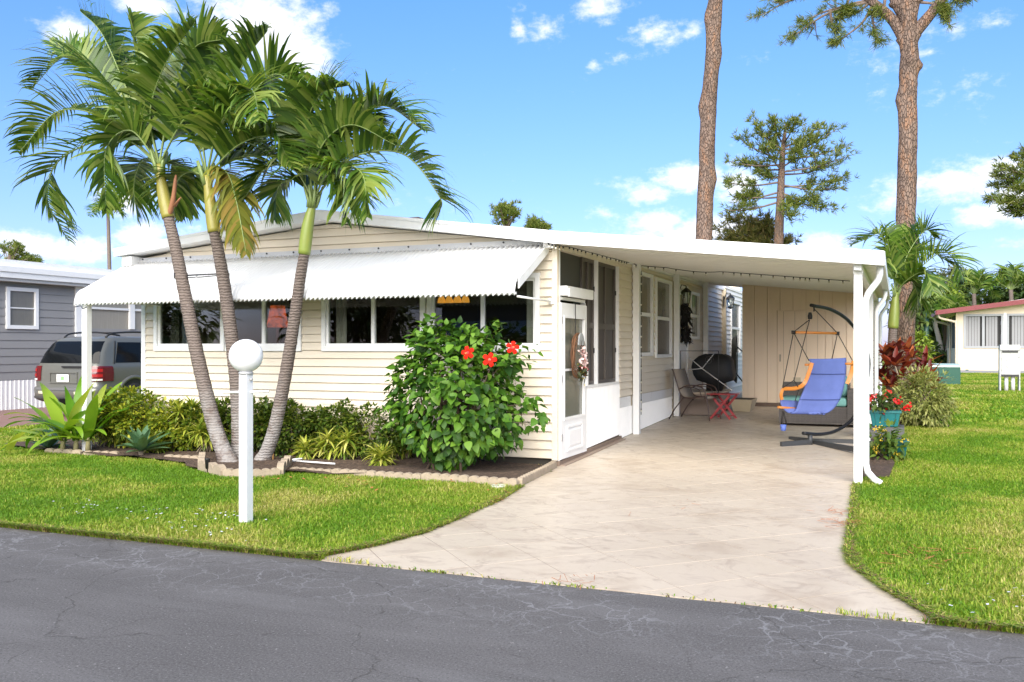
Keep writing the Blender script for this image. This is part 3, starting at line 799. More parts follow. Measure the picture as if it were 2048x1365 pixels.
mb.bx(SX + .11, SX + .13, HY0 + .13, 12.2, 2.20, 2.30); mb.build('door_hood', WHITE, home)
# storm door
mb = MB()
w = .12
for a, b, c, d in ((DY0, DY0 + w, .12, 2.12), (DY1 - w, DY1, .12, 2.12), (DY0 + w, DY1 - w, 1.93, 2.12), (DY0 + w, DY1 - w, .12, .64)):
    mb.bx(SX + .0, SX + .045, a, b, c, d)
door = mb.build('storm_door', WHITE, home)
mb = MB(); mb.bx(SX + .012, SX + .018, DY0 + w, DY1 - w, .64, 1.93); mb.build('pane', M('grey_green_door_glass', (0.13, 0.135, 0.105), 0.18, 0.12, 1.5, spec=0.6), door)  # opaque semi-matte pane, slightly mottled grey-green base colour
mb = MB(); frame4(mb, 'x', SX + .045, SX + .056, DY0 + w - .03, DY1 - w + .03, .61, 1.96, .03); mb.bx(SX + .019, SX + .03, DY0 + w, DY1 - w, 1.24, 1.27); mb.build('glazing_bead', WHITE, door)
mb = MB(); frame4(mb, 'x', SX + .045, SX + .062, DY0 + .2, DY1 - .2, .2, .53, .025)
mb.hexa([(SX + .045, DY0 + .24, .24), (SX + .045, DY1 - .24, .24), (SX + .045, DY1 - .24, .49), (SX + .045, DY0 + .24, .49)], [(SX + .06, DY0 + .28, .27), (SX + .06, DY1 - .28, .27), (SX + .06, DY1 - .28, .46), (SX + .06, DY0 + .28, .46)])
mb.build('door_panel', WHITE, door)
mb = MB(); mb.bx(SX + .046, SX + .085, DY1 - .09, DY1 - .05, 1.02, 1.22); mb.build('door_handle', WHITE, door)
mb = MB()
for zz in (.35, 1.1, 1.85): mb.bx(SX + .046, SX + .053, DY0 + .0, DY0 + .03, zz, zz + .09)
mb.build('hinge', M('hinge_grey', (.4, .4, .4), .4, metal=.6), door)
# wreath hook
mb = MB(); mb.bx(SX + .057, SX + .062, (DY0 + DY1) / 2 - .008, (DY0 + DY1) / 2 + .008, 1.66, 2.13); mb.build('wreath_strap', BLACK, door)

# main side wall with lap siding
mainh = [(14.70, 15.98, 1.40, 2.82), (16.22, 17.46, 1.36, 2.80), (17.86, 19.05, .42, 2.80), (19.25, 20.15, 1.72, 2.72)]
mb = MB()
for a, b, c, d in cells(YS, 23.2, 0.60, 2.95, mainh): mb.bx(SX - .1, SX - .004, a, b, c, d)
mb.bx(SX - .1, SX - .004, 17.6, 23.2, .2, .60)
swall = mb.build('carport_side_wall', CREAM, home)
siding(swall, 'x', SX - .004, 1, YS + .0, 14.68, .77, 2.93, [], CREAM)
siding(swall, 'x', SX - .004, 1, 14.68, 17.62, .77, 2.90, mainh, CREAM)
siding(swall, 'x', SX - .004, 1, 17.62, 20.6, .32, 2.90, mainh, CREAM)
siding(swall, 'x', SX - .004, 1, 20.72, 23.15, .32, 2.90, [], CREAM)
GREYG = M('curtained_glass', (0.16, 0.155, 0.12), 0.12, 0.25, 9, spec=0.7, stretch=(6, 14, 0.25))
GREYG2 = M('screened_glass', (0.055, 0.055, 0.05), 0.25, 0.2, 5, spec=0.6)
def window_x(parent, y0, y1, z0, z1, X, split=.5, lower=None, upper=None):
    mb = MB(); frame4(mb, 'x', X - .03, X + .05, y0, y1, z0, z1, .06)
    w = mb.build('window', WHITEV, parent)
    zm = z0 + (z1 - z0) * split
    mb = MB(); mb.bx(X - .02, X + .035, y0 + .06, y1 - .06, zm - .03, zm + .03); mb.build('meeting_rail', WHITEV, w)
    mb = MB(); mb.bx(X - .01, X + .006, y0 + .06, y1 - .06, z0 + .06, zm - .03); mb.build('pane', lower or GREYG, w)
    mb = MB(); mb.bx(X - .01, X + .004, y0 + .06, y1 - .06, zm + .03, z1 - .06); mb.build('pane', upper or GREYG, w)
    return w
window_x(home, *mainh[0], SX + .0); window_x(home, *mainh[1], SX, lower=GREYG2); window_x(home, *mainh[3], SX, split=.5)
# kitchen door
a, b, c, d = mainh[2]
mb = MB(); frame4(mb, 'x', SX - .03, SX + .03, a, b, c, d, .06); kd = mb.build('side_door', WHITE, home)
mb = MB(); mb.bx(SX - .03, SX + .0, a + .06, b - .06, c + .06, d - .06); mb.build('door_leaf', WHITE, kd)
mb = MB(); mb.bx(SX + .0005, SX + .008, a + .30, b - .42, 1.65, 2.6); mb.build('pane', M('amber_door_glass', (.36, .27, .17), .15, .2, 6), kd)
mb = MB(); mb.lathe((SX + .05, a + .16, 1.46), [(.0, -.05), (.03, -.045), (.03, .0), (.0, .01)], 10, axis=(Vector((0, 1, 0)), Vector((0, 0, 1)), Vector((1, 0, 0)))); mb.build('door_knob', M('bronze', (.12, .09, .06), .3, metal=.8), kd)
mb = MB(); mb.bx(SX + .0005, SX + .012, a + .25, b - .25, .55, 1.05); mb.build('louvre_panel', WHITE, kd)
# eave board under the carport roof and wall posts
mb = MB(); mb.hexa([(SX - .02, HY0 + .12, 2.86), (SX + .05, HY0 + .12, 2.86), (SX + .05, 23.2, 2.97), (SX - .02, 23.2, 2.97)], [(SX - .02, HY0 + .12, 2.955), (SX + .05, HY0 + .12, 2.955), (SX + .05, 23.2, 3.08), (SX - .02, 23.2, 3.08)]); mb.build('eave_board', WHITE, home)
# rear part of the home beyond the shed gap
mb = MB(); mb.bx(SX - .1, SX + .10, 23.2, 23.3, .2, 3.0); mb.build('corner_trim', M('tan_trim', (.5, .42, .3), .6), home)
rh = [(24.1, 25.6, 1.35, 2.75)]
mb = MB()
for a, b, c, d in cells(23.3, 27.5, .2, 3.1, rh): mb.bx(SX - .1, SX + .05, a, b, c, d)
rw = mb.build('rear_side_wall', M('pale_siding', (.74, .72, .66), .5, .04, 2), home)
siding(rw, 'x', SX + .05, 1, 23.3, 27.5, .5, 3.05, rh, MATS['pale_siding'])
window_x(home, *rh[0], SX + .05, upper=GREYG2, lower=GREYG)

# ------------------------------------------------------------------ awning over the front windows
aw = thing('window_awning', 'white corrugated metal awning with rolled scalloped lip above the front windows', 'awning', (-7.5, 10.5, 2.1))
AX0, AX1 = -10.97, -4.08
def awn_profile(u):      # u 0 at wall .. 1 lip; returns (y,z)
    if u < .84:
        k = u / .84; return (HY0 - .03 - k * 0.93, 2.865 - k * 0.475)
    k = (u - .84) / .16; th = k * R(78)
    return (HY0 - .96 - .16 * math.sin(th) * 1.0, 2.39 - .255 * (1 - math.cos(th)) * 1.0 - .02 * k)
NC = 100; per = 8
us = [0, .2, .4, .6, .78] + list(np.linspace(.84, 1, 9))
cols = np.linspace(AX0, AX1, NC * per + 1)
V = []
for j, u in enumerate(us):
    y, z = awn_profile(u)
    y2, z2 = awn_profile(min(1, u + .01)) if u < 1 else (y, z); y1, z1 = awn_profile(max(0, u - .01))
    t = Vector((0, y2 - y1, z2 - z1)).normalized(); nv = Vector((0, t.z, -t.y)); nv = nv if nv.z > 0 or nv.y < 0 else -nv
    if nv.z < -.2: nv = -nv
    for i, x in enumerate(cols):
        ph = i / per * 2 * math.pi
        a = 0.014 * math.cos(ph)
        dip = 0.02 * math.cos(ph) if j == len(us) - 1 else 0
        V.append((x, y + nv.y * a, z + nv.z * a - dip * 1.0 + (0.0)))
nc = len(cols); ii = np.arange(nc * len(us)).reshape(len(us), nc)
F = np.stack([ii[:-1, :-1].ravel(), ii[:-1, 1:].ravel(), ii[1:, 1:].ravel(), ii[1:, :-1].ravel()], 1)
can = np_obj('canopy', V, F, AWNM, aw, smooth=True)
sm = can.modifiers.new('thickness', 'SOLIDIFY'); sm.thickness = 0.002
mb = MB()   # hanger rail at the wall with bolt heads
mb.bx(AX0 - .02, AX1 + .02, HY0 - .055, HY0 - .016, 2.852, 2.925); rail = mb.build('wall_rail', M('grey_aluminium', (.55, .55, .55), .45, .08, 3, metal=.3), aw)
mb = MB()
for i in range(15):
    x = AX0 + .25 + i * .465
    mb.lathe((x, HY0 - .055, 2.905), [(.012, -.012), (.012, 0)], 8, axis=(Vector((1, 0, 0)), Vector((0, 0, 1)), Vector((0, 1, 0))))
mb.build('bolt', BLACK, rail)
for x, nm in ((AX1 + .012, 1), (AX0 - .012, 0)):   # end skirts
    poly = [awn_profile(u) for u in np.linspace(0, .9, 12)]
    low = [(y, z - .11) for y, z in poly[::-1]]
    mb = MB(); mb.prism([(p[0], p[1] + .012) for p in poly] + low, 'x', x - .008, x + .008); mb.build('end_skirt', WHITE, aw)
mb = MB(); mb.bx(AX1 - .02, AX1 + .12, HY0 - .14, HY0 - .025, 2.80, 2.93); mb.build('end_block', WHITE, aw)
mb = MB(); mb.tube([(AX1 - .02, 10.08, 2.15), (AX1 + .05, HY0 - .03, 2.13)], .014, 8); mb.bx(AX1 + .02, AX1 + .09, HY0 - .05, HY0 - .02, 2.1, 2.17); mb.build('support_arm', WHITE, aw)
mb = MB(); mb.tube([(AX0 + .5, 10.08, 2.2), (AX0 + .55, HY0 - .03, 2.2)], .014, 8); mb.build('support_arm', WHITE, aw)
# front valance bar & left post
mb = MB(); mb.bx(AX0 + .02, AX1 - .02, 10.02, 10.05, 2.17, 2.20); mb.build('front_bar', WHITE, aw)
mb = MB(); mb.bx(AX0 + .07, AX0 + .165, 10.02, 10.11, .03, 2.17); mb.build('post', WHITE, aw)
mb = MB(); mb.tube([(AX0 + .02, 9.93, 2.13), (AX0 + .1, 9.97, 2.15), (AX0 + .22, 9.9, 2.10), (AX0 + .27, 9.93, 2.13)], .006, 6); mb.build('wire_tie', BLACK, aw)

# ------------------------------------------------------------------ carport
cp = thing('carport', 'white aluminium carport roof on square posts over the driveway', 'carport', (-2.1, 11.05, 0))
CY0, CY1 = YR0, 22.2
RISE = 0.014
def ct(x, y): return 2.985 - 0.1049 * (x + 3.97) + RISE * (y - CY0)      # top of carport roof
def sheet(x0, x1, y0, y1, d0, d1):
    mb = MB(); P = lambda x, y, d: (x, y, ct(x, y) + d)
    mb.hexa([P(x0, y0, d0), P(x1, y0, d0), P(x1, y1, d0), P(x0, y1, d0)], [P(x0, y0, d1), P(x1, y0, d1), P(x1, y1, d1), P(x0, y1, d1)])
    return mb
CEIL = M('white_roof_pan', (0.87, 0.84, 0.79), 0.28, 0.04, 1.5, dirt=(0.5, 0.47, 0.41), dirtamt=0.25)
sheet(-3.965, -.12, CY0, CY1, -.03, 0).build('roof_sheet', ROOFW, cp)
npan = 37; pw = (CY1 - CY0 - .1) / npan
for i in range(npan):
    y = CY0 + .08 + i * pw
    mb = sheet(-3.96, -.2, y + .006, y + pw - .006, -.115, -.031)
    for k in (.3, .65):
        m2 = sheet(-3.96, -.2, y + pw * k, y + pw * k + .02, -.121, -.1145); mb.add(m2.v, m2.f)
    mb.build('roof_panel', CEIL, cp)
fas = sheet(-3.965, -.11, CY0 - .045, CY0 - .001, -.145, .012).build('fascia', WHITE, cp)
sheet(-3.965, -.105, CY0 - .056, CY0 - .045, -.05, -.038).build('fascia_rib', WHITE, fas)
sheet(-3.965, -.105, CY0 - .056, CY0 - .045, -.145, -.10).build('fascia_rib', WHITE, fas)
g_ = sheet(-.20, -.10, CY0 - .04, CY1, -.14, .008); gut = g_.build('gutter', WHITE, cp)
sheet(-.42, -.34, CY0 + .06, CY1, -.21, -.122).build('side_beam', WHITE, cp)
def box_post(x, y, s=.09):
    z0 = G(x, y) + .02; z1 = ct(x, y) - .122
    mb = MB(); mb.bx(x - s / 2, x + s / 2, y - s / 2, y + s / 2, z0, z1 - .002)
    o = mb.build('post', WHITE, cp)
    mb = MB(); mb.bx(x - s / 2 - .008, x + s / 2 + .008, y - s / 2 - .008, y + s / 2 + .008, z1 - .12, z1 - .001); mb.build('post_cap', WHITE, o)
for y in (11.05, 16.5, 21.7): box_post(-.38, y)
for y in (14.70, 17.70, 20.66): box_post(SX + .085, y, .10)
def downspout(y, xo=-.30):
    zt = ct(-.15, y) - .13; zb = G(xo, y) + .12
    pts = [(-.155, y, zt), (-.155, y, zt - .10), (-.17, y, zt - .16), (-.27, y, zt - .30), (xo, y, zt - .38), (xo, y, zt - .5), (xo, y, zb + .12), (xo + .02, y, zb + .03), (xo + .09, y - .02, zb - .05), (xo + .16, y - .03, zb - .09)]
    mb = MB(); mb.tube(pts, .036, 8); d = mb.build('downspout', WHITE, cp)
    mb = MB(); mb.bx(xo - .1, xo + .045, y - .04, y - .036, G(xo, y) + .50, G(xo, y) + .53); mb.build('strap', WHITE, d)
downspout(11.04); downspout(17.1); downspout(22.0)

# ------------------------------------------------------------------ storage shed at the back of the carport
SHX0, SHX1, SHY = -3.02, -.44, 20.16
sh = thing('storage_shed', 'beige vertical board storage room with flush door at the back of the carport', 'shed', (-1.7, SHY, .27))
zb = .29
mb = MB(); mb.bx(SHX0 + .01, SHX1 - .01, SHY + .031, 24.5, zb, 2.60); mb.build('shell', BEIGE, sh)
mb = MB(); mb.hexa([(SHX0 + .012, SHY + .032, 2.601), (SHX1 - .012, SHY + .032, 2.601), (SHX1 - .012, 22.1, 2.601), (SHX0 + .012, 22.1, 2.601)], [(x, y, ct(x, y) - .122) for x, y in ((SHX0 + .012, SHY + .032), (SHX1 - .012, SHY + .032), (SHX1 - .012, 22.1), (SHX0 + .012, 22.1))]); mb.build('upper_wall', BEIGE, sh)
dx0, dx1 = atY(1557, 700, SHY).x, atY(1648, 700, SHY).x; dzt = atY(1600, 623, SHY).z
bw = 0.262; x = SHX0
while x < SHX1 - .02:
    xe_ = min(x + bw, SHX1)
    for (p, q) in subtract(x + .004, xe_ - .004, [(dx0 - .03, dx1 + .03)]):
        mb = MB(); top = ct(p, SHY) - .125, ct(q, SHY) - .125
        mb.hexa([(p, SHY, zb + .09), (q, SHY, zb + .09), (q, SHY + .03, zb + .09), (p, SHY + .03, zb + .09)], [(p, SHY, top[0]), (q, SHY, top[1]), (q, SHY + .03, top[1]), (p, SHY + .03, top[0])])
        mb.build('board', BEIGE, sh)
    p, q = max(x + .004, dx0 - .03), min(xe_ - .004, dx1 + .03)
    if q - p > .02:
        mb = MB(); top = ct(p, SHY) - .125, ct(q, SHY) - .125
        mb.hexa([(p, SHY, dzt + .02), (q, SHY, dzt + .02), (q, SHY + .03, dzt + .02), (p, SHY + .03, dzt + .02)], [(p, SHY, top[0]), (q, SHY, top[1]), (q, SHY + .03, top[1]), (p, SHY + .03, top[0])])
        mb.build('board', BEIGE, sh)
    x = xe_
mb = MB(); mb.bx(dx0 - .022, dx1 + .022, SHY - .004, SHY + .028, zb + .1, dzt + .012); dr_ = mb.build('door', BEIGE, sh)
mb = MB()
for k in range(4): mb.bx(dx0 + .0 + k * (dx1 - dx0) / 4 + .1, dx0 + k * (dx1 - dx0) / 4 + .106, SHY - .006, SHY - .0035, zb + .12, dzt)
mb.build('door_groove', M('groove_shadow_brown', (.35, .27, .18), .8), dr_)
mb = MB(); mb.bx(dx0 + .02, dx0 + .05, SHY - .02, SHY - .004, 1.25, 1.4); mb.build('door_latch', M('latch_beige', (.4, .33, .24), .5), dr_)
mb = MB(); mb.bx(SHX0, SHX1, SHY - .006, SHY + .03, zb - .04, zb + .085); mb.build('base_board', M('brown_base', (.16, .11, .08), .8, .2, 8), sh)
mb = MB(); mb.bx(-1.97, -1.82, SHY - .012, SHY - .001, .72, .92); mb.build('outlet_cover', M('beige_plate', (.5, .42, .3), .5), sh)
# ------------------------------------------------------------------ vegetation tools
def leaf_tmpl(w=0.5, fold=0.12, curl=0.18, n=4, shape='ovate'):
    """one leaf blade along +Y (length 1), folded on the midrib; returns verts, quads"""
    t = np.linspace(0, 1, n + 1)
    if shape == 'ovate': pr = np.sin(np.pi * t ** 0.62) ** 0.85
    elif shape == 'heart': pr = np.sin(np.pi * np.clip(t * 0.86 + 0.14, 0, 1) ** 0.75) ** 0.9; pr[0] = 0.35
    elif shape == 'strap': pr = np.minimum(1, (1 - t) * 2.6) * np.minimum(1, 0.75 + t)
    else: pr = np.sin(np.pi * t)
    pr[-1] = 0.02
    if shape != 'strap' and shape != 'heart': pr[0] = 0.06
    V = []; F = []
    for i, a in enumerate(t):
        z = -curl * a * a
        V += [(-w / 2 * pr[i], a, z + fold * w * pr[i]), (0, a, z), (w / 2 * pr[i], a, z + fold * w * pr[i])]
    for i in range(n):
        b = i * 3
        F += [(b, b + 1, b + 4, b + 3), (b + 1, b + 2, b + 5, b + 4)]
    return np.array(V), np.array(F)
def norm(a): return a / np.maximum(1e-9, np.linalg.norm(a, axis=-1, keepdims=True))
def leaves(P, A, N, S, T):
    """P positions, A axis, N approx normal, S size; -> verts, faces"""
    TV, TF = T
    A = norm(A); X = norm(np.cross(A, N)); Nn = np.cross(X, A)
    k = len(TV); n = len(P)
    V = P[:, None, :] + S[:, None, None] * (TV[None, :, 0, None] * X[:, None, :] + TV[None, :, 1, None] * A[:, None, :] + TV[None, :, 2, None] * Nn[:, None, :])
    F = (np.arange(n) * k)[:, None, None] + TF[None]
    return V.reshape(-1, 3), F.reshape(-1, TF.shape[1])
def rand_unit(r, n): return norm(r.normal(size=(n, 3)))
def clump_cloud(r, c, rad, nclump, nleaf, crad=0.35, shell=0.75, flat=1.0):
    """leaf positions: overlapping round clumps spread over an ellipsoid -> uneven outline with gaps"""
    c = np.array(c); rad = np.array(rad)
    d = rand_unit(r, nclump); rr_ = r.uniform(0.35, 1.0, nclump) ** 0.5
    C = c + d * rad * rr_[:, None] * 0.78
    cs = crad * rad.mean() * r.uniform(0.6, 1.3, nclump)
    i = r.integers(0, nclump, nleaf)
    q = rand_unit(r, nleaf); q[:, 2] = q[:, 2] * flat
    P = C[i] + q * (cs[i] * r.uniform(shell, 1.05, nleaf))[:, None]
    return P, q, C
def shrub(name, label, cat, c, rad, leaf, mat, nclump, nleaf, size, seed, group=None, crad=.35, twig=True, droop=.3, stemmat=None, stems=7):
    r = np.random.default_rng(seed)
    base = Vector((c[0], c[1], G(c[0], c[1]) + .04))
    th = thing(name, label, cat, base, group)
    P, q, C = clump_cloud(r, c, rad, nclump, nleaf, crad)
    P[:, 2] = np.maximum(P[:, 2], base.z + .02)
    out_ = norm((P - np.array(c)) / np.array(rad))
    A = norm(q * .7 + out_ * .7 + r.normal(0, .35, P.shape)); A[:, 2] -= droop * .4
    N = norm(out_ * .5 + np.array([0, 0, 1.0]) + r.normal(0, .35, P.shape))
    S = size * r.uniform(.6, 1.25, len(P))
    V, F = leaves(P, A, N, S, leaf)
    o = np_obj('foliage', V, F, mat, th, smooth=True); o['kind'] = 'stuff'
    if twig:
        mb = MB(); 
        idx = r.choice(len(C), min(len(C), stems * 3), replace=False)
        for j, k in enumerate(idx):
            p = Vector(C[k]); b0 = base + Vector((r.normal(0, .05 + rad[0] * .18), r.normal(0, .05), 0))
            m = b0.lerp(p, .5) + Vector((r.normal(0, .04), r.normal(0, .04), .05))
            mb.tube([b0, m, p], [.011, .008, .003], 5)
        mb.build('stems', stemmat or TWIG, th)['kind'] = 'stuff'
    return th
TWIG = M('brown_twig', (0.10, 0.07, 0.045), 0.85, 0.3, 15)
PALE_TWIG = M('pale_twig', (0.30, 0.24, 0.17), 0.85, 0.3, 15)

def catmull(pts, n):
    pts = [Vector(p) for p in pts]; P = [pts[0] * 2 - pts[1]] + pts + [pts[-1] * 2 - pts[-2]]
    out_ = []
    m = len(pts) - 1
    for i in range(n + 1):
        u = i / n * m; k = min(int(u), m - 1); t = u - k
        a, b, c, d = P[k], P[k + 1], P[k + 2], P[k + 3]
        out_.append(0.5 * ((2 * b) + (c - a) * t + (2 * a - 5 * b + 4 * c - d) * t * t + (3 * b - a - 3 * c + d) * t ** 3))
    return out_

# ------------------------------------------------------------------ palms
FRONDG = leafmat('palm_leaflet', [(0.045, 0.10, 0.014), (0.085, 0.17, 0.02), (0.15, 0.25, 0.03), (0.29, 0.36, 0.08)], 0.36, 0.38, nvar=.2, spec=.5)
FRONDY = leafmat('yellow_palm_leaflet', [(0.20, 0.22, 0.03), (0.32, 0.30, 0.05), (0.13, 0.17, 0.03), (0.35, 0.24, .06)], 0.45, 0.35, nvar=.15)
RACHIS = M('palm_rachis', (0.17, 0.23, 0.07), .45, .2, 6)
def ringbark(name, c0, c1, c2):
    m, t, p = newmat(name)
    v = t.pos()
    wv = t.n('ShaderNodeTexWave', wave_type='BANDS', bands_direction='Z'); wv.inputs['Scale'].default_value = 8.5; wv.inputs['Distortion'].default_value = 4.5; wv.inputs['Detail'].default_value = 4; wv.inputs['Detail Scale'].default_value = 2.5
    t.l(v, wv.inputs['Vector'])
    n = t.noise(v, 9, 7, .7); fine = t.noise(t.pos((1, 1, 4)), 40, 4, .7)
    col = t.mix(n, c0, c1)
    col = t.mix(t.math('MULTIPLY', t.mapr(wv.outputs[0], .5, .95), .65), col, c2)
    sx = t.n('ShaderNodeSeparateXYZ'); t.l(v, sx.inputs[0])
    # the old lower trunk is bleached pale grey with lichen
    low = t.math('MULTIPLY', t.mapr(t.math('ADD', sx.outputs['Z'], t.math('MULTIPLY', n, .9)), 1.75, .75), t.mapr(t.noise(v, 5, 6, .7), .36, .58))
    col = t.mix(t.math('MULTIPLY', low, .75), col, (0.36, 0.345, 0.33))
    col = t.mix(t.math('MULTIPLY', t.mapr(fine, .5, .75), .35), col, (.07, .055, .05))
    t.l(col, p.inputs['Base Color']); p.inputs['Roughness'].default_value = .9; p.inputs['Specular IOR Level'].default_value = .15
    t.l(t.bump(t.math('ADD', t.math('MULTIPLY', wv.outputs[0], 1.0), fine), .7, .010), p.inputs['Normal'])
    return m
PALMB = ringbark('palm_bark', (0.15, 0.118, 0.102), (0.25, 0.205, 0.18), (0.07, 0.053, 0.047))
SHAFT = M('crownshaft_green', (0.20, 0.25, 0.05), 0.4, 0.25, 5, stretch=(3, 3, .5), dirt=(.34, .24, .05), dirtamt=.5)
SHAFTY = M('crownshaft_yellow', (0.25, 0.225, 0.042), 0.45, 0.2, 4, stretch=(3, 3, .6), dirt=(.12, .1, .04), dirtamt=.7)

def frond(parent, pts, seed, mat=None, llen=.52, nl=60, lift=.55, twist=0.0, droop=1.0, wid=.054, rr=.014, name='frond', start=.16):
    r = np.random.default_rng(seed); mat = mat or FRONDG
    C = catmull(pts, 40); n = len(C)
    mb = MB(); mb.m = 1
    mb.tube(C, [rr * (1 - .85 * i / (n - 1)) + .002 for i in range(n)], 5)
    mb.m = 0
    rad = Vector((C[-1] - C[0])); rad.z = 0
    if rad.length < .05: rad = Vector((0.3, -1, 0))
    rad.normalize()
    for i in range(nl):
        u = start + (1 - start) * (i + .5) / nl
        f = u * (n - 1); k = min(int(f), n - 2); p = C[k].lerp(C[k + 1], f - k); T = (C[k + 1] - C[k]).normalized()
        up = Vector((0, 0, 1)) + rad * (-.35); up = (up - T * up.dot(T))
        if up.length < .15: up = -rad - T * (-rad).dot(T)
        up.normalize(); S = T.cross(up).normalized()
        if twist:
            q = Matrix.Rotation(twist, 3, T); up = q @ up; S = q @ S
        L = llen * (0.45 + 0.75 * math.sin(math.pi * min(1, u * .9 + .06)) ** .8) * (1.0 if u < .8 else 1 - .55 * (u - .8) / .2)
        fw = .45 + .75 * u
        for sd in (-1, 1):
            l = L * 1.12 * r.uniform(.8, 1.12)
            d = (S * sd * 1.0 + T * (fw + r.normal(0, .12)) + up * (lift * 1.35 + r.normal(0, .14))).normalized()
            pp = p.copy(); w = wid * r.uniform(.8, 1.25); seg = 5; rows = []
            wx = d.cross(up).normalized()
            kk = r.uniform(.6, 1.5) * droop
            brk = r.integers(2, 5) if r.random() < .35 else 9
            for j in range(seg + 1):
                tt = j / seg; ww = w * (1 - tt ** 1.8) * min(1, .35 + tt * 3) + .0015
                rows.append((pp - wx * ww / 2, pp + wx * ww / 2))
                d = (d + Vector((0, 0, -1)) * (.05 + .42 * tt * tt) * kk * (4.0 if j == brk else 1)).normalized()
                wx = (wx - d * wx.dot(d)).normalized()
                pp = pp + d * (l / seg)
            vs = [q for a in rows for q in a]
            mb.add(vs, [(2 * j, 2 * j + 1, 2 * j + 3, 2 * j + 2) for j in range(seg)], True)
    return mb.build(name, [mat, RACHIS], parent)

def palm(name, label, base, trunk_px, Yt, shaft_px, r0, r1, fronds, seed, shaft_mat, group, crown_scale=1):
    """trunk_px: px points of the trunk axis bottom->top; Yt: world Y at bottom/top; shaft_px: crownshaft bottom->top"""
    th = thing(name, label, 'palm tree', base, group)
    n = len(trunk_px); pts = [Vector(base) - Vector((0, 0, .05))]
    for i, (px, py) in enumerate(trunk_px):
        pts.append(atY(px, py, Yt[0] + (Yt[1] - Yt[0]) * (i + 1) / n))
    C = catmull(pts, 70); m = len(C)
    rnd = random.Random(seed)
    rs = [(r0 + (r1 - r0) * (i / (m - 1)) ** .7) * (1.0 + .035 * math.sin(i * 2.4) + rnd.uniform(-.015, .015)) for i in range(m)]
    for i in range(6): rs[i] *= 1.0 + .07 * (6 - i)
    mb = MB(); mb.tube(C, rs, 16); mb.build('trunk', PALMB, th)
    top = C[-1]
    sp = [top + (C[-1] - C[-2]) * -1.0] + [atY(px, py, Yt[1]) for px, py in shaft_px]
    S = catmull(sp, 14)
    mb = MB(); k = len(S); mb.tube(S, [r1 * (1.05 + .22 * math.sin(math.pi * min(1, .25 + i / (k - 1) * .9)) - .35 * (i / (k - 1)) ** 2) for i in range(k)], 16); mb.build('crownshaft', shaft_mat, th)
    crown = S[-1]
    mb = MB()   # sheath collar of splitting leaf bases
    for i in range(7):
        a = rnd.uniform(0, 6.28); d = Vector((math.cos(a) * .05, math.sin(a) * .05, 0))
        mb.tube([S[-3] + d * .8, S[-1] + d * 1.2, S[-1] + d * 2.4 + Vector((0, 0, .18))], [.03, .024, .01], 6)
    mb.build('leaf_base', RACHIS, th)
    for i, (cp_, dy, kw) in enumerate(fronds):
        pts = [crown]
        m2 = len(cp_)
        for j, (px, py) in enumerate(cp_): pts.append(atY(px, py, Yt[1] + dy * (j + 1) / m2))
        frond(th, pts, seed * 100 + i, **kw)
    return th, crown
E_ = {}
GRP = None
pA = gp(462, 932); pB = Vector((atY(480, 800, 10.12).x, 10.12, 0)); pC = gp(522, 926)
palm('palm_tree', 'leftmost leaning palm of three, yellow crownshaft with torn orange sheath', pA, [(430, 855), (400, 735), (372, 600), (352, 500), (336, 432)], (9.86, 9.6), [(327, 390), (318, 330)], .115, .070,
     [([(258, 190), (205, 70), (160, 22)], .25, dict(llen=.50, lift=.7, twist=.5)),
      ([(238, 195), (140, 112), (62, 178)], .15, dict(llen=.52, lift=.8, twist=-.3)),
      ([(225, 245), (120, 222), (38, 305)], -.15, dict(llen=.52, lift=.75, twist=.25)),
      ([(235, 275), (120, 320), (95, 400), (135, 480)], -.35, dict(llen=.5, lift=.5, twist=-.2)),
      ([(262, 262), (212, 300), (212, 425)], -.75, dict(llen=.5, lift=.3, twist=.3, droop=1.3)),
      ([(290, 190), (272, 90), (262, 30)], .1, dict(llen=.4, lift=.9, nl=36)),
      ([(342, 205), (385, 100), (448, 78)], .1, dict(llen=.55, lift=.8, twist=-.5)),
      ([(368, 240), (430, 195), (480, 260)], -.55, dict(llen=.5, lift=.6)),
      ([(330, 240), (300, 150), (250, 120)], .9, dict(llen=.5, lift=.5)),
      ([(345, 330), (362, 372), (372, 430)], .5, dict(llen=.42, lift=.3)),
      ([(285, 320), (268, 370), (275, 440)], .5, dict(llen=.45, lift=.3)),
      ([(300, 230), (330, 130), (390, 45)], -.4, dict(llen=.5, lift=.7, twist=.6)),
      ([(280, 255), (205, 150), (100, 85)], .7, dict(llen=.5, lift=.7, twist=-.7))],
     1, SHAFTY, GRP)
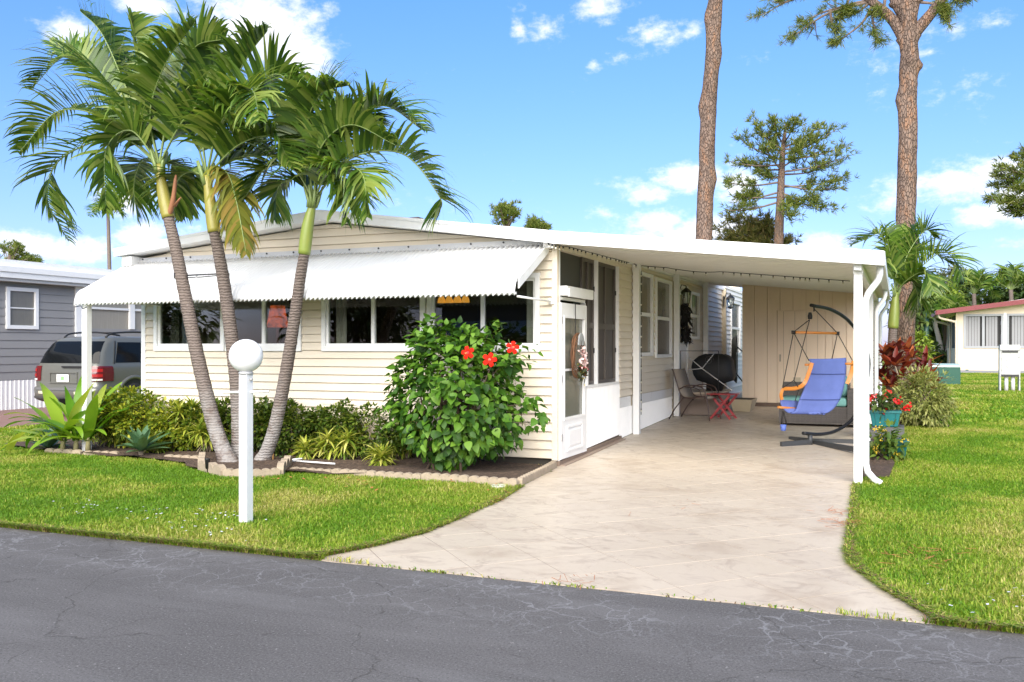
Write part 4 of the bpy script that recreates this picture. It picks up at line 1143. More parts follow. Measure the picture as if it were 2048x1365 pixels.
palm('palm_tree', 'middle palm of three, trunk upright behind the globe lamp post', pB, [(476, 800), (466, 700), (450, 580), (438, 510), (428, 462)], (10.05, 9.5), [(422, 415), (413, 352)], .11, .068,
     [([(445, 215), (495, 115), (535, 62)], .0, dict(llen=.45, lift=.8, twist=.4)),
      ([(472, 240), (545, 150), (612, 190)], .25, dict(llen=.5, lift=.7, twist=-.3)),
      ([(478, 290), (545, 275), (585, 335)], -.3, dict(llen=.5, lift=.6)),
      ([(452, 345), (472, 400), (492, 505)], -.25, dict(llen=.42, lift=.15, mat=FRONDY, droop=1.5)),
      ([(385, 260), (345, 190), (300, 170)], .8, dict(llen=.5, lift=.6)),
      ([(402, 235), (415, 150), (440, 110)], .6, dict(llen=.5, lift=.7, twist=.5)),
      ([(470, 320), (535, 312), (590, 330)], .7, dict(llen=.5, lift=.4)),
      ([(375, 345), (352, 370), (350, 430)], .4, dict(llen=.42, lift=.3)),
      ([(440, 250), (500, 180), (520, 240)], -.7, dict(llen=.5, lift=.5, twist=.4)),
      ([(440, 360), (462, 390), (470, 450)], .2, dict(llen=.38, lift=.2, mat=FRONDY))],
     2, SHAFTY, GRP)
palm('palm_tree', 'rightmost palm of three, leaning right with smooth green crownshaft', pC, [(548, 862), (572, 745), (590, 630), (600, 560), (609, 505)], (10.2, 9.7), [(616, 450), (627, 402)], .10, .064,
     [([(572, 285), (525, 195), (478, 165)], .25, dict(llen=.5, lift=.75, twist=.3)),
      ([(652, 285), (662, 220), (668, 182)], .0, dict(llen=.28, lift=.9, nl=26)),
      ([(605, 285), (580, 200), (565, 165)], -.2, dict(llen=.45, lift=.8)),
      ([(690, 265), (765, 212), (848, 262)], .1, dict(llen=.52, lift=.75, twist=.25)),
      ([(700, 318), (805, 308), (878, 392), (880, 425)], -.1, dict(llen=.5, lift=.6, twist=-.25)),
      ([(662, 335), (722, 345), (735, 430)], -.6, dict(llen=.46, lift=.3, twist=.3)),
      ([(655, 348), (690, 372), (694, 440)], -.35, dict(llen=.42, lift=.2)),
      ([(590, 342), (535, 335), (490, 395)], -.3, dict(llen=.48, lift=.4)),
      ([(595, 360), (558, 372), (548, 435)], .1, dict(llen=.42, lift=.3)),
      ([(650, 270), (705, 225), (760, 250)], .8, dict(llen=.5, lift=.6)),
      ([(612, 270), (640, 190), (700, 170)], -.6, dict(llen=.48, lift=.8, twist=.5)),
      ([(640, 300), (700, 250), (790, 290)], -.5, dict(llen=.46, lift=.6, twist=-.4)),
      ([(590, 300), (540, 260), (490, 300)], .7, dict(llen=.5, lift=.5))],
     3, SHAFT, GRP)
# torn orange sheath on the left palm
sp_ = [atY(338, 432, 9.58), atY(346, 400, 9.56), atY(352, 350, 9.54)]
palmA = [o for o in COL.objects if o.name == 'palm_tree'][0]
mb = MB(); mb.tube(catmull(sp_, 10), [.03, .034, .036, .036, .036, .034, .03, .028, .026, .022, .012], 7); mb.tube([atY(350, 412, 9.55), atY(358, 400, 9.52), atY(362, 395, 9.5)], [.025, .015, .005], 6)
mb.build('dead_sheath', M('orange_dead_sheath', (.26, .11, .05), .7, .35, 9), palmA)
# black ratchet straps between two trunks
st = thing('trunk_strap', 'black strap lashed between the two left palm trunks', 'strap', atY(400, 552, 9.7))
ca_, cb_ = atY(361.5, 552, 9.71), atY(446, 551, 9.73)
mb = MB()
mb.lathe(ca_ - Vector((0, 0, .04)), [(.086, 0), (.09, .01), (.09, .07), (.086, .08)], 18); mb.lathe(cb_ - Vector((0, 0, .03)), [(.078, 0), (.082, .01), (.082, .05), (.078, .06)], 18); mb.build('loop', BLACK, st)
mb = MB(); mb.tube([ca_ + Vector((.07, -.02, .0)), cb_ + Vector((-.07, 0, .02))], .010, 6); mb.tube([ca_ + Vector((.07, -.03, -.03)), ca_.lerp(cb_, .5) + Vector((0, 0, -.02)), cb_ + Vector((-.07, 0, .0))], .007, 6); mb.build('webbing', BLACK, st)
mb = MB(); c_ = ca_.lerp(cb_, .42) + Vector((0, -.02, -.02)); mb.tube([c_ + Vector((.02 * math.cos(a), 0, .018 * math.sin(a))) for a in np.linspace(0, 5.5, 10)], .004, 5); mb.build('hook', M('steel', (.6, .6, .6), .3, metal=.9), st)

# ------------------------------------------------------------------ pines
NEEDLES = leafmat('pine_needles_green', [(0.075, 0.115, 0.016), (0.11, 0.16, 0.022), (0.17, 0.21, 0.035), (0.25, 0.26, 0.055)], 0.6, 0.3, nvar=.2, nscale=.5)
NEEDLES2 = leafmat('pine_needles_olive', [(0.075, 0.085, 0.016), (0.12, 0.125, 0.022), (0.16, 0.16, 0.04), (0.22, 0.16, .05)], 0.6, 0.3, nvar=.2, nscale=.5)
def pinebark():
    m, t, p = newmat('pine_bark')
    v = t.pos((1, 1, .38))
    vo = t.n('ShaderNodeTexVoronoi', feature='DISTANCE_TO_EDGE'); vo.inputs['Scale'].default_value = 20
    nn = t.n('ShaderNodeTexNoise'); nn.inputs['Scale'].default_value = 7; nn.inputs['Detail'].default_value = 5; t.l(v, nn.inputs['Vector'])
    ad = t.n('ShaderNodeVectorMath', operation='ADD'); sc = t.n('ShaderNodeVectorMath', operation='SCALE'); sc.inputs['Scale'].default_value = .12
    t.l(nn.outputs['Color'], sc.inputs[0]); t.l(v, ad.inputs[0]); t.l(sc.outputs[0], ad.inputs[1]); t.l(ad.outputs[0], vo.inputs['Vector'])
    crack = t.mapr(vo.outputs['Distance'], .0, .13)
    n = t.noise(v, 6, 6, .7)
    col = t.ramp(n, [(.3, (.13, .09, .07)), (.5, (.20, .145, .115)), (.62, (.25, .14, .085)), (.75, (.27, .22, .19))])
    col = t.mix(t.mapr(crack, 0, 1, .3, 1.0), (.075, .052, .042), col)
    t.l(col, p.inputs['Base Color']); p.inputs['Roughness'].default_value = .95; p.inputs['Specular IOR Level'].default_value = .1
    t.l(t.bump(t.math('ADD', crack, t.math('MULTIPLY', n, .5)), .9, .03), p.inputs['Normal'])
    return m
PINEB = pinebark()
PBRANCH = M('pine_branch', (.15, .11, .09), .9, .3, 6)
def knotty(C, r0, r1, seed, knots, n=20, ring=90):
    """trunk tube with swollen knots; knots: (u, angle, size)"""
    rnd = random.Random(seed)
    C = catmull(C, ring); V = []; k = len(C)
    for i, c in enumerate(C):
        u = i / (k - 1); rr0 = r0 + (r1 - r0) * u
        for j in range(n):
            a = 2 * math.pi * j / n
            q = rr0 * (1 + .05 * math.sin(3 * a + i * .35 + seed) + .035 * math.sin(i * .8 + seed) * math.cos(a) + rnd.uniform(-.035, .035))
            for (ku, ka, ks) in knots:
                du = (u - ku) / (.010 + .008 * ks); da = (math.atan2(math.sin(a - ka), math.cos(a - ka))) / .55
                q += rr0 * .62 * ks * math.exp(-du * du - da * da)
            V.append((c.x + q * math.cos(a), c.y + q * math.sin(a), c.z))
    ii = np.arange(k * n).reshape(k, n)
    F = np.stack([ii[:-1].ravel(), np.roll(ii[:-1], -1, 1).ravel(), np.roll(ii[1:], -1, 1).ravel(), ii[1:].ravel()], 1)
    return np.array(V), F
def tufts(P, D, r, nn=16, L=.2, w=.012):
    """needle sprays at P pointing along D"""
    n = len(P)
    d = norm(D[:, None, :] * .9 + r.normal(0, .75, (n, nn, 3)) + np.array([0, 0, .25])).reshape(-1, 3)
    p = np.repeat(P, nn, 0); l = L * r.uniform(.6, 1.2, n * nn)
    s = norm(np.cross(d, rand_unit(r, n * nn))) * w * .5
    tip = p + d * l[:, None]
    V = np.stack([p - s * .4, p + s * .4, p + d * (l * .55)[:, None] + s, p + d * (l * .55)[:, None] - s, tip + s * .2, tip - s * .2], 1).reshape(-1, 3)
    b = np.arange(n * nn)[:, None] * 6
    F = np.concatenate([b + [0, 1, 2, 3], b + [3, 2, 4, 5]], 1).reshape(-1, 4)
    return V, F
def pine_crown(th, brs, r, ntuft, L, w, mat, spread=.35, nn=16, sub=3, brad=.05, inner=.45):
    """brs: list of branch polylines; needles gather on the outer parts and side twigs"""
    mb = MB(); Ps = []; Ds = []
    for C in brs:
        C = catmull(C, 12); ln = sum((C[i + 1] - C[i]).length for i in range(12))
        mb.tube(C, [brad * (1 - .8 * i / 12) for i in range(13)], 5)
        tw = []
        for k in range(int(sub)):
            u = r.uniform(.3, .95); i = int(u * 11); a = C[i]; T = (C[i + 1] - C[i]).normalized()
            sd_ = Vector(rand_unit(r, 1)[0]); sd_.z = abs(sd_.z) * .5
            e = a + (T * .8 + sd_ * .9).normalized() * ln * r.uniform(.15, .35)
            m = a.lerp(e, .5) + Vector((0, 0, -.02 * ln)); tw.append([a, m, e]); mb.tube([a, m, e], [brad * .4, brad * .25, brad * .1], 4)
        for k in range(ntuft):
            if r.random() < .55 and tw:
                t = tw[r.integers(len(tw))]; u = r.uniform(.25, 1.05); p = t[0].lerp(t[2], u); d = (t[2] - t[0]).normalized()
            else:
                u = r.uniform(inner, 1.0); i = min(11, int(u * 12)); p = C[i].lerp(C[i + 1], r.random()); d = (C[i + 1] - C[i]).normalized()
            Ps.append(np.array(p) + r.normal(0, spread * L, 3) * [1, 1, .6] + [0, 0, .15 * L]); Ds.append(np.array(d))
    V, F = tufts(np.array(Ps), np.array(Ds), r, nn, L, w)
    o = np_obj('crown', V, F, mat, th); o['kind'] = 'stuff'
    mb.build('branches', PBRANCH, th)['kind'] = 'stuff'

# tall trunk rising behind the carport
t1 = thing('pine_tree', 'tall bare knotty pine trunk rising straight up behind the carport roof', 'pine tree', (atY(1404, 600, 27.5).x, 27.5, .3))
b = atY(1404, 600, 27.5)
V, F = knotty([(b.x, 27.5, .2), atY(1408, 485, 27.5), atY(1417, 240, 27.5), atY(1432, -10, 27.5), atY(1442, -180, 27.5), atY(1446, -260, 27.5)], .262, .165, 4, [(.42, 3.3, .8), (.50, 0, .5), (.56, 3.4, .8), (.60, 4.9, .7), (.64, 3.3, 1.0), (.72, 1.0, .6), (.80, 3.2, .5), (.86, .2, .9), (.3, .2, .5), (.36, 5, .7), (.76, 5.2, .6)])
np_obj('trunk', V, F, PINEB, t1, smooth=True)
r = np.random.default_rng(41); top = atY(1444, -250, 27.5)
pine_crown(t1, [[top - Vector((0, 0, q)), top + Vector((math.cos(a) * 1.5, math.sin(a) * 1.5, .6 - q)), top + Vector((math.cos(a) * 2.8, math.sin(a) * 2.8, .4 + .9 * random.random() - q))] for a, q in [(i * 1.05, .4 * (i % 3)) for i in range(6)]], r, 40, .3, .012, NEEDLES2)

# forked pine on the right
t2 = thing('pine_tree', 'big forked pine behind the red plants, sawn branch stubs below its crown', 'pine tree', (atY(1812, 780, 23.5).x, 23.5, .3))
B = lambda px, py, dy=0: atY(px, py, 23.5 + dy)
V, F = knotty([B(1808, 800), B(1811, 640), B(1813, 420), B(1816, 200), B(1818, 90), B(1815, 20), B(1812, -60)], .228, .185, 7, [(.28, .2, .4), (.50, 3.2, .5), (.585, 0, .9), (.60, 5.0, .6), (.70, .1, .7), (.69, 3.2, .7), (.865, 3.1, 1.9), (.875, -.05, 1.6)], n=22)
np_obj('trunk', V, F, PINEB, t2, smooth=True)
lm = MB()
for pts, rads in (([(1818, 95), (1785, 40), (1745, 5), (1700, -30)], (.15, .12, .10, .08)), ([(1826, 70), (1862, 28), (1895, -15)], (.15, .12, .10)), ([(1812, 40), (1790, 5), (1775, -40)], (.13, .1, .08)), ([(1822, 40), (1835, -20), (1840, -60)], (.13, .11, .1))):
    lm.tube(catmull([B(*p) for p in pts], 10), [np.interp(i / 10, np.linspace(0, 1, len(rads)), rads) for i in range(11)], 10)
lm.build('limb', PINEB, t2)
r = np.random.default_rng(42)
brs = [[B(1740, 0), B(1690, 12), B(1625, 35), B(1560, 92)], [B(1735, 5), B(1660, 25), B(1605, 60), B(1575, 85)], [B(1745, 10), B(1725, 45), B(1695, 70), B(1668, 92)], [B(1750, 8), B(1745, 40), B(1755, 75), B(1755, 85)],
       [B(1700, -20), B(1620, -10), B(1560, 10), B(1525, 35)], [B(1690, -25), B(1610, -15), B(1550, 5)], [B(1660, 20), B(1665, 50), B(1675, 60)], [B(1740, 5), B(1715, 25), B(1700, 30)], [B(1770, 0), B(1765, 25), B(1740, 30)], [B(1880, 10), B(1895, 20), B(1900, 55)], [B(1890, -5), B(1915, 0), B(1935, 5)], [B(1840, 5), B(1870, 10), B(1890, 30)], [B(1700, -10), B(1690, 20), B(1672, 40)]]
pine_crown(t2, brs, r, 34, .19, .013, NEEDLES, nn=15, sub=4, brad=.04)
V_, = [0],
hi = [[B(1815, -60), B(1815 + 160 * math.cos(a), -110 + 40 * math.sin(a), 2 * math.sin(a)), B(1815 + 330 * math.cos(a), -130 + 60 * math.sin(a * 2), 3.5 * math.sin(a))] for a in np.linspace(.3, 6, 8)]
pine_crown(t2, hi, r, 40, .25, .014, NEEDLES, nn=14)

# layered pine in the middle distance
YM = 46
t3 = thing('pine_tree', 'broad layered pine with open tiers beyond the carport roof', 'pine tree', (atY(1558, 740, YM).x, YM, .42))
B = lambda px, py, dy=0: atY(px, py, YM + dy)
mb = MB(); C = catmull([B(1556, 745), B(1557, 500), B(1561, 400), B(1565, 310), B(1572, 250)], 20)
mb.tube(C, [.26 - .2 * (i / 20) ** 1.5 for i in range(21)], 12); mb.build('trunk', PINEB, t3)
r = np.random.default_rng(43)
brs = []
for (sx_, sy_, ex, ey) in [(1563, 330, 1455, 322), (1563, 320, 1470, 272), (1565, 300, 1505, 245), (1567, 290, 1545, 240), (1568, 285, 1590, 242), (1568, 295, 1640, 252), (1566, 310, 1675, 258), (1565, 320, 1695, 292), (1562, 345, 1700, 312), (1561, 350, 1665, 330), (1560, 375, 1700, 352), (1560, 370, 1690, 378), (1559, 390, 1672, 420), (1559, 385, 1640, 400), (1558, 365, 1455, 366), (1560, 355, 1520, 345), (1558, 385, 1465, 395), (1557, 395, 1490, 385), (1556, 405, 1445, 422), (1557, 400, 1600, 408), (1560, 340, 1500, 325), (1563, 335, 1600, 300), (1562, 340, 1530, 290), (1565, 300, 1620, 280), (1557, 420, 1590, 430), (1564, 310, 1540, 275)]:
    dy = r.normal(0, 1.0); mx, my = (sx_ + ex) / 2, (sy_ + ey) / 2 + 6
    brs.append([B(sx_, sy_), B(mx, my, dy * .5), B(ex, ey, dy)])
pine_crown(t3, brs, r, 46, .30, .034, NEEDLES, nn=11, sub=5, brad=.055, spread=.5)
t3b = thing('pine_tree', 'low dark pine clump beside the layered pine, behind the roof', 'pine tree', (atY(1530, 745, YM + 3).x, YM + 3, .42))
B = lambda px, py, dy=0: atY(px, py, YM + 3 + dy)
mb = MB(); mb.tube(catmull([B(1545, 745), B(1545, 520), B(1538, 480), B(1515, 440)], 10), [.2 - .012 * i for i in range(11)], 8); mb.build('trunk', PINEB, t3b)
brs = [[B(1542, 490), B((1542 + ex) / 2, (490 + ey) / 2 + 4, d / 2), B(ex, ey, d)] for ex, ey, d in [(1430, 455, 0), (1440, 480, .5), (1455, 430, -.5), (1480, 425, .5), (1505, 440, 0), (1530, 430, -.4), (1470, 470, -.8), (1500, 478, .3), (1430, 488, 0), (1540, 455, .5), (1575, 480, .2), (1490, 455, 0), (1520, 490, -.5)]]
pine_crown(t3b, brs, r, 60, .32, .036, NEEDLES2, nn=11, sub=5, brad=.06, spread=.6)

def far_pine(px, py0, py1, w, Y, label, seed, px_tr=None, mat=None):
    th = thing('pine_tree', label, 'pine tree', (atY(px, 745, Y).x, Y, .42))
    B = lambda a, b, dy=0: atY(a, b, Y + dy); r = np.random.default_rng(seed)
    mb = MB(); mb.tube([B(px_tr or px, 745), B(px_tr or px, (py0 + py1) / 2 + 15), B(px, py0 + 15)], [.28, .2, .06], 7); mb.build('trunk', PBRANCH, th)
    brs = []
    for i in range(15):
        f = r.random(); sy = py1 + (py1 - py0) * .15 * f; ex = px + r.uniform(-1, 1) * w; ey = py0 + (py1 - py0) * (.08 + .62 * (abs(ex - px) / w) ** 1.5 + r.uniform(0, .15)); d = r.normal(0, 1)
        brs.append([B(px, sy + 10), B((px + ex) / 2, (sy + ey) / 2, d / 2), B(ex, ey, d)])
    pine_crown(th, brs, r, 17, .34, .05, mat or NEEDLES, nn=11, sub=1, brad=.07, spread=.6, inner=.84)
far_pine(1012, 408, 455, 42, 62, 'small rounded treetop showing over the white roof ridge', 51)
far_pine(1075, 443, 462, 16, 64, 'tiny treetop beside the rounded one over the roof', 52)
far_pine(20, 478, 530, 42, 60, 'pine treetop above the grey house roof', 53)
far_pine(60, 515, 535, 22, 61, 'low pine branch tip above the grey house roof', 54)
t5 = thing('pine_tree', 'dense rounded pine crown hanging over the red trimmed house', 'pine tree', (atY(2130, 745, 38).x, 38, .4))
B = lambda a, b, dy=0: atY(a, b, 38 + dy); r = np.random.default_rng(55)
mb = MB(); mb.tube([B(2130, 760), B(2125, 450), B(2110, 330)], [.3, .25, .15], 8); mb.build('trunk', PINEB, t5)
brs = [[B(2115, sy), B((2115 + ex) / 2, (sy + ey) / 2 - 5, d / 2), B(ex, ey, d)] for sy, ex, ey, d in [(400, 1985, 350, 0), (400, 1990, 372, .5), (380, 2000, 335, -.4), (370, 2020, 312, .2), (360, 2045, 300, 0), (410, 1980, 400, 0), (420, 1995, 405, -.6), (430, 2012, 425, 0), (435, 2030, 435, .5), (400, 2025, 380, -.8), (390, 2040, 350, .5), (430, 2035, 410, 0), (370, 2090, 290, 0), (420, 2150, 300, .4)]]
pine_crown(t5, brs, r, 52, .22, .028, NEEDLES, nn=11, sub=4, brad=.05, spread=.45)
# ------------------------------------------------------------------ hibiscus
HIB = leafmat('hibiscus_leaf', [(0.022, 0.07, 0.007), (0.05, 0.135, 0.011), (0.09, 0.21, 0.016), (0.17, 0.32, 0.035)], 0.5, 0.28, nvar=.15, spec=.3)
hc = np.array([-4.98, 10.25, .95]); hrad = np.array([.87, .62, .93])
hib = thing('hibiscus_shrub', 'tall glossy green hibiscus bush with red blooms under the awning', 'shrub', (hc[0], hc[1], .06))
r = np.random.default_rng(60)
LT = leaf_tmpl(.78, .10, .22, 5, 'heart')
# leaf positions over an egg shaped volume with shoots poking out
n = 3600
d = rand_unit(r, n); rad_ = r.uniform(.55, 1.0, n) ** .6
wob = 1 + .10 * np.sin(d[:, 0] * 5 + d[:, 2] * 4) + .08 * np.sin(d[:, 2] * 9 + d[:, 1] * 6)
P = hc + d * hrad * (rad_ * wob)[:, None]
# narrower at the foot
low = np.clip((P[:, 2] + .35) / .8, .62, 1); P[:, 0] = hc[0] + (P[:, 0] - hc[0]) * low; P[:, 1] = hc[1] + (P[:, 1] - hc[1]) * low
shoots = []
for (px, py, Y) in [(1000, 635, 10.3), (985, 640, 10.2), (1058, 690, 10.2), (1072, 705, 10.25), (800, 705, 10.2), (790, 755, 10.15), (830, 665, 10.3), (868, 655, 10.3), (890, 648, 10.2), (1092, 830, 10.2), (1080, 850, 10.1), (940, 655, 10.1), (1078, 800, 10.2), (860, 690, 10.0), (1030, 700, 10.0), (915, 690, 9.9), (955, 700, 9.9)]:
    t_ = np.array(atY(px, py, Y)); b_ = hc + np.array([0, 0, -.3]); u = r.uniform(.72, 1.02, 16)
    shoots.append(b_ + (t_ - b_) * u[:, None] + r.normal(0, .035, (16, 3)))
P = np.concatenate([P] + shoots); n = len(P)
P[:, 2] = np.maximum(P[:, 2], .12)
outw = norm((P - hc) / hrad)
A = norm(outw * .75 + r.normal(0, .45, P.shape) + np.array([0, 0, -.45]))
N = norm(outw * .75 + np.array([0, -.25, .75]) + r.normal(0, .32, P.shape))
S = r.uniform(.05, .13, n)
# 300 leaves that show largest are leaves of their own, the rest one mass
score = -(P[:, 1] * .93 + P[:, 0] * -.37) + 2.2 * (S - .09) / .03 * .12 + r.normal(0, .05, n)
order = np.argsort(-score); own = order[:300]; rest = order[300:]
V, F = leaves(P[rest], A[rest], N[rest], S[rest], LT)
o = np_obj('foliage', V, F, HIB, hib, smooth=True); o['kind'] = 'stuff'
protos = []
for k in range(5):
    tv, tf = leaf_tmpl(.72 + .05 * k, .07 + .02 * k, .12 + .06 * k, 5, 'heart')
    me = bpy.data.meshes.new('leaf'); me.from_pydata([tuple(v) for v in tv], [], [tuple(f) for f in tf]); me.materials.append(HIB); me.polygons.foreach_set('use_smooth', [True] * len(tf)); protos.append(me)
def leaf_obj(parent, me, p, a, nrm_, s):
    a = Vector(a).normalized(); x = a.cross(Vector(nrm_)).normalized(); z = x.cross(a)
    m = Matrix(((x.x * s, a.x * s, z.x * s, p[0]), (x.y * s, a.y * s, z.y * s, p[1]), (x.z * s, a.z * s, z.z * s, p[2]), (0, 0, 0, 1)))
    return inst('leaf', me, m, parent)
for j, i in enumerate(own): leaf_obj(hib, protos[j % 5], P[i], A[i], N[i], S[i] * 1.05)
mb = MB()
for k in range(16):
    e = Vector(hc) + Vector((r.normal(0, .3), r.normal(0, .25), r.uniform(.1, .5))); b_ = Vector((hc[0] + r.normal(0, .16), hc[1] + r.normal(0, .12), .04))
    mb.tube([b_, b_.lerp(e, .5) + Vector((0, 0, .08)), e], [.018, .013, .005], 6)
for s_ in shoots: mb.tube([Vector(hc) + Vector((0, 0, -.2)), Vector(s_.mean(0))], [.008, .003], 5)
mb.build('stems', TWIG, hib)
# blooms
PET = M('hibiscus_red_petal', (0.58, 0.014, 0.006), 0.7, 0.12, 30, spec=.1)
PETC = M('hibiscus_throat', (0.35, 0.005, 0.01), .5)
PIST = M('hibiscus_stamen', (0.85, 0.35, 0.12), .5)
def bloom(p, face, s, rot):
    face = Vector(face).normalized(); x = face.orthogonal().normalized(); y = face.cross(x)
    mb = MB()
    for k in range(5):
        a = rot + k * 2 * math.pi / 5; rd = x * math.cos(a) + y * math.sin(a); tg = face.cross(rd)
        rows = []
        for u, w, h in ((.05, .10, 0), (.3, .42, .16), (.6, .66, .22), (.85, .60, .16), (1.0, .30, .05)):
            rows.append([p + (rd * u + tg * (w * q) + face * (h + .05 * math.sin(q * 7 + k) - abs(q) * .05)) * s for q in (-.5, -.2, .2, .5)])
        vs = [v for rw in rows for v in rw]; mb.add(vs, [(i * 4 + j, i * 4 + j + 1, i * 4 + j + 5, i * 4 + j + 4) for i in range(4) for j in range(3)], True)
    f = mb.build('bloom', PET, hib)
    mb = MB(); mb.tube([p, p + face * s * .9 + Vector((0, 0, -.15 * s))], [.004, .003], 6)
    e = p + face * s * .9 + Vector((0, 0, -.15 * s))
    for k in range(8): mb.tube([e, e + Vector(rand_unit(r, 1)[0]) * .012], .0025, 4)
    mb.build('stamen', PIST, f)
    mb = MB(); mb.lathe(p, [(.018, .01), (.01, .004), (.0, .0)], 10, axis=(x, y, face)); mb.build('throat', PETC, f)
camv = Vector((0, 0, CH))
for (px, py, Y, s, rot, off) in [(936, 706, 9.6, .080, .4, (-.35, 0, .1)), (979, 720, 9.56, .085, 1.2, (0, 0, .2)), (1025, 696, 9.6, .078, .1, (.2, 0, .3))]:
    p = atY(px, py, Y); bloom(p, (camv - p).normalized() + Vector(off), s, rot)

# ------------------------------------------------------------------ bed shrubs
SMALL = leaf_tmpl(.64, .12, .15, 3, 'ovate')
DUR = leafmat('duranta_leaf', [(0.09, 0.15, 0.012), (0.17, 0.25, 0.018), (0.30, 0.36, 0.028), (0.46, 0.46, 0.04)], .45, .3, nvar=.25, nscale=4)
DUR2 = leafmat('ixora_leaf', [(0.04, 0.085, 0.010), (0.07, 0.125, 0.014), (0.12, 0.19, 0.022), (0.21, 0.25, 0.035)], .4, .3, nvar=.25, nscale=4)
def at_bed(px, Y, z): return tuple(atY(px, 800, Y)[:2]) + (z,)
shrub('shrub', 'rounded yellow green clipped shrub below the first window', 'shrub', at_bed(262, 10.6, .52), (.66, .42, .48), SMALL, DUR, 60, 5200, .064, 71, crad=.30)
shrub('shrub', 'low golden tipped shrub beside the leftmost palm trunk', 'shrub', at_bed(352, 10.55, .38), (.48, .38, .38), SMALL, DUR, 50, 3800, .06, 72, crad=.32)
shrub('shrub', 'dark sparse shrub behind the leaning palm and dracaenas', 'shrub', at_bed(392, 10.7, .40), (.40, .25, .38), SMALL, DUR2, 32, 2200, .06, 73, crad=.32)
hl = ['section of dark green hedge just left of the globe lamp post', 'dark green hedge section between lamp post and right palm trunk', 'dark hedge section right of the palm trunks by the wall', 'thick middle section of the hedge under the wide window', 'thin leggy end of the hedge beside the hibiscus']
for i, (px, w, h, nl, lb) in enumerate([(455, .46, .42, 3000, 0), (510, .46, .44, 3000, 1), (582, .58, .44, 4200, 2), (672, .66, .43, 4800, 3), (758, .52, .42, 2300, 4)]):
    shrub('hedge_shrub', hl[lb], 'hedge', at_bed(px, 10.72, .42), (w, .27, h), SMALL, DUR2, 46 if nl > 2000 else 20, nl, .058, 80 + i, crad=.27, group='hedge along the front wall', stemmat=PALE_TWIG if i == 4 else TWIG, stems=9)

# ------------------------------------------------------------------ rosette plants
def strap_leaf_mesh(w, n, droop, fold, taper=2.6, mat=None, name='leaf', wavy=0):
    """strap leaf along +Y arching over in -Z"""
    V = []; F = []; p = np.array([0.0, 0, 0]); a = 0.0
    for i in range(n + 1):
        u = i / n; ww = w * min(1, .55 + u * 1.6) * min(1, (1 - u) * taper) ** .7 / 2 + .002
        x = np.array([1.0, 0, 0]); nv = np.array([0, -math.sin(a), math.cos(a)])
        wz = wavy * math.sin(u * 9)
        V += [tuple(p - x * ww + nv * (fold * ww + wz)), tuple(p), tuple(p + x * ww + nv * (fold * ww - wz))]
        a -= droop * (0.4 + 1.2 * u) / n
        p = p + np.array([0, math.cos(a), math.sin(a)]) / n
    for i in range(n): b = i * 3; F += [(b, b + 1, b + 4, b + 3), (b + 1, b + 2, b + 5, b + 4)]
    me = bpy.data.meshes.new(name); me.from_pydata(V, [], F); me.polygons.foreach_set('use_smooth', [True] * len(F))
    if mat: me.materials.append(mat)
    return me
AGV = leafmat('agave_leaf', [(0.075, 0.16, 0.075), (0.10, 0.20, 0.095), (0.14, 0.25, 0.12)], .45, .12, nvar=.15)
CRN = leafmat('crinum_leaf', [(0.10, 0.25, 0.012), (0.17, 0.35, 0.02), (0.27, 0.44, 0.035), (0.42, 0.50, 0.07)], .38, .4, nvar=.15)
agm = [strap_leaf_mesh(.26, 7, dr, .35, 2.2, AGV) for dr in (.25, .5, .15)]
def rosette(name, label, cat, base, meshes, n, L, elev, seed, group=None, stem=None, stemr=.04, jit=.15):
    th = thing(name, label, cat, base, group); rd = random.Random(seed)
    o = Vector(base)
    if stem:
        mb = MB(); mb.tube([o, o + Vector((rd.uniform(-.03, .03), 0, stem))], [stemr * 1.2, stemr], 9); mb.build('stem', PALE_TWIG, th); o = o + Vector((0, 0, stem - .02))
    for i in range(n):
        az = i * 2.399 + rd.uniform(-.3, .3); el = elev[0] + (elev[1] - elev[0]) * i / max(1, n - 1) + rd.uniform(-jit, jit)
        a = Vector((math.cos(az) * math.cos(el), math.sin(az) * math.cos(el), math.sin(el)))
        nr = Vector((-math.cos(az) * math.sin(el), -math.sin(az) * math.sin(el), math.cos(el)))
        s = L * rd.uniform(.8, 1.15) * (1 - .25 * i / n)
        x = a.cross(nr).normalized(); z = x.cross(a)
        if z.dot(nr) < 0: z = -z
        m = Matrix(((x.x * s, a.x * s, z.x * s, o.x), (x.y * s, a.y * s, z.y * s, o.y), (x.z * s, a.z * s, z.z * s, o.z), (0, 0, 0, 1)))
        inst('leaf', meshes[i % len(meshes)], m, th)
    return th
def gpz(px, py, z=.05): return gp(px, py, z)
rosette('agave_plant', 'blue green agave rosette at the front of the bed, spreading over the edging', 'agave', gpz(283, 912), agm, 24, .50, (.15, 1.35), 1, stem=.08, stemr=.03)
rosette('agave_plant', 'small agave rosette at the foot of the strap leaved lily', 'agave', gpz(98, 897), agm, 16, .42, (.1, 1.2), 2)
rosette('agave_plant', 'broad leaved agave growing between the palm trunks', 'agave', gpz(482, 905), agm, 17, .58, (.35, 1.4), 3)
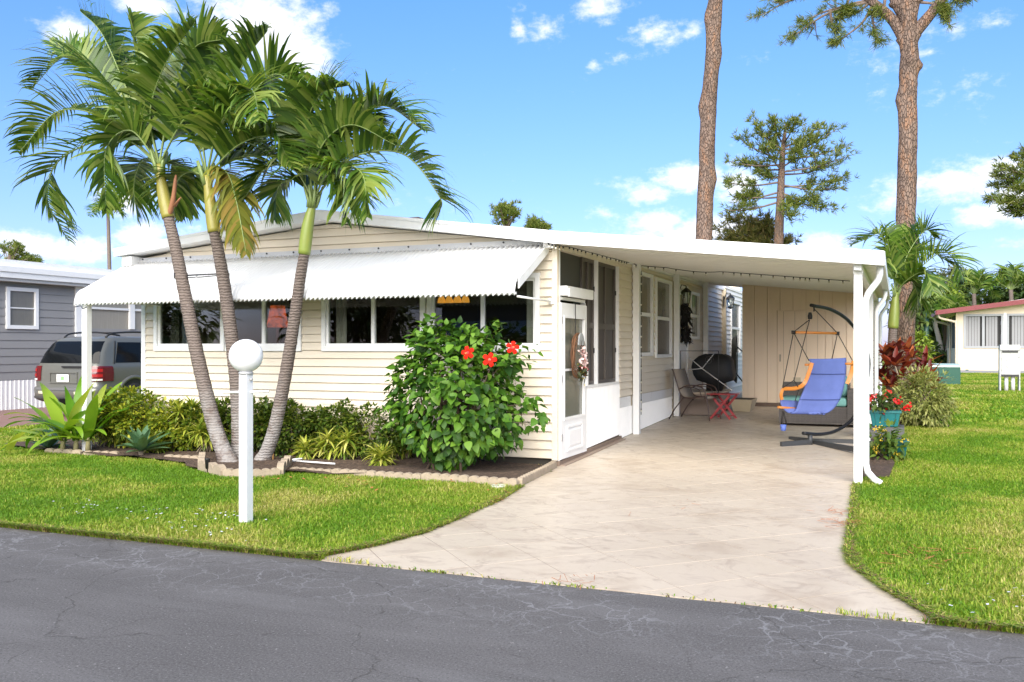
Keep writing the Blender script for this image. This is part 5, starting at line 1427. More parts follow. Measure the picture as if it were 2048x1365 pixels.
# crinum lily
crm = [strap_leaf_mesh(.155, 12, dr, .16, 2.4, CRN, wavy=.012) for dr in (.6, 1.3, 2.2, .35)]
lily = thing('crinum_lily', 'large crinum lily with long bright green strap leaves in the bed corner', 'lily', (atY(152, 800, 9.9).x, 9.9, .05))
for k, (bx_, by_) in enumerate([(126, 0), (152, 0), (176, 0)]):
    b_ = Vector((atY(bx_, 800, 9.86 + .05 * k).x, 9.86 + .05 * k, .05))
    mb = MB(); mb.tube([b_, b_ + Vector((0, 0, .10)), b_ + Vector((.01, 0, .22))], [.042, .034, .026], 9); mb.build('stalk', M('lily_stalk', (.26, .23, .11), .8, .25, 12), lily)
leafspec = [(-.95, .55, 1.05, 2), (-.75, .75, .85, 1), (-.55, .45, .9, 2), (-.25, 1.05, .95, 0), (-.1, 1.25, .85, 3), (.05, 1.3, .75, 0), (.25, 1.1, .75, 1), (.4, 1.05, .85, 3), (.5, .9, .75, 0), (-.5, 1.0, .75, 0), (-.35, .85, .7, 1), (.15, .95, .6, 0), (-.15, .7, .65, 2), (.3, .7, .6, 1), (-.7, .95, .75, 0), (.55, 1.15, .85, 3), (-.3, 1.3, .7, 3), (.1, 1.05, .8, 0), (-.85, .35, .75, 1), (.0, .9, .7, 1)]
rd = random.Random(9)
leafspec = leafspec + [(lx + rd.uniform(-.15, .15), min(1.35, el + rd.uniform(-.1, .25)), L * rd.uniform(.7, .95), (mi + 1) % 4) for lx, el, L, mi in leafspec[::2] + leafspec[3:8]]
for i, (lx, el, L, mi) in enumerate(leafspec):
    b_ = Vector((atY((126, 152, 176)[i % 3], 800, 9.86 + .05 * (i % 3)).x, 9.86 + .05 * (i % 3), .20))
    a = Vector((lx * CA, lx * SA, 0)) + Vector((SA, -CA, 0)) * rd.uniform(-.4, .5); a = a.normalized() * math.cos(el) + Vector((0, 0, math.sin(el)))
    nr = Vector((0, 0, 1)) - a * a.z
    leaf_obj(lily, crm[mi], b_, a, nr, L * 1.25)
# variegated dracaena clumps (song of india)
DRC = leafmat('dracaena_leaf', [(0.14, 0.22, 0.025), (0.30, 0.38, 0.04), (0.50, 0.53, 0.08), (0.66, 0.64, 0.18)], .4, .3, nvar=.12)
DT = leaf_tmpl(.15, .2, .45, 4, 'strap')
def dracaena(label, base, w, h, nros, seed, L=.20):
    nros = int(nros * 2.1); base = Vector(base) + Vector((0, -.06, 0))
    r = np.random.default_rng(seed); th = thing('dracaena_plant', label, 'dracaena', base, 'variegated dracaenas in the front bed')
    Ps = []; As = []; Ns = []; mb = MB()
    for k in range(nros):
        c = np.array(base) + [r.normal(0, w * .45), r.normal(0, w * .35), r.uniform(.3, 1.0) * h]
        mb.tube([Vector(base) + Vector((r.normal(0, w * .25), r.normal(0, .05), 0)), Vector(c)], [.008, .006], 5)
        m = 26
        el = np.linspace(-.5, 1.3, m); az = np.arange(m) * 2.399 + r.random() * 6
        a = np.stack([np.cos(az) * np.cos(el), np.sin(az) * np.cos(el), np.sin(el)], 1)
        nr = np.stack([-np.cos(az) * np.sin(el), -np.sin(az) * np.sin(el), np.cos(el)], 1)
        Ps.append(c + np.stack([0 * el, 0 * el, el * .035], 1)); As.append(a); Ns.append(nr)
    P = np.concatenate(Ps); A = np.concatenate(As); N = np.concatenate(Ns)
    V, F = leaves(P, A, N, L * r.uniform(.75, 1.15, len(P)), DT)
    o = np_obj('foliage', V, F, DRC, th, smooth=True); o['kind'] = 'stuff'
    mb.build('stems', PALE_TWIG, th)['kind'] = 'stuff'
for lb, px, py, w, h, k, sd_ in [('variegated dracaena clump between the lily and the front agave', 215, 893, .32, .42, 13, 91), ('small variegated dracaena right of the front agave', 322, 905, .12, .16, 3, 92), ('tall variegated dracaena clump left of the leaning palm trunk', 375, 900, .30, .62, 15, 93), ('variegated dracaena behind the leaning palm foot', 418, 905, .22, .36, 7, 94),
                              ('variegated dracaena behind the front agave', 262, 893, .30, .40, 9, 95), ('bright variegated dracaena clump in front of the hedge', 690, 918, .34, .30, 10, 96), ('single low variegated dracaena rosette by the edging', 772, 930, .09, .13, 3, 97), ('variegated dracaena crowding the foot of the hibiscus', 815, 918, .24, .48, 9, 98), ('little variegated dracaena sprig by the white pipe', 615, 918, .06, .18, 2, 99), ('variegated dracaena between right palm and hedge', 535, 900, .16, .42, 5, 100)]:
    dracaena(lb, gpz(px, py), w, h, k, sd_)

# ------------------------------------------------------------------ edging blocks
EDGE = M('weathered_concrete', (.36, .29, .21), .9, .25, 9, bump=.5, bscale=45, dirt=(.12, .10, .07), dirtamt=.6)
def edging(label, a, b, nsc, group, h=.10, t=.06, z=0.0):
    a = Vector((a[0], a[1], 0)); b = Vector((b[0], b[1], 0)); L = (b - a).length; d = (b - a) / L; nv = Vector((d.y, -d.x, 0))
    top = []
    for i in range(nsc):
        for k in range(6):
            th = math.pi * k / 6; u = (i + (1 - math.cos(th)) / 2) / nsc; top.append((u * L * .985, h + L / nsc * .28 * math.sin(th)))
    top.append((L * .985, h))
    prof = [(0.0, -.03)] + top + [(L * .985, -.03)]
    mb = MB(); n = len(prof); zz = lambda p: G(p.x, p.y) + z
    front = []; back = []
    for (u, hh) in prof:
        p = a + d * u; front.append((p.x + nv.x * t / 2, p.y + nv.y * t / 2, zz(p) + hh)); back.append((p.x - nv.x * t / 2, p.y - nv.y * t / 2, zz(p) + hh))
    mb.add(front + back, [list(range(n)), list(range(n, 2 * n))[::-1]] + [[i, (i + 1) % n, n + (i + 1) % n, n + i] for i in range(n)])
    o = mb.build('edging_block', EDGE); tag(o, label, 'edging', group)
ga = 'scalloped edging blocks in front of the bed'
x0, x1 = -3.83, -6.86
FL = ['scalloped edging block forming the bed corner by the driveway', 'scalloped edging block directly below the hibiscus', 'scalloped edging block below the hibiscus and single dracaena rosette', 'scalloped edging block below the bright dracaena clump', 'scalloped edging block next to the curved palm ring']
for i in range(5):
    u0, u1 = i / 5, (i + 1) / 5
    edging(FL[i], (x0 + (x1 - x0) * u0, 9.42 + .06 * u0 + .02 * math.sin(i)), (x0 + (x1 - x0) * u1, 9.42 + .06 * u1 + .02 * math.sin(i + 1)), 5, ga, h=.075 + .008 * (i % 2), z=-.0 - .006 * i)
gb = 'scalloped edging blocks beside the driveway'
for i in range(3):
    u0, u1 = i / 3, (i + 1) / 3
    edging(['scalloped edging block beside the drive, touching the house corner', 'middle scalloped edging block between soil bed and driveway', 'scalloped edging block beside the drive, touching the bed corner'][i], (-3.96 + .14 * u0 - .005, 10.98 - 1.52 * u0), (-3.96 + .14 * u1 - .005, 10.98 - 1.52 * u1), 5, gb, h=.085)
gc = 'curved edging blocks round the palm foot'
ring = [gp(px, py) for px, py in [(405, 927), (402, 944), (448, 957), (505, 958), (560, 955), (579, 935)]]
for i in range(5): edging(['rough edging block beside the black spike light', 'rough edging block in front of the leaning palm foot', 'rough edging block behind the lamp post', 'rough edging block in front of the right palm foot', 'rough edging block closing the palm ring by the white pipe'][i], ring[i][:2], ring[i + 1][:2], 3, gc, h=.085, t=.08)
gd = 'low edging blocks in the left bed'
for i, (p, q) in enumerate([((92, 909), (165, 913)), ((168, 913), (238, 914)), ((330, 921), (400, 924))]):
    edging(['half buried edging block below the lily stalks', 'half buried edging block left of the front agave', 'half buried edging block right of the front agave'][i], gp(*p)[:2], gp(*q)[:2], 4, gd, h=.045)

# small garden bits
sp = thing('garden_spotlight', 'small black spike light beside the leaning palm foot', 'spotlight', gp(415, 942, .05))
b_ = gp(415, 942, .05)
mb = MB(); mb.lathe(b_, [(.006, -.05), (.008, .02), (.026, .03), (.03, .13), (.034, .14), (.034, .15), (.0, .152)], 12); mb.build('lamp_body', BLACK, sp)
mb = MB(); a_, c_ = gpz(572, 921, .08), gpz(670, 928, .08); mb.tube([a_, c_], .011, 8); mb.tube([a_ + Vector((0, 0, .0)), a_ + Vector((.18, .1, .02))], .010, 8); tag(mb.build('pipe', WHITE), 'thin white plastic pipe lying on the bed soil', 'pipe')
mb = MB(); b_ = gpz(546, 920); mb.tube([b_, b_ + Vector((0, 0, .22))], .012, 7); tag(mb.build('stake', M('orange_stake', (.6, .33, .12), .7)), 'short orange wooden stake behind the right palm', 'stake')
b_ = gp(997, 979); mb = MB(); mb.lathe((b_.x, b_.y, .02), [(.085, 0), (.09, .02), (.075, .028), (.07, .02), (.0, .02)], 20); tag(mb.build('valve_cover', M('aged_plastic', (.5, .5, .42), .7, .2, 14)), 'round pale valve cover in the grass by the edging', 'cover')

# ------------------------------------------------------------------ globe lamp post
lp = gp(492, 1050); lp.z = 0
lamp = thing('lamp_post', 'white square lamp post with round opal globe in the front lawn', 'lamp post', lp)
mb = MB(); mb.bx(lp.x - .042, lp.x + .042, lp.y - .042, lp.y + .042, -.05, 1.315); mb.build('post', WHITE, lamp)
mb = MB(); mb.lathe((lp.x, lp.y, 1.315), [(.06, 0), (.065, .012), (.05, .03), (.05, .045)], 20); mb.build('fitter', M('grey_fitter', (.5, .5, .5), .4), lamp)
gm, t, p = newmat('opal_globe'); p.inputs['Base Color'].default_value = (.86, .86, .86, 1); p.inputs['Roughness'].default_value = .18; p.inputs['Subsurface Weight'].default_value = .25; p.inputs['Subsurface Radius'].default_value = (.1, .1, .1)
mb = MB(); rg = .146; mb.lathe((lp.x, lp.y, 1.34 + .135), [(rg * math.sin(a), -rg * math.cos(a)) for a in np.linspace(.38, math.pi, 26)], 36); mb.build('globe', gm, lamp)
mb = MB(); mb.tube([(lp.x - .19, lp.y - .07, 1.155), (lp.x + .19, lp.y + .07, 1.165)], .011, 8); mb.build('cross_bar', WHITE, lamp)
mb = MB(); mb.lathe((lp.x + .045, lp.y - .0, 1.27), [(.012, 0), (.012, .02), (.0, .02)], 8, axis=(Vector((0, 1, 0)), Vector((0, 0, 1)), Vector((1, 0, 0)))); mb.build('photo_cell', M('grey_cell', (.4, .4, .4), .4), lamp)

# ------------------------------------------------------------------ things inside, seen through the windows
tl = thing('table_lamp', 'glowing amber shaded lamp seen through the second front window', 'lamp', (atY(555, 690, 12.0).x, 12.0, .9))
b_ = Vector((atY(555, 690, 12.0).x, 12.0, 0))
zt_, zb_ = atY(555, 612, 12.0).z, atY(555, 655, 12.0).z
mb = MB(); mb.lathe((b_.x, b_.y, zb_), [(.17, 0), (.11, zt_ - zb_)], 20); ash = M('amber_shade', (.14, .03, .005), .7, .4, 9, emit=(1, .13, .006), estr=.22); nta = NT(ash); nta.l(nta.mapr(nta.noise(nta.pos(), 9, 5, .65), .3, .7, .03, .34), ash.node_tree.nodes['Principled BSDF'].inputs['Emission Strength']); mb.build('lamp_shade', ash, tl)
mb = MB(); mb.lathe((b_.x, b_.y, .9), [(.09, 0), (.05, .1), (.03, .3), (.02, zb_ - .9)], 14); mb.build('lamp_foot', M('dark_wood', (.1, .05, .03), .5), tl)
mb = MB(); mb.bx(b_.x - .35, b_.x + .35, 11.8, 12.2, .56, .9); tag(mb.build('side_cabinet', MATS['dark_wood']), 'dark cabinet below the amber lamp behind the second window', 'cabinet')
pl_ = thing('pendant_lamp', 'glowing yellow pendant lamp behind the right front window', 'lamp', (atY(905, 610, 12.2).x, 12.2, 2.2))
b_ = Vector((atY(905, 610, 12.2).x, 12.2, 0))
for k in range(4):
    mb = MB(); x = b_.x - .18 + k * .13; mb.lathe((x, 12.2, atY(905, 606, 12.2).z), [(.06, 0), (.055, .05), (.02, .12)], 12); mb.build('lamp_shade', M('yellow_shade', (.4, .2, .03), .6, emit=(1, .42, .05), estr=.35), pl_)
mb = MB(); mb.tube([(b_.x, 12.2, 2.25), (b_.x, 12.2, 2.74)], .01, 6); mb.build('lamp_rod', BLACK, pl_)

# ------------------------------------------------------------------ string lights
BULB = M('clear_bulb', (.7, .66, .55), .2, .1, 5)
sl = thing('string_lights', 'dark cord of little bulbs strung along the carport ceiling', 'string lights', (SX + .1, 13, 2.9))
pts = []
for (px, py) in [(1094, 486), (1120, 492), (1150, 496), (1180, 505), (1215, 512), (1240, 519), (1258, 519)]:
    pts.append(atX(px, py, SX + .10))
pts2 = [atX(1268, 521, SX + .1), atX(1280, 521, SX + .1)] + [atY(px, py, 14.9) for px, py in [(1300, 527), (1320, 533), (1352, 539), (1400, 544.5), (1440, 544), (1470, 540), (1488, 537)]]
pts3 = [atY(px, py, 14.9) for px, py in [(1488, 537), (1530, 541), (1573, 546), (1600, 547), (1620, 552), (1650, 556), (1700, 558)]]
drop = [Vector((SX + .15, 14.64, z)) for z in (2.85, 2.4, 1.9, 1.4, .9, .5)]
drop2 = [Vector((SX + .145, 14.755, z)) for z in (2.8, 2.4, 1.9, 1.4, .9, .45)]
sx_, sy_ = np.array([1, 0, 0]), 0
mb = MB(); bl = MB(); nb = 0
for P_, nbul in ((pts, 20), (pts2, 11), (pts3, 11), (drop2, 14)):
    C = [Vector((c.x, c.y, min(c.z, ct(c.x, c.y) - .14))) for c in catmull(P_, 44)]; mb.tube(C, .006, 5)
    for k in range(nbul):
        c = C[int((k + .5) / nbul * 44)]
        mb.tube([c, c + Vector((0, 0, -.028))], .010, 6)
        bm_ = MB(); bm_.lathe(c + Vector((0, 0, -.055)), [(.0, 0), (.011, .006), (.013, .016), (.008, .027)], 8); bm_.build('bulb', BULB, sl)
mb.build('cord', BLACK, sl)

# ------------------------------------------------------------------ wreaths and lanterns
wy, wz = (DY0 + DY1) / 2, 1.44
wr = thing('door_wreath', 'grapevine wreath with pink flowers and grey hat on the white storm door', 'wreath', (SX + .08, wy, wz - .27))
rd = random.Random(4); mb = MB()
for k in range(9):
    ph = rd.uniform(0, 6.28); rr0 = .21 + rd.uniform(-.045, .045); m_ = rd.choice([2, 3, 4])
    mb.tube([(SX + .095 + .022 * math.sin(m_ * a + ph), wy + rr0 * math.cos(a) * (1 + .05 * math.sin(m_ * a)), wz + (rr0 + .05) * math.sin(a)) for a in np.linspace(0, 6.283, 28)], .0065, 5, caps=False)
mb.build('vine_ring', M('vine_brown', (.16, .07, .03), .8, .4, 25, isl=.4), wr)
for cols, nn, cy, cz, s in (((.75, .55, .52), 26, .06, -.06, .035), ((.62, .5, .08), 7, .03, -.2, .028), ((.35, .03, .03), 14, .10, -.12, .03)):
    P = np.array([[SX + .14 + rd.uniform(-.02, .03), wy + cy + rd.gauss(0, .05), wz + cz + rd.gauss(0, .07)] for _ in range(nn * 3)]); rg_ = np.random.default_rng(nn)
    V, F = leaves(P, rand_unit(rg_, len(P)), np.tile([1.0, 0, .2], (len(P), 1)) + rg_.normal(0, .3, P.shape), rg_.uniform(.6, 1.2, len(P)) * s * 1.5, leaf_tmpl(.8, .1, .2, 3)); np_obj('flowers', V, F, M('wreath_flower_%d' % nn, cols, .6, .2, 20), wr, smooth=True)['kind'] = 'stuff'
P = np.array([[SX + .12 + rd.uniform(-.03, .04), wy + .05 + rd.gauss(0, .10), wz - .22 + rd.gauss(0, .06)] for _ in range(70)]); rg_ = np.random.default_rng(8)
V, F = leaves(P, norm(rand_unit(rg_, len(P)) + [0.3, 0.2, -.2]), np.tile([1.0, 0, .3], (len(P), 1)) + rg_.normal(0, .4, P.shape), rg_.uniform(.05, .10, len(P)), leaf_tmpl(.5, .1, .2, 3)); np_obj('leaves', V, F, leafmat('wreath_leaf', [(.02, .03, .01), (.05, .06, .02), (.08, .08, .03)], .6, .1), wr, smooth=True)
mb = MB(); arc = [(wy + .02 + .115 * math.cos(a), wz + .14 + .16 * math.sin(a)) for a in np.linspace(0, math.pi, 16)] + [(wy + .02 + .05 * math.cos(a), wz + .14 + .06 * math.sin(a)) for a in np.linspace(math.pi, 0, 10)]
mb.prism(arc, 'x', SX + .12, SX + .14); mb.build('hat', M('grey_white_check', (.30, .31, .31), .8, .9, 60), wr)
dk = thing('dark_swag', 'dark feathery swag hanging on the side door under a lantern', 'swag', (SX + .05, 18.35, 1.75))
P = np.array([[SX + .09 + rd.uniform(-.04, .06), 18.35 + rd.gauss(0, .11) + .12 * u, 2.45 - .75 * u] for u in [rd.random() for _ in range(260)]]); rg_ = np.random.default_rng(18)
V, F = leaves(P, norm(rg_.normal(0, .5, P.shape) + [.2, 0, -1]), rg_.normal(0, 1, P.shape), rg_.uniform(.10, .2, len(P)), leaf_tmpl(.3, .1, .3, 3)); np_obj('feathers', V, F, M('near_black_leaf', (.012, .010, .010), .7, .3, 8), dk, smooth=True)
mb = MB(); mb.tube([(SX + .04, 18.35, 2.4), (SX + .04, 18.35, 2.72)], .006, 5); mb.build('hanger', BLACK, dk)
def lantern(label, y, z, X):
    th = thing('wall_lantern', label, 'lantern', (X + .16, y, z - .18)); x = X + .17
    mb = MB(); mb.lathe((x, y, z), [(.0, .20), (.012, .19), (.012, .165), (.05, .14), (.105, .085), (.11, .075), (.0, .075)], 6, smooth=False); mb.lathe((x, y, z), [(.0, -.19), (.02, -.185), (.045, -.17), (.06, -.16), (.06, -.145), (.0, -.145)], 6, smooth=False)
    for k in range(6):
        a = k * math.pi / 3; mb.tube([(x + .06 * math.cos(a), y + .06 * math.sin(a), z - .15), (x + .095 * math.cos(a), y + .095 * math.sin(a), z + .08)], .007, 4)
    mb.build('cage', BLACK, th)
    mb = MB(); mb.lathe((x, y, z), [(.055, -.145), (.09, .075)], 6, smooth=False); mb.build('glass', GLASS, th)
    mb = MB(); mb.lathe((x, y, z - .145), [(.015, 0), (.015, .12), (.0, .15)], 8); mb.build('candle', WHITE, th)
    mb = MB(); mb.bx(X + .0, X + .02, y - .05, y + .05, z - .12, z + .14); mb.tube([(X + .02, y, z + .05), (X + .08, y, z + .22), (x, y, z + .2)], .01, 6); mb.build('bracket', BLACK, th)
lantern('black coach lantern beside the side door post', 18.0, 2.55, SX + .03)
lantern('black coach lantern at the rear corner of the side wall', 23.15, 2.68, SX + .05)
# ------------------------------------------------------------------ carport furniture
TAUPE = M('taupe_sling', (.27, .22, .17), .75, .08, 5, bump=.2, bscale=250)
BROWNF = M('brown_tube', (.06, .035, .028), .4, .2, 8)
def local(th_origin, rz):
    c, s = math.cos(rz), math.sin(rz); o = Vector(th_origin)
    return lambda x, y, z: o + Vector((x * c - y * s, x * s + y * c, z))
# sling patio chair (front looks along +x local)
co = gp(1392, 838, .21); co.x = -3.42
ch = thing('patio_chair', 'taupe sling patio chair with dark brown tube frame by the wall', 'chair', (co.x, 17.2, G(-3.4, 17.2) + .023))
L_ = local((co.x, 17.2, G(-3.4, 17.2) + .023), R(-12))
prof = [(-.36, .93), (-.33, .88), (-.22, .55), (-.17, .45), (-.10, .41), (.05, .405), (.20, .43), (.29, .435), (.325, .40)]
sm_ = catmull([Vector((x, 0, z)) for x, z in prof], 24)
mb = MB(); V = [L_(p.x, -.25, p.z) for p in sm_] + [L_(p.x, .25, p.z) for p in sm_] ; k = len(sm_)
mb.add(V, [(i, i + 1, k + i + 1, k + i) for i in range(k - 1)], True); s_ = mb.build('sling', TAUPE, ch); sm2 = s_.modifiers.new('t', 'SOLIDIFY'); sm2.thickness = .012
for sd in (-1, 1):
    y = sd * .265
    mb = MB(); mb.tube([L_(p.x, y, p.z) for p in sm_], .013, 8); mb.build('side_rail', BROWNF, ch)
    mb = MB(); mb.tube(catmull([L_(-.22, y, .56), L_(-.05, y + sd * .03, .63), L_(.15, y + sd * .03, .63), L_(.28, y + sd * .02, .56), L_(.34, y, .30), L_(.38, y, 0)], 24), .012, 8); mb.build('arm', BROWNF, ch)
    mb = MB(); mb.tube(catmull([L_(-.10, y, .60), L_(.05, y + sd * .02, .60), L_(.18, y + sd * .02, .56), L_(.22, y, .44)], 12), .008, 6); mb.build('arm_brace', BROWNF, ch)
    mb = MB(); mb.tube([L_(-.12, y, .42), L_(-.30, y, .2), L_(-.42, y, 0)], .012, 8); mb.build('leg', BROWNF, ch)
mb = MB(); mb.tube([L_(-.15, -.265, .40), L_(-.15, .265, .40)], .01, 6); mb.tube([L_(.28, -.265, .41), L_(.28, .265, .41)], .01, 6); mb.build('stretcher', BROWNF, ch)
# red folding table
REDW = M('faded_red_wood', (.36, .045, .05), .6, .25, 9)
to = Vector((-2.95, 17.45, G(-2.95, 17.45) + .023))
tb = thing('folding_table', 'faded red wooden folding side table with crossed legs', 'table', to)
L_ = local(to, R(-15))
for i in range(5):
    mb = MB(); y = -.19 + i * .082; p0, p1 = L_(-.24, y, .46), L_(.24, y, .46); mb.bar(p0, p1, .07, .018); mb.build('slat', REDW, tb)
for sd in (-1, 1):
    mb = MB(); mb.bar(L_(-.19, sd * .16, 0), L_(.19, sd * .16, .44), .04, .018, up=(0, 1, 0)); mb.build('leg', REDW, tb)
    mb = MB(); mb.bar(L_(.19, sd * .135, 0), L_(-.19, sd * .135, .44), .04, .018, up=(0, 1, 0)); mb.build('leg', REDW, tb)
for x, z in ((-.15, .06), (.15, .06), (.0, .30)):
    mb = MB(); mb.bar(L_(x, -.15, z), L_(x, .15, z), .035, .016); mb.build('rail', REDW, tb)
# landing with step below the side door
LND = M('tan_landing', (.42, .34, .25), .75, .1, 4)
ln = thing('door_landing', 'tan carpeted landing step below the side door', 'step', (-3.5, 18.4, .22))
gz = G(-3.5, 18.4) + .02
mb = MB(); mb.bx(SX + .02, -3.15, 17.85, 19.3, gz, gz + .40); mb.build('riser', M('brown_riser', (.22, .17, .14), .8, .1, 4), ln)
mb = MB(); mb.bx(SX + .02, -3.12, 17.82, 19.33, gz + .40, gz + .435); mb.build('tread', LND, ln)
hr = thing('handrail', 'thin black scroll handrail beside the door landing', 'handrail', (-3.7, 17.9, gz))
mb = MB(); z1 = 1.48; mb.tube([(-3.85, 17.86, gz + .43), (-3.85, 17.86, z1), (-3.12, 17.86, z1), (-3.12, 17.86, gz + .43)], .009, 6); mb.tube([(-3.3 + .09 * math.cos(a) * (1 - a / 14), 17.86, z1 - .18 + .09 * math.sin(a) * (1 - a / 14)) for a in np.linspace(0, 11, 40)], .006, 5); mb.build('rail', BLACK, hr)
pb = thing('trough_planter', 'tan wooden trough planter standing on the carport floor beside the shed', 'planter', (-3.25, 19.2, .25))
mb = MB(); o_ = Vector((-2.83, 19.1, G(-2.9, 19.1) + .02))
mb.hexa([o_ + Vector(v) for v in ((-.16, -.3, 0), (.16, -.3, 0), (.16, .3, 0), (-.16, .3, 0))], [o_ + Vector(v) for v in ((-.22, -.36, .24), (.22, -.36, .24), (.22, .36, .24), (-.22, .36, .24))]); mb.build('trough', M('tan_wood', (.48, .40, .27), .7, .15, 6), pb)
mb = MB(); mb.hexa([o_ + Vector(v) for v in ((-.19, -.33, .2), (.19, -.33, .2), (.19, .33, .2), (-.19, .33, .2))], [o_ + Vector(v) for v in ((-.195, -.335, .243), (.195, -.335, .243), (.195, .335, .243), (-.195, .335, .243))]); mb.build('soil', SOIL, pb)
# covered grill
go = Vector((-3.33, 18.6, gz + .435))
gr = thing('covered_grill', 'barbecue grill under a black cover lashed with white rope', 'grill', go)
mb = MB()
secs = []
for z, w, d in ((.0, .15, .16), (.16, .17, .2), (.22, .36, .25), (.32, .40, .27), (.48, .41, .27), (.60, .39, .25), (.69, .31, .18), (.73, .2, .1)):
    secs.append([go + Vector((w * (abs(math.cos(a)) ** .45) * (1 if math.cos(a) > 0 else -1) + .03 * math.sin(z * 9), d * (abs(math.sin(a)) ** .45) * (1 if math.sin(a) > 0 else -1), z + .01 * math.sin(a * 5))) for a in np.linspace(0, 2 * math.pi, 28, endpoint=False)])
n = 28; vs = [v for s in secs for v in s]; fs = [[i * n + j, i * n + (j + 1) % n, (i + 1) * n + (j + 1) % n, (i + 1) * n + j] for i in range(len(secs) - 1) for j in range(n)] + [[(len(secs) - 1) * n + j for j in range(n)], [j for j in range(n)][::-1]]
mb.add(vs, fs, True); mb.build('cover', BLACKC, gr)
ROPE = M('white_rope', (.62, .6, .57), .8)
mb = MB(); c0 = go + Vector((-.18, -.33, .45))
for e in ((-.46, -.2, .66), (-.47, -.2, .42), (.05, -.24, .76), (.42, -.36, .02)): mb.tube([c0, go + Vector(e)], .009, 5)
mb.build('rope', ROPE, gr)
# hose on wall hanger
ho = thing('garden_hose', 'dark green hose looped on a hanger on the far wall', 'hose', (SX + .2, 23.5, .5))
mb = MB()
for k in range(4): mb.tube([(SX + .20 + .03 * k, 23.6 + (.10 + .02 * k) * math.cos(a), 1.25 + (.5 + .03 * k) * math.sin(a)) for a in np.linspace(0, 6.28, 22)], .016, 6, caps=False)
mb.tube(catmull([(SX + .3, 23.5, .9), (SX + .6, 23.3, .62), (SX + .85, 23.2, .8), (SX + .8, 23.2, 1.15), (SX + .3, 23.4, 1.6)], 24), .016, 6)
mb.build('coil', M('hose_dark', (.05, .05, .04), .5), ho)
mb = MB(); mb.tube([(SX + .92, 23.2, .3), (SX + .92, 23.2, 1.0)], .04, 8); mb.tube([(SX + .92, 23.2, 1.0), (SX + 1.0, 23.15, 1.15)], .02, 6); mb.build('standpipe', M('grey_pipe', (.25, .27, .26), .5), ho)

# ------------------------------------------------------------------ wicker sofa
WIC = M('dark_wicker', (.11, .095, .085), .55, .5, 70, isl=.3)
TEAL = M('teal_cushion', (.16, .36, .33), .85, .08, 4)
so_ = Vector((-1.35, 16.95, G(-1.3, 17) + .024))
wf = thing('wicker_sofa', 'dark wicker outdoor sofa with teal cushions behind the hanging chair', 'sofa', so_)
def weave(mb, x0, x1, y0, y1, z0, z1, n=9):
    mb.bx(x0 + .008, x1 - .008, y0 + .008, y1 - .008, z0, z1)
    nz = max(2, int((z1 - z0) / .034))
    for i in range(nz):
        z = z0 + (i + .5) * (z1 - z0) / nz
        for (a, b) in (((x0, y0, z), (x1, y0, z)), ((x0, y1, z), (x1, y1, z)), ((x0, y0, z), (x0, y1, z)), ((x1, y0, z), (x1, y1, z))):
            mb.bar(a, b, .014, .022)
    nx_ = int((x1 - x0) / .09) + 1
    for i in range(nx_ + 1):
        x = x0 + (x1 - x0) * i / nx_; mb.bar((x, y0 - .006, z0), (x, y0 - .006, z1), .018, .012, up=(0, 1, 0))
mb = MB(); weave(mb, so_.x - .5, so_.x + .62, so_.y - .38, so_.y + .4, so_.z + .03, so_.z + .33); mb.build('base', WIC, wf)
mb = MB(); weave(mb, so_.x + .62, so_.x + .86, so_.y - .40, so_.y + .42, so_.z + .03, so_.z + .62); mb.build('arm', WIC, wf)
mb = MB(); weave(mb, so_.x - .5, so_.x + .62, so_.y + .28, so_.y + .42, so_.z + .34, so_.z + .72); mb.build('back', WIC, wf)
def cushion(parent, x0, x1, y0, y1, z0, z1, mat, name='cushion'):
    mb = MB(); mb.bx(x0, x1, y0, y1, z0, z1); o = mb.build(name, mat, parent); b = o.modifiers.new('b', 'BEVEL'); b.width = .045; b.segments = 4; o.data.polygons.foreach_set('use_smooth', [True] * 6)
cushion(wf, so_.x - .48, so_.x + .60, so_.y - .4, so_.y + .27, so_.z + .335, so_.z + .48, TEAL)
cushion(wf, so_.x - .1, so_.x + .58, so_.y + .08, so_.y + .27, so_.z + .48, so_.z + .85, TEAL)

# ------------------------------------------------------------------ hammock chair stand
DGREY = M('charcoal_steel', (.045, .047, .05), .45, .15, 8)
hub = Vector((-1.18, 14.15, G(-1.2, 14.1) + .023))
hs = thing('hammock_stand', 'black C shaped steel stand holding the blue hanging chair', 'stand', hub)
# plane of the C runs from the hub to the right and back
pd = Vector((.86, 1.55, 0)).normalized()
def PL(u, z): return hub + pd * u + Vector((0, 0, z))
def stand_pt(px, py):
    # intersect pixel ray with the vertical plane through hub along pd
    d = ray(px, py); nrm_ = Vector((-pd.y, pd.x, 0)); o = Vector((0, 0, CH)); t = (hub - o).dot(nrm_) / d.dot(nrm_)
    return o + d * t
arc_px = [(1606, 867), (1640, 869), (1672, 862), (1705, 838), (1728, 790), (1738, 730), (1730, 690), (1712, 660), (1690, 636), (1660, 619), (1622, 611)]
mb = MB(); mb.tube(catmull([stand_pt(*p) for p in arc_px], 48), .026, 12); mb.build('arc_pole', BLACK, hs)
mb = MB(); h0 = stand_pt(1620, 888); mb.tube([stand_pt(1620, 870), stand_pt(1621, 892)], .035, 10); mb.build('socket', DGREY, hs)
def foot(px0, py0, px1, py1):
    a = gp(px0, py0, G(-1.5, 14) + .05); b = gp(px1, py1, G(-1.2, 14) + .07)
    mb = MB(); mb.bar(a, b, .05, .07); mb.build('foot', DGREY, hs)
foot(1562, 889, 1620, 884); foot(1580, 878, 1620, 882); foot(1620, 884, 1745, 905); foot(1620, 882, 1745, 885)
hook = stand_pt(1628, 614); hook.z -= .01
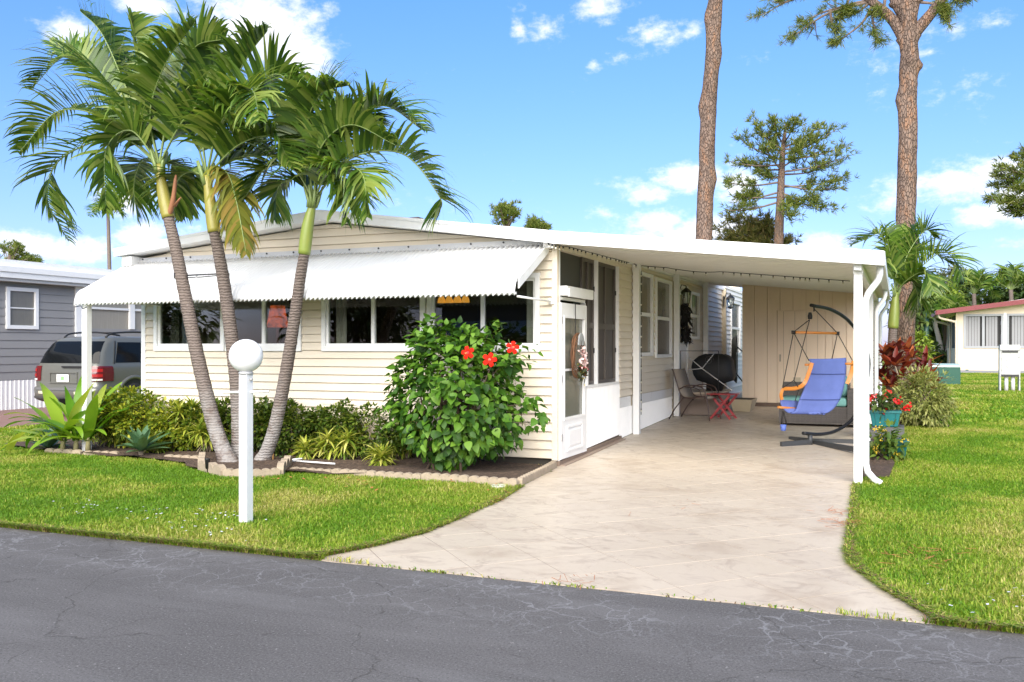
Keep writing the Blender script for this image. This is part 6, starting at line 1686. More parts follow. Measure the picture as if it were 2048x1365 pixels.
# chair
BLUE = M('periwinkle_cloth', (.125, .17, .44), .85, .14, 6, bump=.35, bscale=22)
OAKM = M('orange_varnished_wood', (.62, .22, .035), .35, .2, 9, stretch=(1, 1, 6))
CORD = M('black_cord', (.02, .016, .014), .7)
hc2 = thing('hanging_chair', 'periwinkle blue cloth hammock chair with varnished wood arms and spreader bar', 'hanging chair', (hook.x, hook.y, .5))
YC = hook.y
Q = lambda px, py, dy=0: atY(px, py, YC + dy)
barL, barR = Q(1587, 665, -.18), Q(1675, 667, .25)
mb = MB(); mb.tube([barL, barR], .019, 12); mb.build('spreader_bar', OAKM, hc2)
mb = MB()
for p in (barL, barR): MB().lathe(p - Vector((0, 0, .025)), [(.03, 0), (.03, .05)], 10).build('knot', CORD, hc2)
mb = MB(); mb.tube([hook, hook - Vector((0, 0, .06))], .012, 6); mb.build('knot', CORD, hc2); mb = MB(); mb.lathe(Q(1620, 632), [(.03, -.05), (.035, 0), (.02, .05)], 8); mb.build('knot', CORD, hc2)
# cloth: back from top rail down to seat front
top0, top1 = Q(1619, 720, -.26), Q(1692, 718, .24)
pathL = [Q(1619, 718, -.27), Q(1622, 728, -.27), Q(1614, 765, -.24), Q(1600, 800, -.25), Q(1590, 824, -.26), Q(1575, 826, -.30), Q(1562, 812, -.34), Q(1560, 800, -.36)]
pathR = [Q(1692, 716, .24), Q(1693, 728, .24), Q(1690, 765, .22), Q(1680, 800, .18), Q(1660, 824, .10), Q(1640, 826, .02), Q(1606, 816, -.02), Q(1592, 803, -.05)]
CL, CR = catmull(pathL, 40), catmull(pathR, 40); m = 14; V = []
for i in range(41):
    for j in range(m + 1):
        u = j / m; p = CL[i].lerp(CR[i], u); sag = .035 * math.sin(math.pi * u); pad = .008 * math.sin(i * math.pi / 5.0)
        V.append(p + Vector((.3, .6, -.2)).normalized() * (sag * .6) + Vector((.05, -1, 0)) * (abs(pad) + .006 * math.sin(j * 2.1 + i * .35) * math.sin(i * .5 + j)))
mb = MB(); mb.add(V, [(i * (m + 1) + j, i * (m + 1) + j + 1, (i + 1) * (m + 1) + j + 1, (i + 1) * (m + 1) + j) for i in range(40) for j in range(m)], True)
cl_ = mb.build('sling_seat', BLUE, hc2); sm2 = cl_.modifiers.new('t', 'SOLIDIFY'); sm2.thickness = .022
for k in (9, 17, 26):
    mb = MB(); mb.tube([V[k * (m + 1) + j] + Vector((.0, -.012, 0)) for j in range(m + 1)], .005, 5); mb.build('seam', M('blue_seam', (.05, .07, .22), .8), cl_)
def arm(pts, w=.05):
    C = catmull(pts, 18); mb = MB()
    for i in range(18): mb.bar(C[i], C[i] + (C[i + 1] - C[i]) * 1.06, w, .02, up=(.3, -.6, .6))
    mb.build('arm', OAKM, hc2)
arm([Q(1624, 726, -.30), Q(1618, 745, -.31), Q(1608, 768, -.32), Q(1592, 777, -.36), Q(1566, 778, -.44)], .055)
arm([Q(1707, 722, .30), Q(1703, 745, .30), Q(1694, 768, .28)], .055)
arm([Q(1566, 778, -.44), Q(1562, 790, -.44), Q(1564, 800, -.43)], .045)
mb = MB(); mb.tube([Q(1610, 730, -.3), Q(1622, 730, -.25)], .017, 8); mb.build('cross_rail', OAKM, hc2); mb = MB(); mb.tube([Q(1690, 728, .22), Q(1708, 728, .28)], .017, 8); mb.build('cross_rail', OAKM, hc2); mb = MB(); mb.tube([Q(1556, 815, -.42), Q(1600, 818, -.1)], .017, 8); mb.build('cross_rail', OAKM, hc2)
mb = MB()
kn = Q(1619, 640)
for a, b in ((kn, barL), (hook - Vector((0, 0, .02)), barR), (barL, Q(1565, 776, -.44)), (barL, Q(1618, 722, -.3)), (kn, Q(1588, 761, -.40)), (Q(1588, 761, -.40), Q(1566, 776, -.44)), (Q(1588, 761, -.40), Q(1598, 778, -.34)), (Q(1598, 778, -.34), Q(1590, 803, -.34)), (barR, Q(1664, 718, .25)), (barR, Q(1705, 722, .29))):
    mb.tube([a, b], .0065, 5)
mb.tube([Q(1566, 823, -.42), Q(1563, 848, -.42)], .012, 5); mb.tube([Q(1567, 823, -.42), Q(1573, 848, -.42)], .012, 5); mb.build('cord', CORD, hc2)
mb = MB(); c_ = Q(1566.5, 862, -.42); mb.lathe(c_, [(.035, 0), (.045, .09), (.04, .09), (.03, .01)], 10); mb.build('cup_holder', M('blue_cup', (.10, .16, .5), .6), hc2)

# ------------------------------------------------------------------ right hand planting
TEALP = M('teal_planter', (.01, .145, .15), .4, .1, 5)
BEG = leafmat('begonia_leaf', [(.05, .09, .02), (.08, .14, .03), (.13, .19, .05)], .4, .25)
REDF = leafmat('begonia_red', [(.7, .015, .012), (.85, .03, .02), (.6, .01, .02)], .5, .25, tcol=(1.2, .6, .6))
YELF = leafmat('small_yellow_flower', [(.7, .5, .03), (.8, .6, .08)], .5, .25)
def pot(name, label, c, w, h, tilt=0):
    th = thing(name, label, 'planter', c); c = Vector(c)
    mb = MB(); mb.hexa([c + Vector(v) for v in ((-w * .8, -w * .6, 0), (w * .8, -w * .6, 0), (w * .8, w * .6, 0), (-w * .8, w * .6, 0))], [c + Vector(v) for v in ((-w, -w * .72, h), (w, -w * .72, h), (w, w * .72, h), (-w, w * .72, h))]); b_ = mb.build('tub', TEALP, th); bv = b_.modifiers.new('b', 'BEVEL'); bv.width = .012; bv.segments = 2
    mb = MB(); mb.hexa([c + Vector(v) for v in ((-w - .012, -w * .72 - .012, h - .03), (w + .012, -w * .72 - .012, h - .03), (w + .012, w * .72 + .012, h - .03), (-w - .012, w * .72 + .012, h - .03))], [c + Vector(v) for v in ((-w - .012, -w * .72 - .012, h + .004), (w + .012, -w * .72 - .012, h + .004), (w + .012, w * .72 + .012, h + .004), (-w - .012, w * .72 + .012, h + .004))]); mb.build('rim', TEALP, th)
    for x in (-.35, .0, .35):
        mb = MB(); mb.hexa([c + Vector((x * w * 1.6 - .004, -w * .6 - .003, 0)), c + Vector((x * w * 1.6 + .004, -w * .6 - .003, 0)), c + Vector((x * w * 1.6 + .004, -w * .6 + .01, 0)), c + Vector((x * w * 1.6 - .004, -w * .6 + .01, 0))], [c + Vector((x * w * 2 - .004, -w * .72 - .004, h - .03)), c + Vector((x * w * 2 + .004, -w * .72 - .004, h - .03)), c + Vector((x * w * 2 + .004, -w * .72 + .01, h - .03)), c + Vector((x * w * 2 - .004, -w * .72 + .01, h - .03))]); mb.build('stave_line', M('teal_dark', (.006, .08, .085), .5), th)
    mb = MB(); mb.hexa([c + Vector(v) for v in ((-w * .9, -w * .62, h - .06), (w * .9, -w * .62, h - .06), (w * .9, w * .62, h - .06), (-w * .9, w * .62, h - .06))], [c + Vector(v) for v in ((-w * .95, -w * .66, h - .02), (w * .95, -w * .66, h - .02), (w * .95, w * .66, h - .02), (-w * .95, w * .66, h - .02))]); mb.build('soil', SOIL, th)
c1 = Vector((-.14, 15.2, G(0, 15.2) + .22)); c2 = Vector((-.03, 13.15, G(0, 13.1) + .06))
mb = MB(); mb.bx(-.45, .13, 15.0, 15.6, G(0, 15.2) + .02, G(0, 15.2) + .215); tag(mb.build('plant_stand', M('dark_block', (.1, .1, .1), .8)), 'low dark block raising the teal planter of red begonias', 'stand')
pot('planter', 'teal tub planter holding the red begonias beside the carport post', c1, .22, .24)
pot('planter', 'teal tub planter of yellow flowers near the downspout', c2, .19, .21)
def potplant(name, label, c, rad, nl, leafm, flm, nfl, seed, fsize, fclusters):
    th = thing(name, label, 'flowers', (c[0], c[1], c[2] - rad[2])); r = np.random.default_rng(seed)
    P, q, C = clump_cloud(r, c, rad, 14, nl, .4); A = norm(q + r.normal(0, .4, P.shape)); N = norm(q * .4 + [0, 0, 1] + r.normal(0, .3, P.shape))
    V, F = leaves(P, A, N, r.uniform(.07, .13, nl), leaf_tmpl(.55, .1, .2, 3)); o = np_obj('foliage', V, F, leafm, th, smooth=True); o['kind'] = 'stuff'
    mb = MB()
    for k in range(8): mb.tube([(c[0], c[1], c[2] - rad[2]), tuple(C[k])], [.007, .004], 5)
    mb.build('stems', TWIG, th)
    for k in range(fclusters):
        d = rand_unit(r, 1)[0]; d[1] = -abs(d[1]); cc = np.array(c) + d * np.array(rad) * .95
        Pf = cc + r.normal(0, fsize, (nfl, 3)); V, F = leaves(Pf, rand_unit(r, nfl), norm(r.normal(0, .5, (nfl, 3)) + [0, -1, .4]), r.uniform(.8, 1.2, nfl) * fsize * 1.1, leaf_tmpl(.9, .1, .15, 3)); np_obj('flower_cluster', V, F, flm, th, smooth=True)['kind'] = 'stuff'
potplant('begonia', 'red begonias spilling over the teal tub planter', (c1.x + .02, c1.y - .05, c1.z + .34), (.34, .26, .15), 220, BEG, REDF, 26, 111, .035, 11)
potplant('yellow_flowers', 'leafy plant with small yellow flowers in the lower teal tub', (c2.x - .08, c2.y - .22, c2.z + .20), (.27, .2, .24), 260, leafmat('lantana_leaf', [(.06, .12, .015), (.12, .2, .03), (.2, .28, .05)], .45, .3), YELF, 8, 112, .018, 13)
# variegated shrub
VAR = leafmat('cream_variegated_leaf', [(.18, .22, .05), (.36, .38, .11), (.50, .49, .18), (.24, .27, .06)], .5, .3, nvar=.25)
shrub('variegated_shrub', 'rounded cream and green variegated bush behind the begonias', 'shrub', (.42, 17.1, G(.4, 17) + .50), (.66, .62, .50), leaf_tmpl(.32, .12, .2, 3), VAR, 60, 4200, .085, 120, crad=.26)
# cordyline
CORDY = leafmat('cordyline_leaf', [(.10, .012, .012), (.18, .024, .016), (.32, .06, .025), (.50, .16, .05), (.13, .03, .018)], .38, .28, tcol=(1.3, .7, .6), nvar=.1)
cm = [strap_leaf_mesh(.24, 6, dr, .25, 2.0, CORDY) for dr in (.4, .9, .1)]
cor = thing('cordyline_plant', 'red and burgundy cordyline shrub below the forked pine trunk', 'cordyline', (.3, 19.3, G(.3, 19.3)))
rd = random.Random(12); mbst = MB()
for (px, py, dy) in [(1795, 690, 0), (1822, 705, .2), (1845, 735, .1), (1775, 720, -.1), (1800, 745, -.4), (1760, 745, 0), (1830, 765, -.2), (1862, 768, 0), (1778, 705, .5), (1810, 722, -.3), (1785, 765, -.5), (1848, 718, .4), (1768, 700, .3), (1858, 745, -.1), (1790, 720, -.6), (1815, 690, .5), (1838, 750, -.4), (1772, 762, -.3)]:
    c = atY(px, py + 12, 19.2 + dy); mbst.tube([(.3 + rd.gauss(0, .1), 19.3, G(.3, 19.3)), c], [.018, .014], 6)
    for i in range(12):
        az = i * 2.399 + rd.uniform(-.3, .3); el = .1 + 1.15 * i / 12 + rd.uniform(-.2, .2)
        a = Vector((math.cos(az) * math.cos(el), math.sin(az) * math.cos(el), math.sin(el))); nr = Vector((0, 0, 1)) - a * a.z
        leaf_obj(cor, cm[i % 3], c, a, nr, .38 * rd.uniform(.75, 1.15))
mbst.build('stems', PALE_TWIG, cor)['kind'] = 'stuff'
# small palm behind carport corner
p4 = Vector((0.02, 20.4, G(0, 20.4)))
palm('palm_tree', 'young palm with arching fronds at the carport corner gutter', p4, [(1783, 760), (1784, 700), (1786, 655)], (20.4, 20.4), [(1789, 620), (1792, 585)], .10, .085,
     [([(1780, 520), (1760, 470), (1735, 478), (1705, 490)], .5, dict(llen=.5, lift=.6, nl=36)), ([(1785, 530), (1775, 480), (1770, 462)], .2, dict(llen=.42, lift=.8, nl=30)), ([(1815, 510), (1850, 462), (1868, 475)], .0, dict(llen=.55, lift=.7, nl=36)),
      ([(1830, 545), (1890, 505), (1930, 560)], -.3, dict(llen=.6, lift=.6, nl=40, twist=.3)), ([(1815, 560), (1850, 545), (1868, 585)], -.6, dict(llen=.5, lift=.3, nl=36)), ([(1790, 540), (1770, 520), (1775, 560)], -.5, dict(llen=.42, lift=.4, nl=30)), ([(1800, 530), (1805, 480), (1830, 470)], .8, dict(llen=.5, lift=.6)), ([(1820, 560), (1835, 590), (1830, 630)], .4, dict(llen=.45, lift=.2)), ([(1810, 530), (1850, 500), (1905, 530)], .9, dict(llen=.55, lift=.5))],
     9, SHAFT, None)
# ------------------------------------------------------------------ SUV on the neighbour's drive
SO = Vector((-16.42, 14.55, .03))      # rear bumper centre, heading +Y
suv = thing('parked_suv', 'pewter grey sport utility car parked beside the grey house', 'car', SO)
PAINT = M('pewter_paint', (.17, .17, .15), .28, .04, 3, metal=.45, coat=.2)
TRIM = M('black_trim', (.015, .015, .016), .5)
GLS = M('dark_car_glass', (.006, .007, .008), .06, .1, 2, spec=.2)
# horizontal rings: z, half width, rear y, front y, corner radius
RINGS = [(.34, .84, .16, 4.75, .16), (.42, .92, .02, 4.85, .20), (.60, .94, .0, 4.88, .22), (.66, .94, .02, 4.88, .22), (.67, .935, .07, 4.86, .20), (.80, .945, .06, 4.84, .22), (.98, .945, .07, 4.80, .22), (1.10, .93, .09, 4.70, .20), (1.14, .915, .11, 3.6, .20), (1.17, .895, .13, 3.3, .20), (1.40, .835, .22, 2.9, .20), (1.60, .775, .36, 2.6, .20), (1.69, .735, .47, 2.45, .22), (1.735, .68, .58, 2.3, .24), (1.755, .58, .70, 2.15, .24), (1.765, .40, .95, 1.95, .2)]
NS = 96
def ringpt(rg, s, off=0):
    """s in [0,1): 0 = rear centre, going to +x side"""
    z, w, yr, yf, cr = rg; w += off; yr -= off; yf += off
    segs = [((0, yr), (w - cr, yr)), ('c', (w - cr, yr + cr), -90, 0), ((w, yr + cr), (w, yf - cr)), ('c', (w - cr, yf - cr), 0, 90), ((w - cr, yf), (-w + cr, yf)), ('c', (-w + cr, yf - cr), 90, 180), ((-w, yf - cr), (-w, yr + cr)), ('c', (-w + cr, yr + cr), 180, 270), ((-w + cr, yr), (0, yr))]
    fr = [0, .10, .16, .40, .46, .54, .60, .84, .90, 1.0]
    for k in range(9):
        if s <= fr[k + 1] + 1e-9:
            u = (s - fr[k]) / (fr[k + 1] - fr[k]); g_ = segs[k]
            if g_[0] == 'c':
                a = R(g_[2] + (g_[3] - g_[2]) * u); return Vector((g_[1][0] + cr * math.cos(a), g_[1][1] + cr * math.sin(a), z))
            return Vector((g_[0][0] + (g_[1][0] - g_[0][0]) * u, g_[0][1] + (g_[1][1] - g_[0][1]) * u, z))
def ringz(z):
    for i in range(len(RINGS) - 1):
        if RINGS[i][0] <= z <= RINGS[i + 1][0]:
            u = (z - RINGS[i][0]) / (RINGS[i + 1][0] - RINGS[i][0]); return tuple(RINGS[i][k] + (RINGS[i + 1][k] - RINGS[i][k]) * u for k in range(5))
mb = MB(); n = NS
vs = [SO + ringpt(rg, i / NS) for rg in RINGS for i in range(NS)]
mb.add(vs, [[k * n + i, k * n + (i + 1) % n, (k + 1) * n + (i + 1) % n, (k + 1) * n + i] for k in range(len(RINGS) - 1) for i in range(n)] + [[(len(RINGS) - 1) * n + i for i in range(n)], [i for i in range(n)][::-1]], True)
mb.build('body', PAINT, suv)
def y_to_s(y, z):
    rg = ringz(z); return .16 + .24 * (y - (rg[2] + rg[4])) / ((rg[3] - rg[4]) - (rg[2] + rg[4]))
def carpatch(name, mat, f, nz=10, ns=14, off=.008, parent=None):
    """f(u,v)->(s,z)"""
    mb = MB(); V = []
    for j in range(nz + 1):
        for i in range(ns + 1):
            s, z = f(i / ns, j / nz); V.append(SO + ringpt(ringz(z), s % 1.0, off))
    mb.add(V, [(j * (ns + 1) + i, j * (ns + 1) + i + 1, (j + 1) * (ns + 1) + i + 1, (j + 1) * (ns + 1) + i) for j in range(nz) for i in range(ns)], True)
    return mb.build(name, mat, parent or suv)
# wrap-round rear glass
def rg_(u, v):
    z = 1.18 + .47 * v; s = -.135 + .27 * u; return s, z
carpatch('rear_window', GLS, lambda u, v: rg_(u, v))
def sidewin(y0b, y1b, y0t, y1t, z0=1.19, z1=1.63):
    def f(u, v):
        z = z0 + (z1 - z0) * v; y = (y0b + (y0t - y0b) * v) * (1 - u) + (y1b + (y1t - y1b) * v) * u
        return y_to_s(y, z), z
    carpatch('side_window', GLS, f)
sidewin(.62, 1.48, .80, 1.46); sidewin(1.62, 2.35, 1.62, 2.32); sidewin(2.42, 3.0, 2.40, 2.68)
for side in (1, -1):   # tail lights
    def tf(u, v, side=side): return side * (.088 + .085 * u), .80 + .32 * v
    tl_ = carpatch('tail_light', M('red_tail_lens', (.10, .004, .005), .15, .3, 20, coat=.5), tf, off=.016)
    for zz in (.92, 1.03):
        carpatch('lens', M('bright_red_lens', (.30, .01, .01), .2), lambda u, v, side=side, zz=zz: (side * (.105 + .045 * u), zz - .03 + .06 * v), 3, 4, .021, tl_)
    carpatch('reverse_lens', M('white_lens', (.6, .6, .58), .2), lambda u, v, side=side: (side * (.100 + .05 * u), .815 + .035 * v), 3, 4, .021, tl_)
# wheels + arches
def wheel(x, y, sx):
    ax = (Vector((0, 1, 0)), Vector((0, 0, 1)), Vector((sx, 0, 0)))
    c = SO + Vector((x, y, .37))
    mb = MB(); mb.lathe(c + Vector((sx * -.12, 0, 0)), [(.24, 0), (.36, .02), (.375, .06), (.375, .16), (.36, .20), (.25, .215), (.24, .20)], 30, axis=ax); w = mb.build('wheel', M('tyre_rubber', (.018, .018, .018), .85, .2, 20), suv)
    mb = MB(); mb.lathe(c + Vector((sx * .06, 0, 0)), [(.245, .02), (.235, .03), (.22, .0), (.20, -.03), (.0, -.03)], 30, axis=ax)
    ALU = M('alloy', (.55, .55, .55), .3, metal=.7)
    for k in range(6):
        a = k * math.pi / 3; d = Vector((0, math.cos(a), math.sin(a))); mb.bar(c + Vector((sx * .065, 0, 0)) + d * .03, c + Vector((sx * .075, 0, 0)) + d * .225, .055, .03, up=(sx, 0, 0))
    mb.lathe(c + Vector((sx * .05, 0, 0)), [(.06, 0), (.055, .04), (.0, .045)], 14, axis=ax)
    mb.build('rim', [ALU], w)
    mb = MB(); mb.lathe(c + Vector((sx * .055, 0, 0)), [(.20, -.02), (.0, -.02)], 20, axis=ax); mb.build('brake_disc', TRIM, w)
for sx, x in ((1, .895), (-1, -.895)):
    for y in (1.10, 3.95):
        wheel(x, y, sx)
        mb = MB(); c = SO + Vector((sx * .951, y, .37)); pts = [c + Vector((0, .47 * math.cos(a), .47 * math.sin(a))) for a in np.linspace(-.35, math.pi + .35, 24)]
        mb.add([c] + pts, [(0, i + 1, i + 2) for i in range(23)]); mb.build('wheel_well', TRIM, suv)
        mb = MB(); mb.tube([p + Vector((sx * -.005, 0, 0)) for p in [c + Vector((0, .50 * math.cos(a), .50 * math.sin(a))) for a in np.linspace(-.25, math.pi + .25, 24)]], .045, 8); mb.build('wheel_arch', PAINT, suv)
# tailgate details
mb = MB(); frame4(mb, 'y', SO.y + .045, SO.y + .075, SO.x - .40, SO.x + .40, .78, 1.02, .025); mb.build('plate_recess', PAINT, suv)
mb = MB(); mb.bx(SO.x - .17, SO.x + .17, SO.y + .035, SO.y + .05, .81, .97); pl_o = mb.build('licence_plate', M('plate_white', (.72, .74, .70), .5), suv)
mb = MB(); mb.bx(SO.x - .045, SO.x + .045, SO.y + .030, SO.y + .034, .85, .93); mb.build('plate_emblem', M('plate_green', (.2, .36, .16), .6), pl_o)
mb = MB(); mb.bx(SO.x - .05, SO.x + .55, SO.y + .05, SO.y + .12, 1.115, 1.15); mb.build('wiper', TRIM, suv)
carpatch('bumper_step', M('grey_bumper_pad', (.10, .10, .10), .6), lambda u, v: (-.10 + .2 * u, .605 + .05 * v), 3, 12, .02)
carpatch('bumper_lower', M('dark_valance', (.06, .06, .06), .6), lambda u, v: (-.14 + .28 * u, .36 + .1 * v), 3, 14, .012)
for s in (-.07, .07): carpatch('reflector', M('pale_reflector', (.5, .48, .36), .3), lambda u, v, s=s: (s - .02 + .04 * u, .52 + .06 * v), 2, 4, .012)
for y in (1.55,):
    mb = MB(); mb.bx(SO.x + .93, SO.x + .965, SO.y + y + .1, SO.y + y + .28, .99, 1.04); mb.build('door_handle', TRIM, suv)
carpatch('door_seam', TRIM, lambda u, v: (y_to_s(1.545 + .01 * u, .5 + .62 * v), .5 + .62 * v), 8, 1, .003)
carpatch('pillar', TRIM, lambda u, v: (y_to_s(.56 + .03 * u + .17 * v, 1.16 + .5 * v), 1.16 + .5 * v), 6, 1, .01)
for sx in (1, -1):
    mb = MB(); mb.tube(catmull([SO + Vector((sx * .60, .62, 1.74)), SO + Vector((sx * .62, .85, 1.83)), SO + Vector((sx * .62, 1.6, 1.86)), SO + Vector((sx * .60, 2.2, 1.80))], 16), .02, 8); mb.build('roof_rail', TRIM, suv)
mb = MB(); mb.bar(SO + Vector((-.62, 1.3, 1.85)), SO + Vector((.62, 1.3, 1.85)), .04, .025); mb.build('roof_bar', TRIM, suv)
mb = MB(); mb.bx(SO.x - .08, SO.x + .08, SO.y - .12, SO.y + .1, .36, .46); mb.build('tow_hitch', TRIM, suv)

# ------------------------------------------------------------------ grey neighbouring house
GX = -19.95
gh = thing('grey_house', 'grey lap sided house with white flat roof edge beside the car', 'house', (GX - 3, 16, 0))
GREY = M('grey_siding', (.27, .265, .26), .6, .05, 2)
gw = [(16.05, 16.95, 2.0, 3.02)]
mb = MB()
for a, b, c, d in cells(11, 18.15, .7, 3.15, gw): mb.bx(GX - .15, GX, a, b, c, d)
w_ = mb.build('wall', GREY, gh)
siding(w_, 'x', GX, 1, 11, 18.1, .74, 3.12, gw, GREY, out=.02, lap=.195)
ribbed('ribbed_skirt', WHITEV, gh, GX + .01, 11, 18.15, .03, .74, pitch=.12)
mb = MB(); frame4(mb, 'x', GX - .03, GX + .06, *gw[0], .09); wn_ = mb.build('window', WHITEV, gh)
mb = MB(); mb.bx(GX - .02, GX + .0, 16.14, 16.86, 2.09, 2.93); mb.build('pane', M('curtained_grey_glass', (.17, .165, .15), .2, .2, 7, stretch=(5, 9, .3)), wn_)
mb = MB(); mb.bx(GX + .001, GX + .03, 16.14, 16.86, 2.50, 2.53); mb.build('meeting_rail', WHITEV, wn_)
mb = MB(); mb.bx(GX - .05, GX + .06, 18.1, 18.32, .05, 3.15); mb.build('corner_trim', WHITEV, gh)
mb = MB(); mb.bx(GX - .15, GX - .02, 18.32, 24, .7, 2.06); mb.build('porch_wall', GREY, gh)
mb = MB(); mb.bx(GX - .1, GX - .06, 18.32, 24, 2.06, 2.85); mb.build('porch_curtain', M('tan_curtain', (.30, .28, .24), .8, .3, 10, stretch=(5, 8, .2)), gh)
for y in (18.32, 20.0, 21.7, 23.3):
    mb = MB(); mb.bx(GX - .05, GX + .02, y, y + .18, 2.06, 2.85); mb.build('porch_mullion', WHITEV, gh)
mb = MB(); mb.bx(GX - .05, GX + .0, 18.32, 24, 2.58, 2.64); mb.bx(GX - .05, GX + .02, 18.32, 24, 2.85, 3.15); mb.build('porch_rail', WHITEV, gh)
mb = MB(); mb.bx(GX - 6, GX + .35, 10.6, 24.5, 3.22, 3.50); mb.bx(GX - 6, GX + .28, 10.7, 24.5, 3.50, 3.66); rf = mb.build('roof', ROOFW, gh)
mb = MB(); mb.bx(GX - .1, GX + .30, 10.7, 24.4, 3.14, 3.219); mb.build('soffit', M('grey_soffit', (.45, .45, .44), .6), rf)
mb = MB(); mb.bx(GX + .35, GX + .38, 10.6, 24.5, 3.36, 3.49); mb.build('fascia', WHITE, rf)
mb = MB(); mb.bx(GX - 6, GX - .16, 11, 24, .05, 3.2); mb.build('house_body', GREY, gh)

# ------------------------------------------------------------------ red trimmed house on the right
RY = 44.0; RX = atY(1912, 740, RY).x; gz2 = .43
rh_ = thing('cream_house', 'cream stucco house with dark red roof edge behind the lawn', 'house', (RX + 4, RY, gz2))
STUC = M('cream_stucco', (.66, .56, .43), .8, .06, 1.5, bump=.15, bscale=30)
REDT = M('dark_red_fascia', (.17, .018, .022), .45, .15, 5)
ZR = lambda px, py: atY(px, py, RY).z
wz0, wz1 = ZR(1920, 697), ZR(1920, 629)
xw = [atY(p, 690, RY).x for p in (1927, 2007, 2013)]
RX1 = RX + 9
wins = [(xw[0], xw[1], wz0, wz1), (xw[2], xw[2] + 2.0, wz0, wz1)]
mb = MB()
for a, b, c, d in cells(RX, RX1, gz2 + .12, 3.02, wins): mb.bx(a, b, RY, RY + .15, c, d)
mb.prism([(RX, 3.0201), (RX1, 3.0201), (RX1, 3.55), (RX + 4.5, 3.62), (RX, 3.03)], 'y', RY, RY + .15)
mb.build('front_wall', STUC, rh_)
mb = MB(); mb.bx(RX - .01, RX1, RY - .02, RY - .001, gz2 - .05, gz2 + .14); mb.build('foundation', M('grey_footing', (.22, .22, .24), .8), rh_)
mb = MB(); mb.bx(RX, RX + .15, RY + .151, RY + 7.5, gz2, wz0); mb.bx(RX, RX + .15, RY + .151, RY + 7.5, wz1, 3.0); mb.build('side_wall', STUC, rh_)
mb = MB(); mb.bx(RX + .03, RX + .05, RY + .16, RY + 7.5, wz0, wz1); mb.build('side_screen', M('black_screen', (.02, .02, .02), .7), rh_)
for y in (RY + .16, RY + 3.6, RY + 7.3):
    mb = MB(); mb.bx(RX - .0, RX + .16, y, y + .18, wz0, wz1); mb.build('side_post', STUC, rh_)
ALG = M('grey_blind', (.25, .25, .26), .6, .12, 12, stretch=(9, 1, .1))
AFR = M('grey_frame', (.30, .31, .33), .5)
for (a, b, c, d) in wins:
    mb = MB(); frame4(mb, 'y', RY - .03, RY + .06, a, b, c, d, .09); w_ = mb.build('window', AFR, rh_)
    mb = MB(); mb.bx((a + b) / 2 - .05, (a + b) / 2 + .05, RY - .02, RY + .05, c + .09, d - .09); mb.build('mullion', AFR, w_)
    nslat = int((b - a - .18) / .11)
    for i in range(nslat):
        x = a + .09 + i * .11
        if abs(x + .055 - (a + b) / 2) < .08: continue
        if i >= nslat - 1 and a == wins[0][0]: continue
        if i < 1 and a == wins[1][0]: continue
        mb = MB(); mb.bx(x + .006, x + .104, RY + .055 + .008 * (i % 2), RY + .065 + .008 * (i % 2), c + .09, d - .09); mb.build('blind_slat', ALG, w_)
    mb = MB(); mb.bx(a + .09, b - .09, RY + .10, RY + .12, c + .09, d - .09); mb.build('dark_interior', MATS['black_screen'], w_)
mb = MB(); xm = (wins[0][1] + wins[1][0]) / 2; mb.bx(wins[0][1] + .005, wins[1][0] - .005, RY - .03, RY - .001, gz2 + .15, 3.0); mb.build('trim_strip', WHITE, rh_)
mb = MB(); mb.prism([(RX - .75, 3.0), (RX - .75, 3.10), (RX + 4.5, 3.83), (RX1 + .6, 3.4), (RX1 + .6, 3.25), (RX + 4.5, 3.63)], 'y', RY - .5, RY + 8); rf2 = mb.build('roof', ROOFW, rh_)
mb = MB(); mb.hexa([(RX - .77, RY - .56, 2.94), (RX + 4.5, RY - .56, 3.58), (RX + 4.5, RY - .501, 3.58), (RX - .77, RY - .501, 2.94)], [(RX - .77, RY - .56, 3.13), (RX + 4.5, RY - .56, 3.79), (RX + 4.5, RY - .501, 3.79), (RX - .77, RY - .501, 3.13)]); mb.bx(RX - .82, RX - .751, RY - .5, RY + 8, 2.94, 3.12); mb.build('fascia', REDT, rf2)
mb = MB(); mb.tube(catmull([(RX - .7, RY - .3, 2.95), (RX - .62, RY - .3, 2.8), (RX - .1, RY - .12, 2.65), (RX + .0, RY - .1, 2.5), (RX + .0, RY - .1, .6)], 20), .05, 8); mb.build('downspout', STUC, rf2)
mb = MB(); mb.tube(catmull([(RX - .75, RY + 3, 2.95), (RX - .65, RY + 3, 2.75), (RX - .2, RY + 3, 2.6), (RX - .1, RY + 3, 2.4), (RX - .1, RY + 3, .6)], 20), .05, 8); mb.build('downspout', STUC, rf2)

# far house glimpsed between palms
fh = thing('far_house', 'pale house with dark window glimpsed between the white palm trunks', 'house', (atY(1870, 740, 64).x, 64, .42))
X0, X1 = atY(1838, 700, 64).x, atY(1935, 700, 64).x
mb = MB(); mb.bx(X0, X1, 64, 68, .42, 3.4); mb.build('wall', STUC, fh)
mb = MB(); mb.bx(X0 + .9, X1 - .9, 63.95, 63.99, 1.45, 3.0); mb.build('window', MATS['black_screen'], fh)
mb = MB(); mb.bx(X0 - .5, X1 + .5, 63.5, 69, 3.4, 3.7); mb.build('roof', ROOFW, fh)
mb = MB(); mb.bx(X0 + .75, X0 + .9, 63.9, 63.99, .5, 3.4); mb.build('post', WHITE, fh)

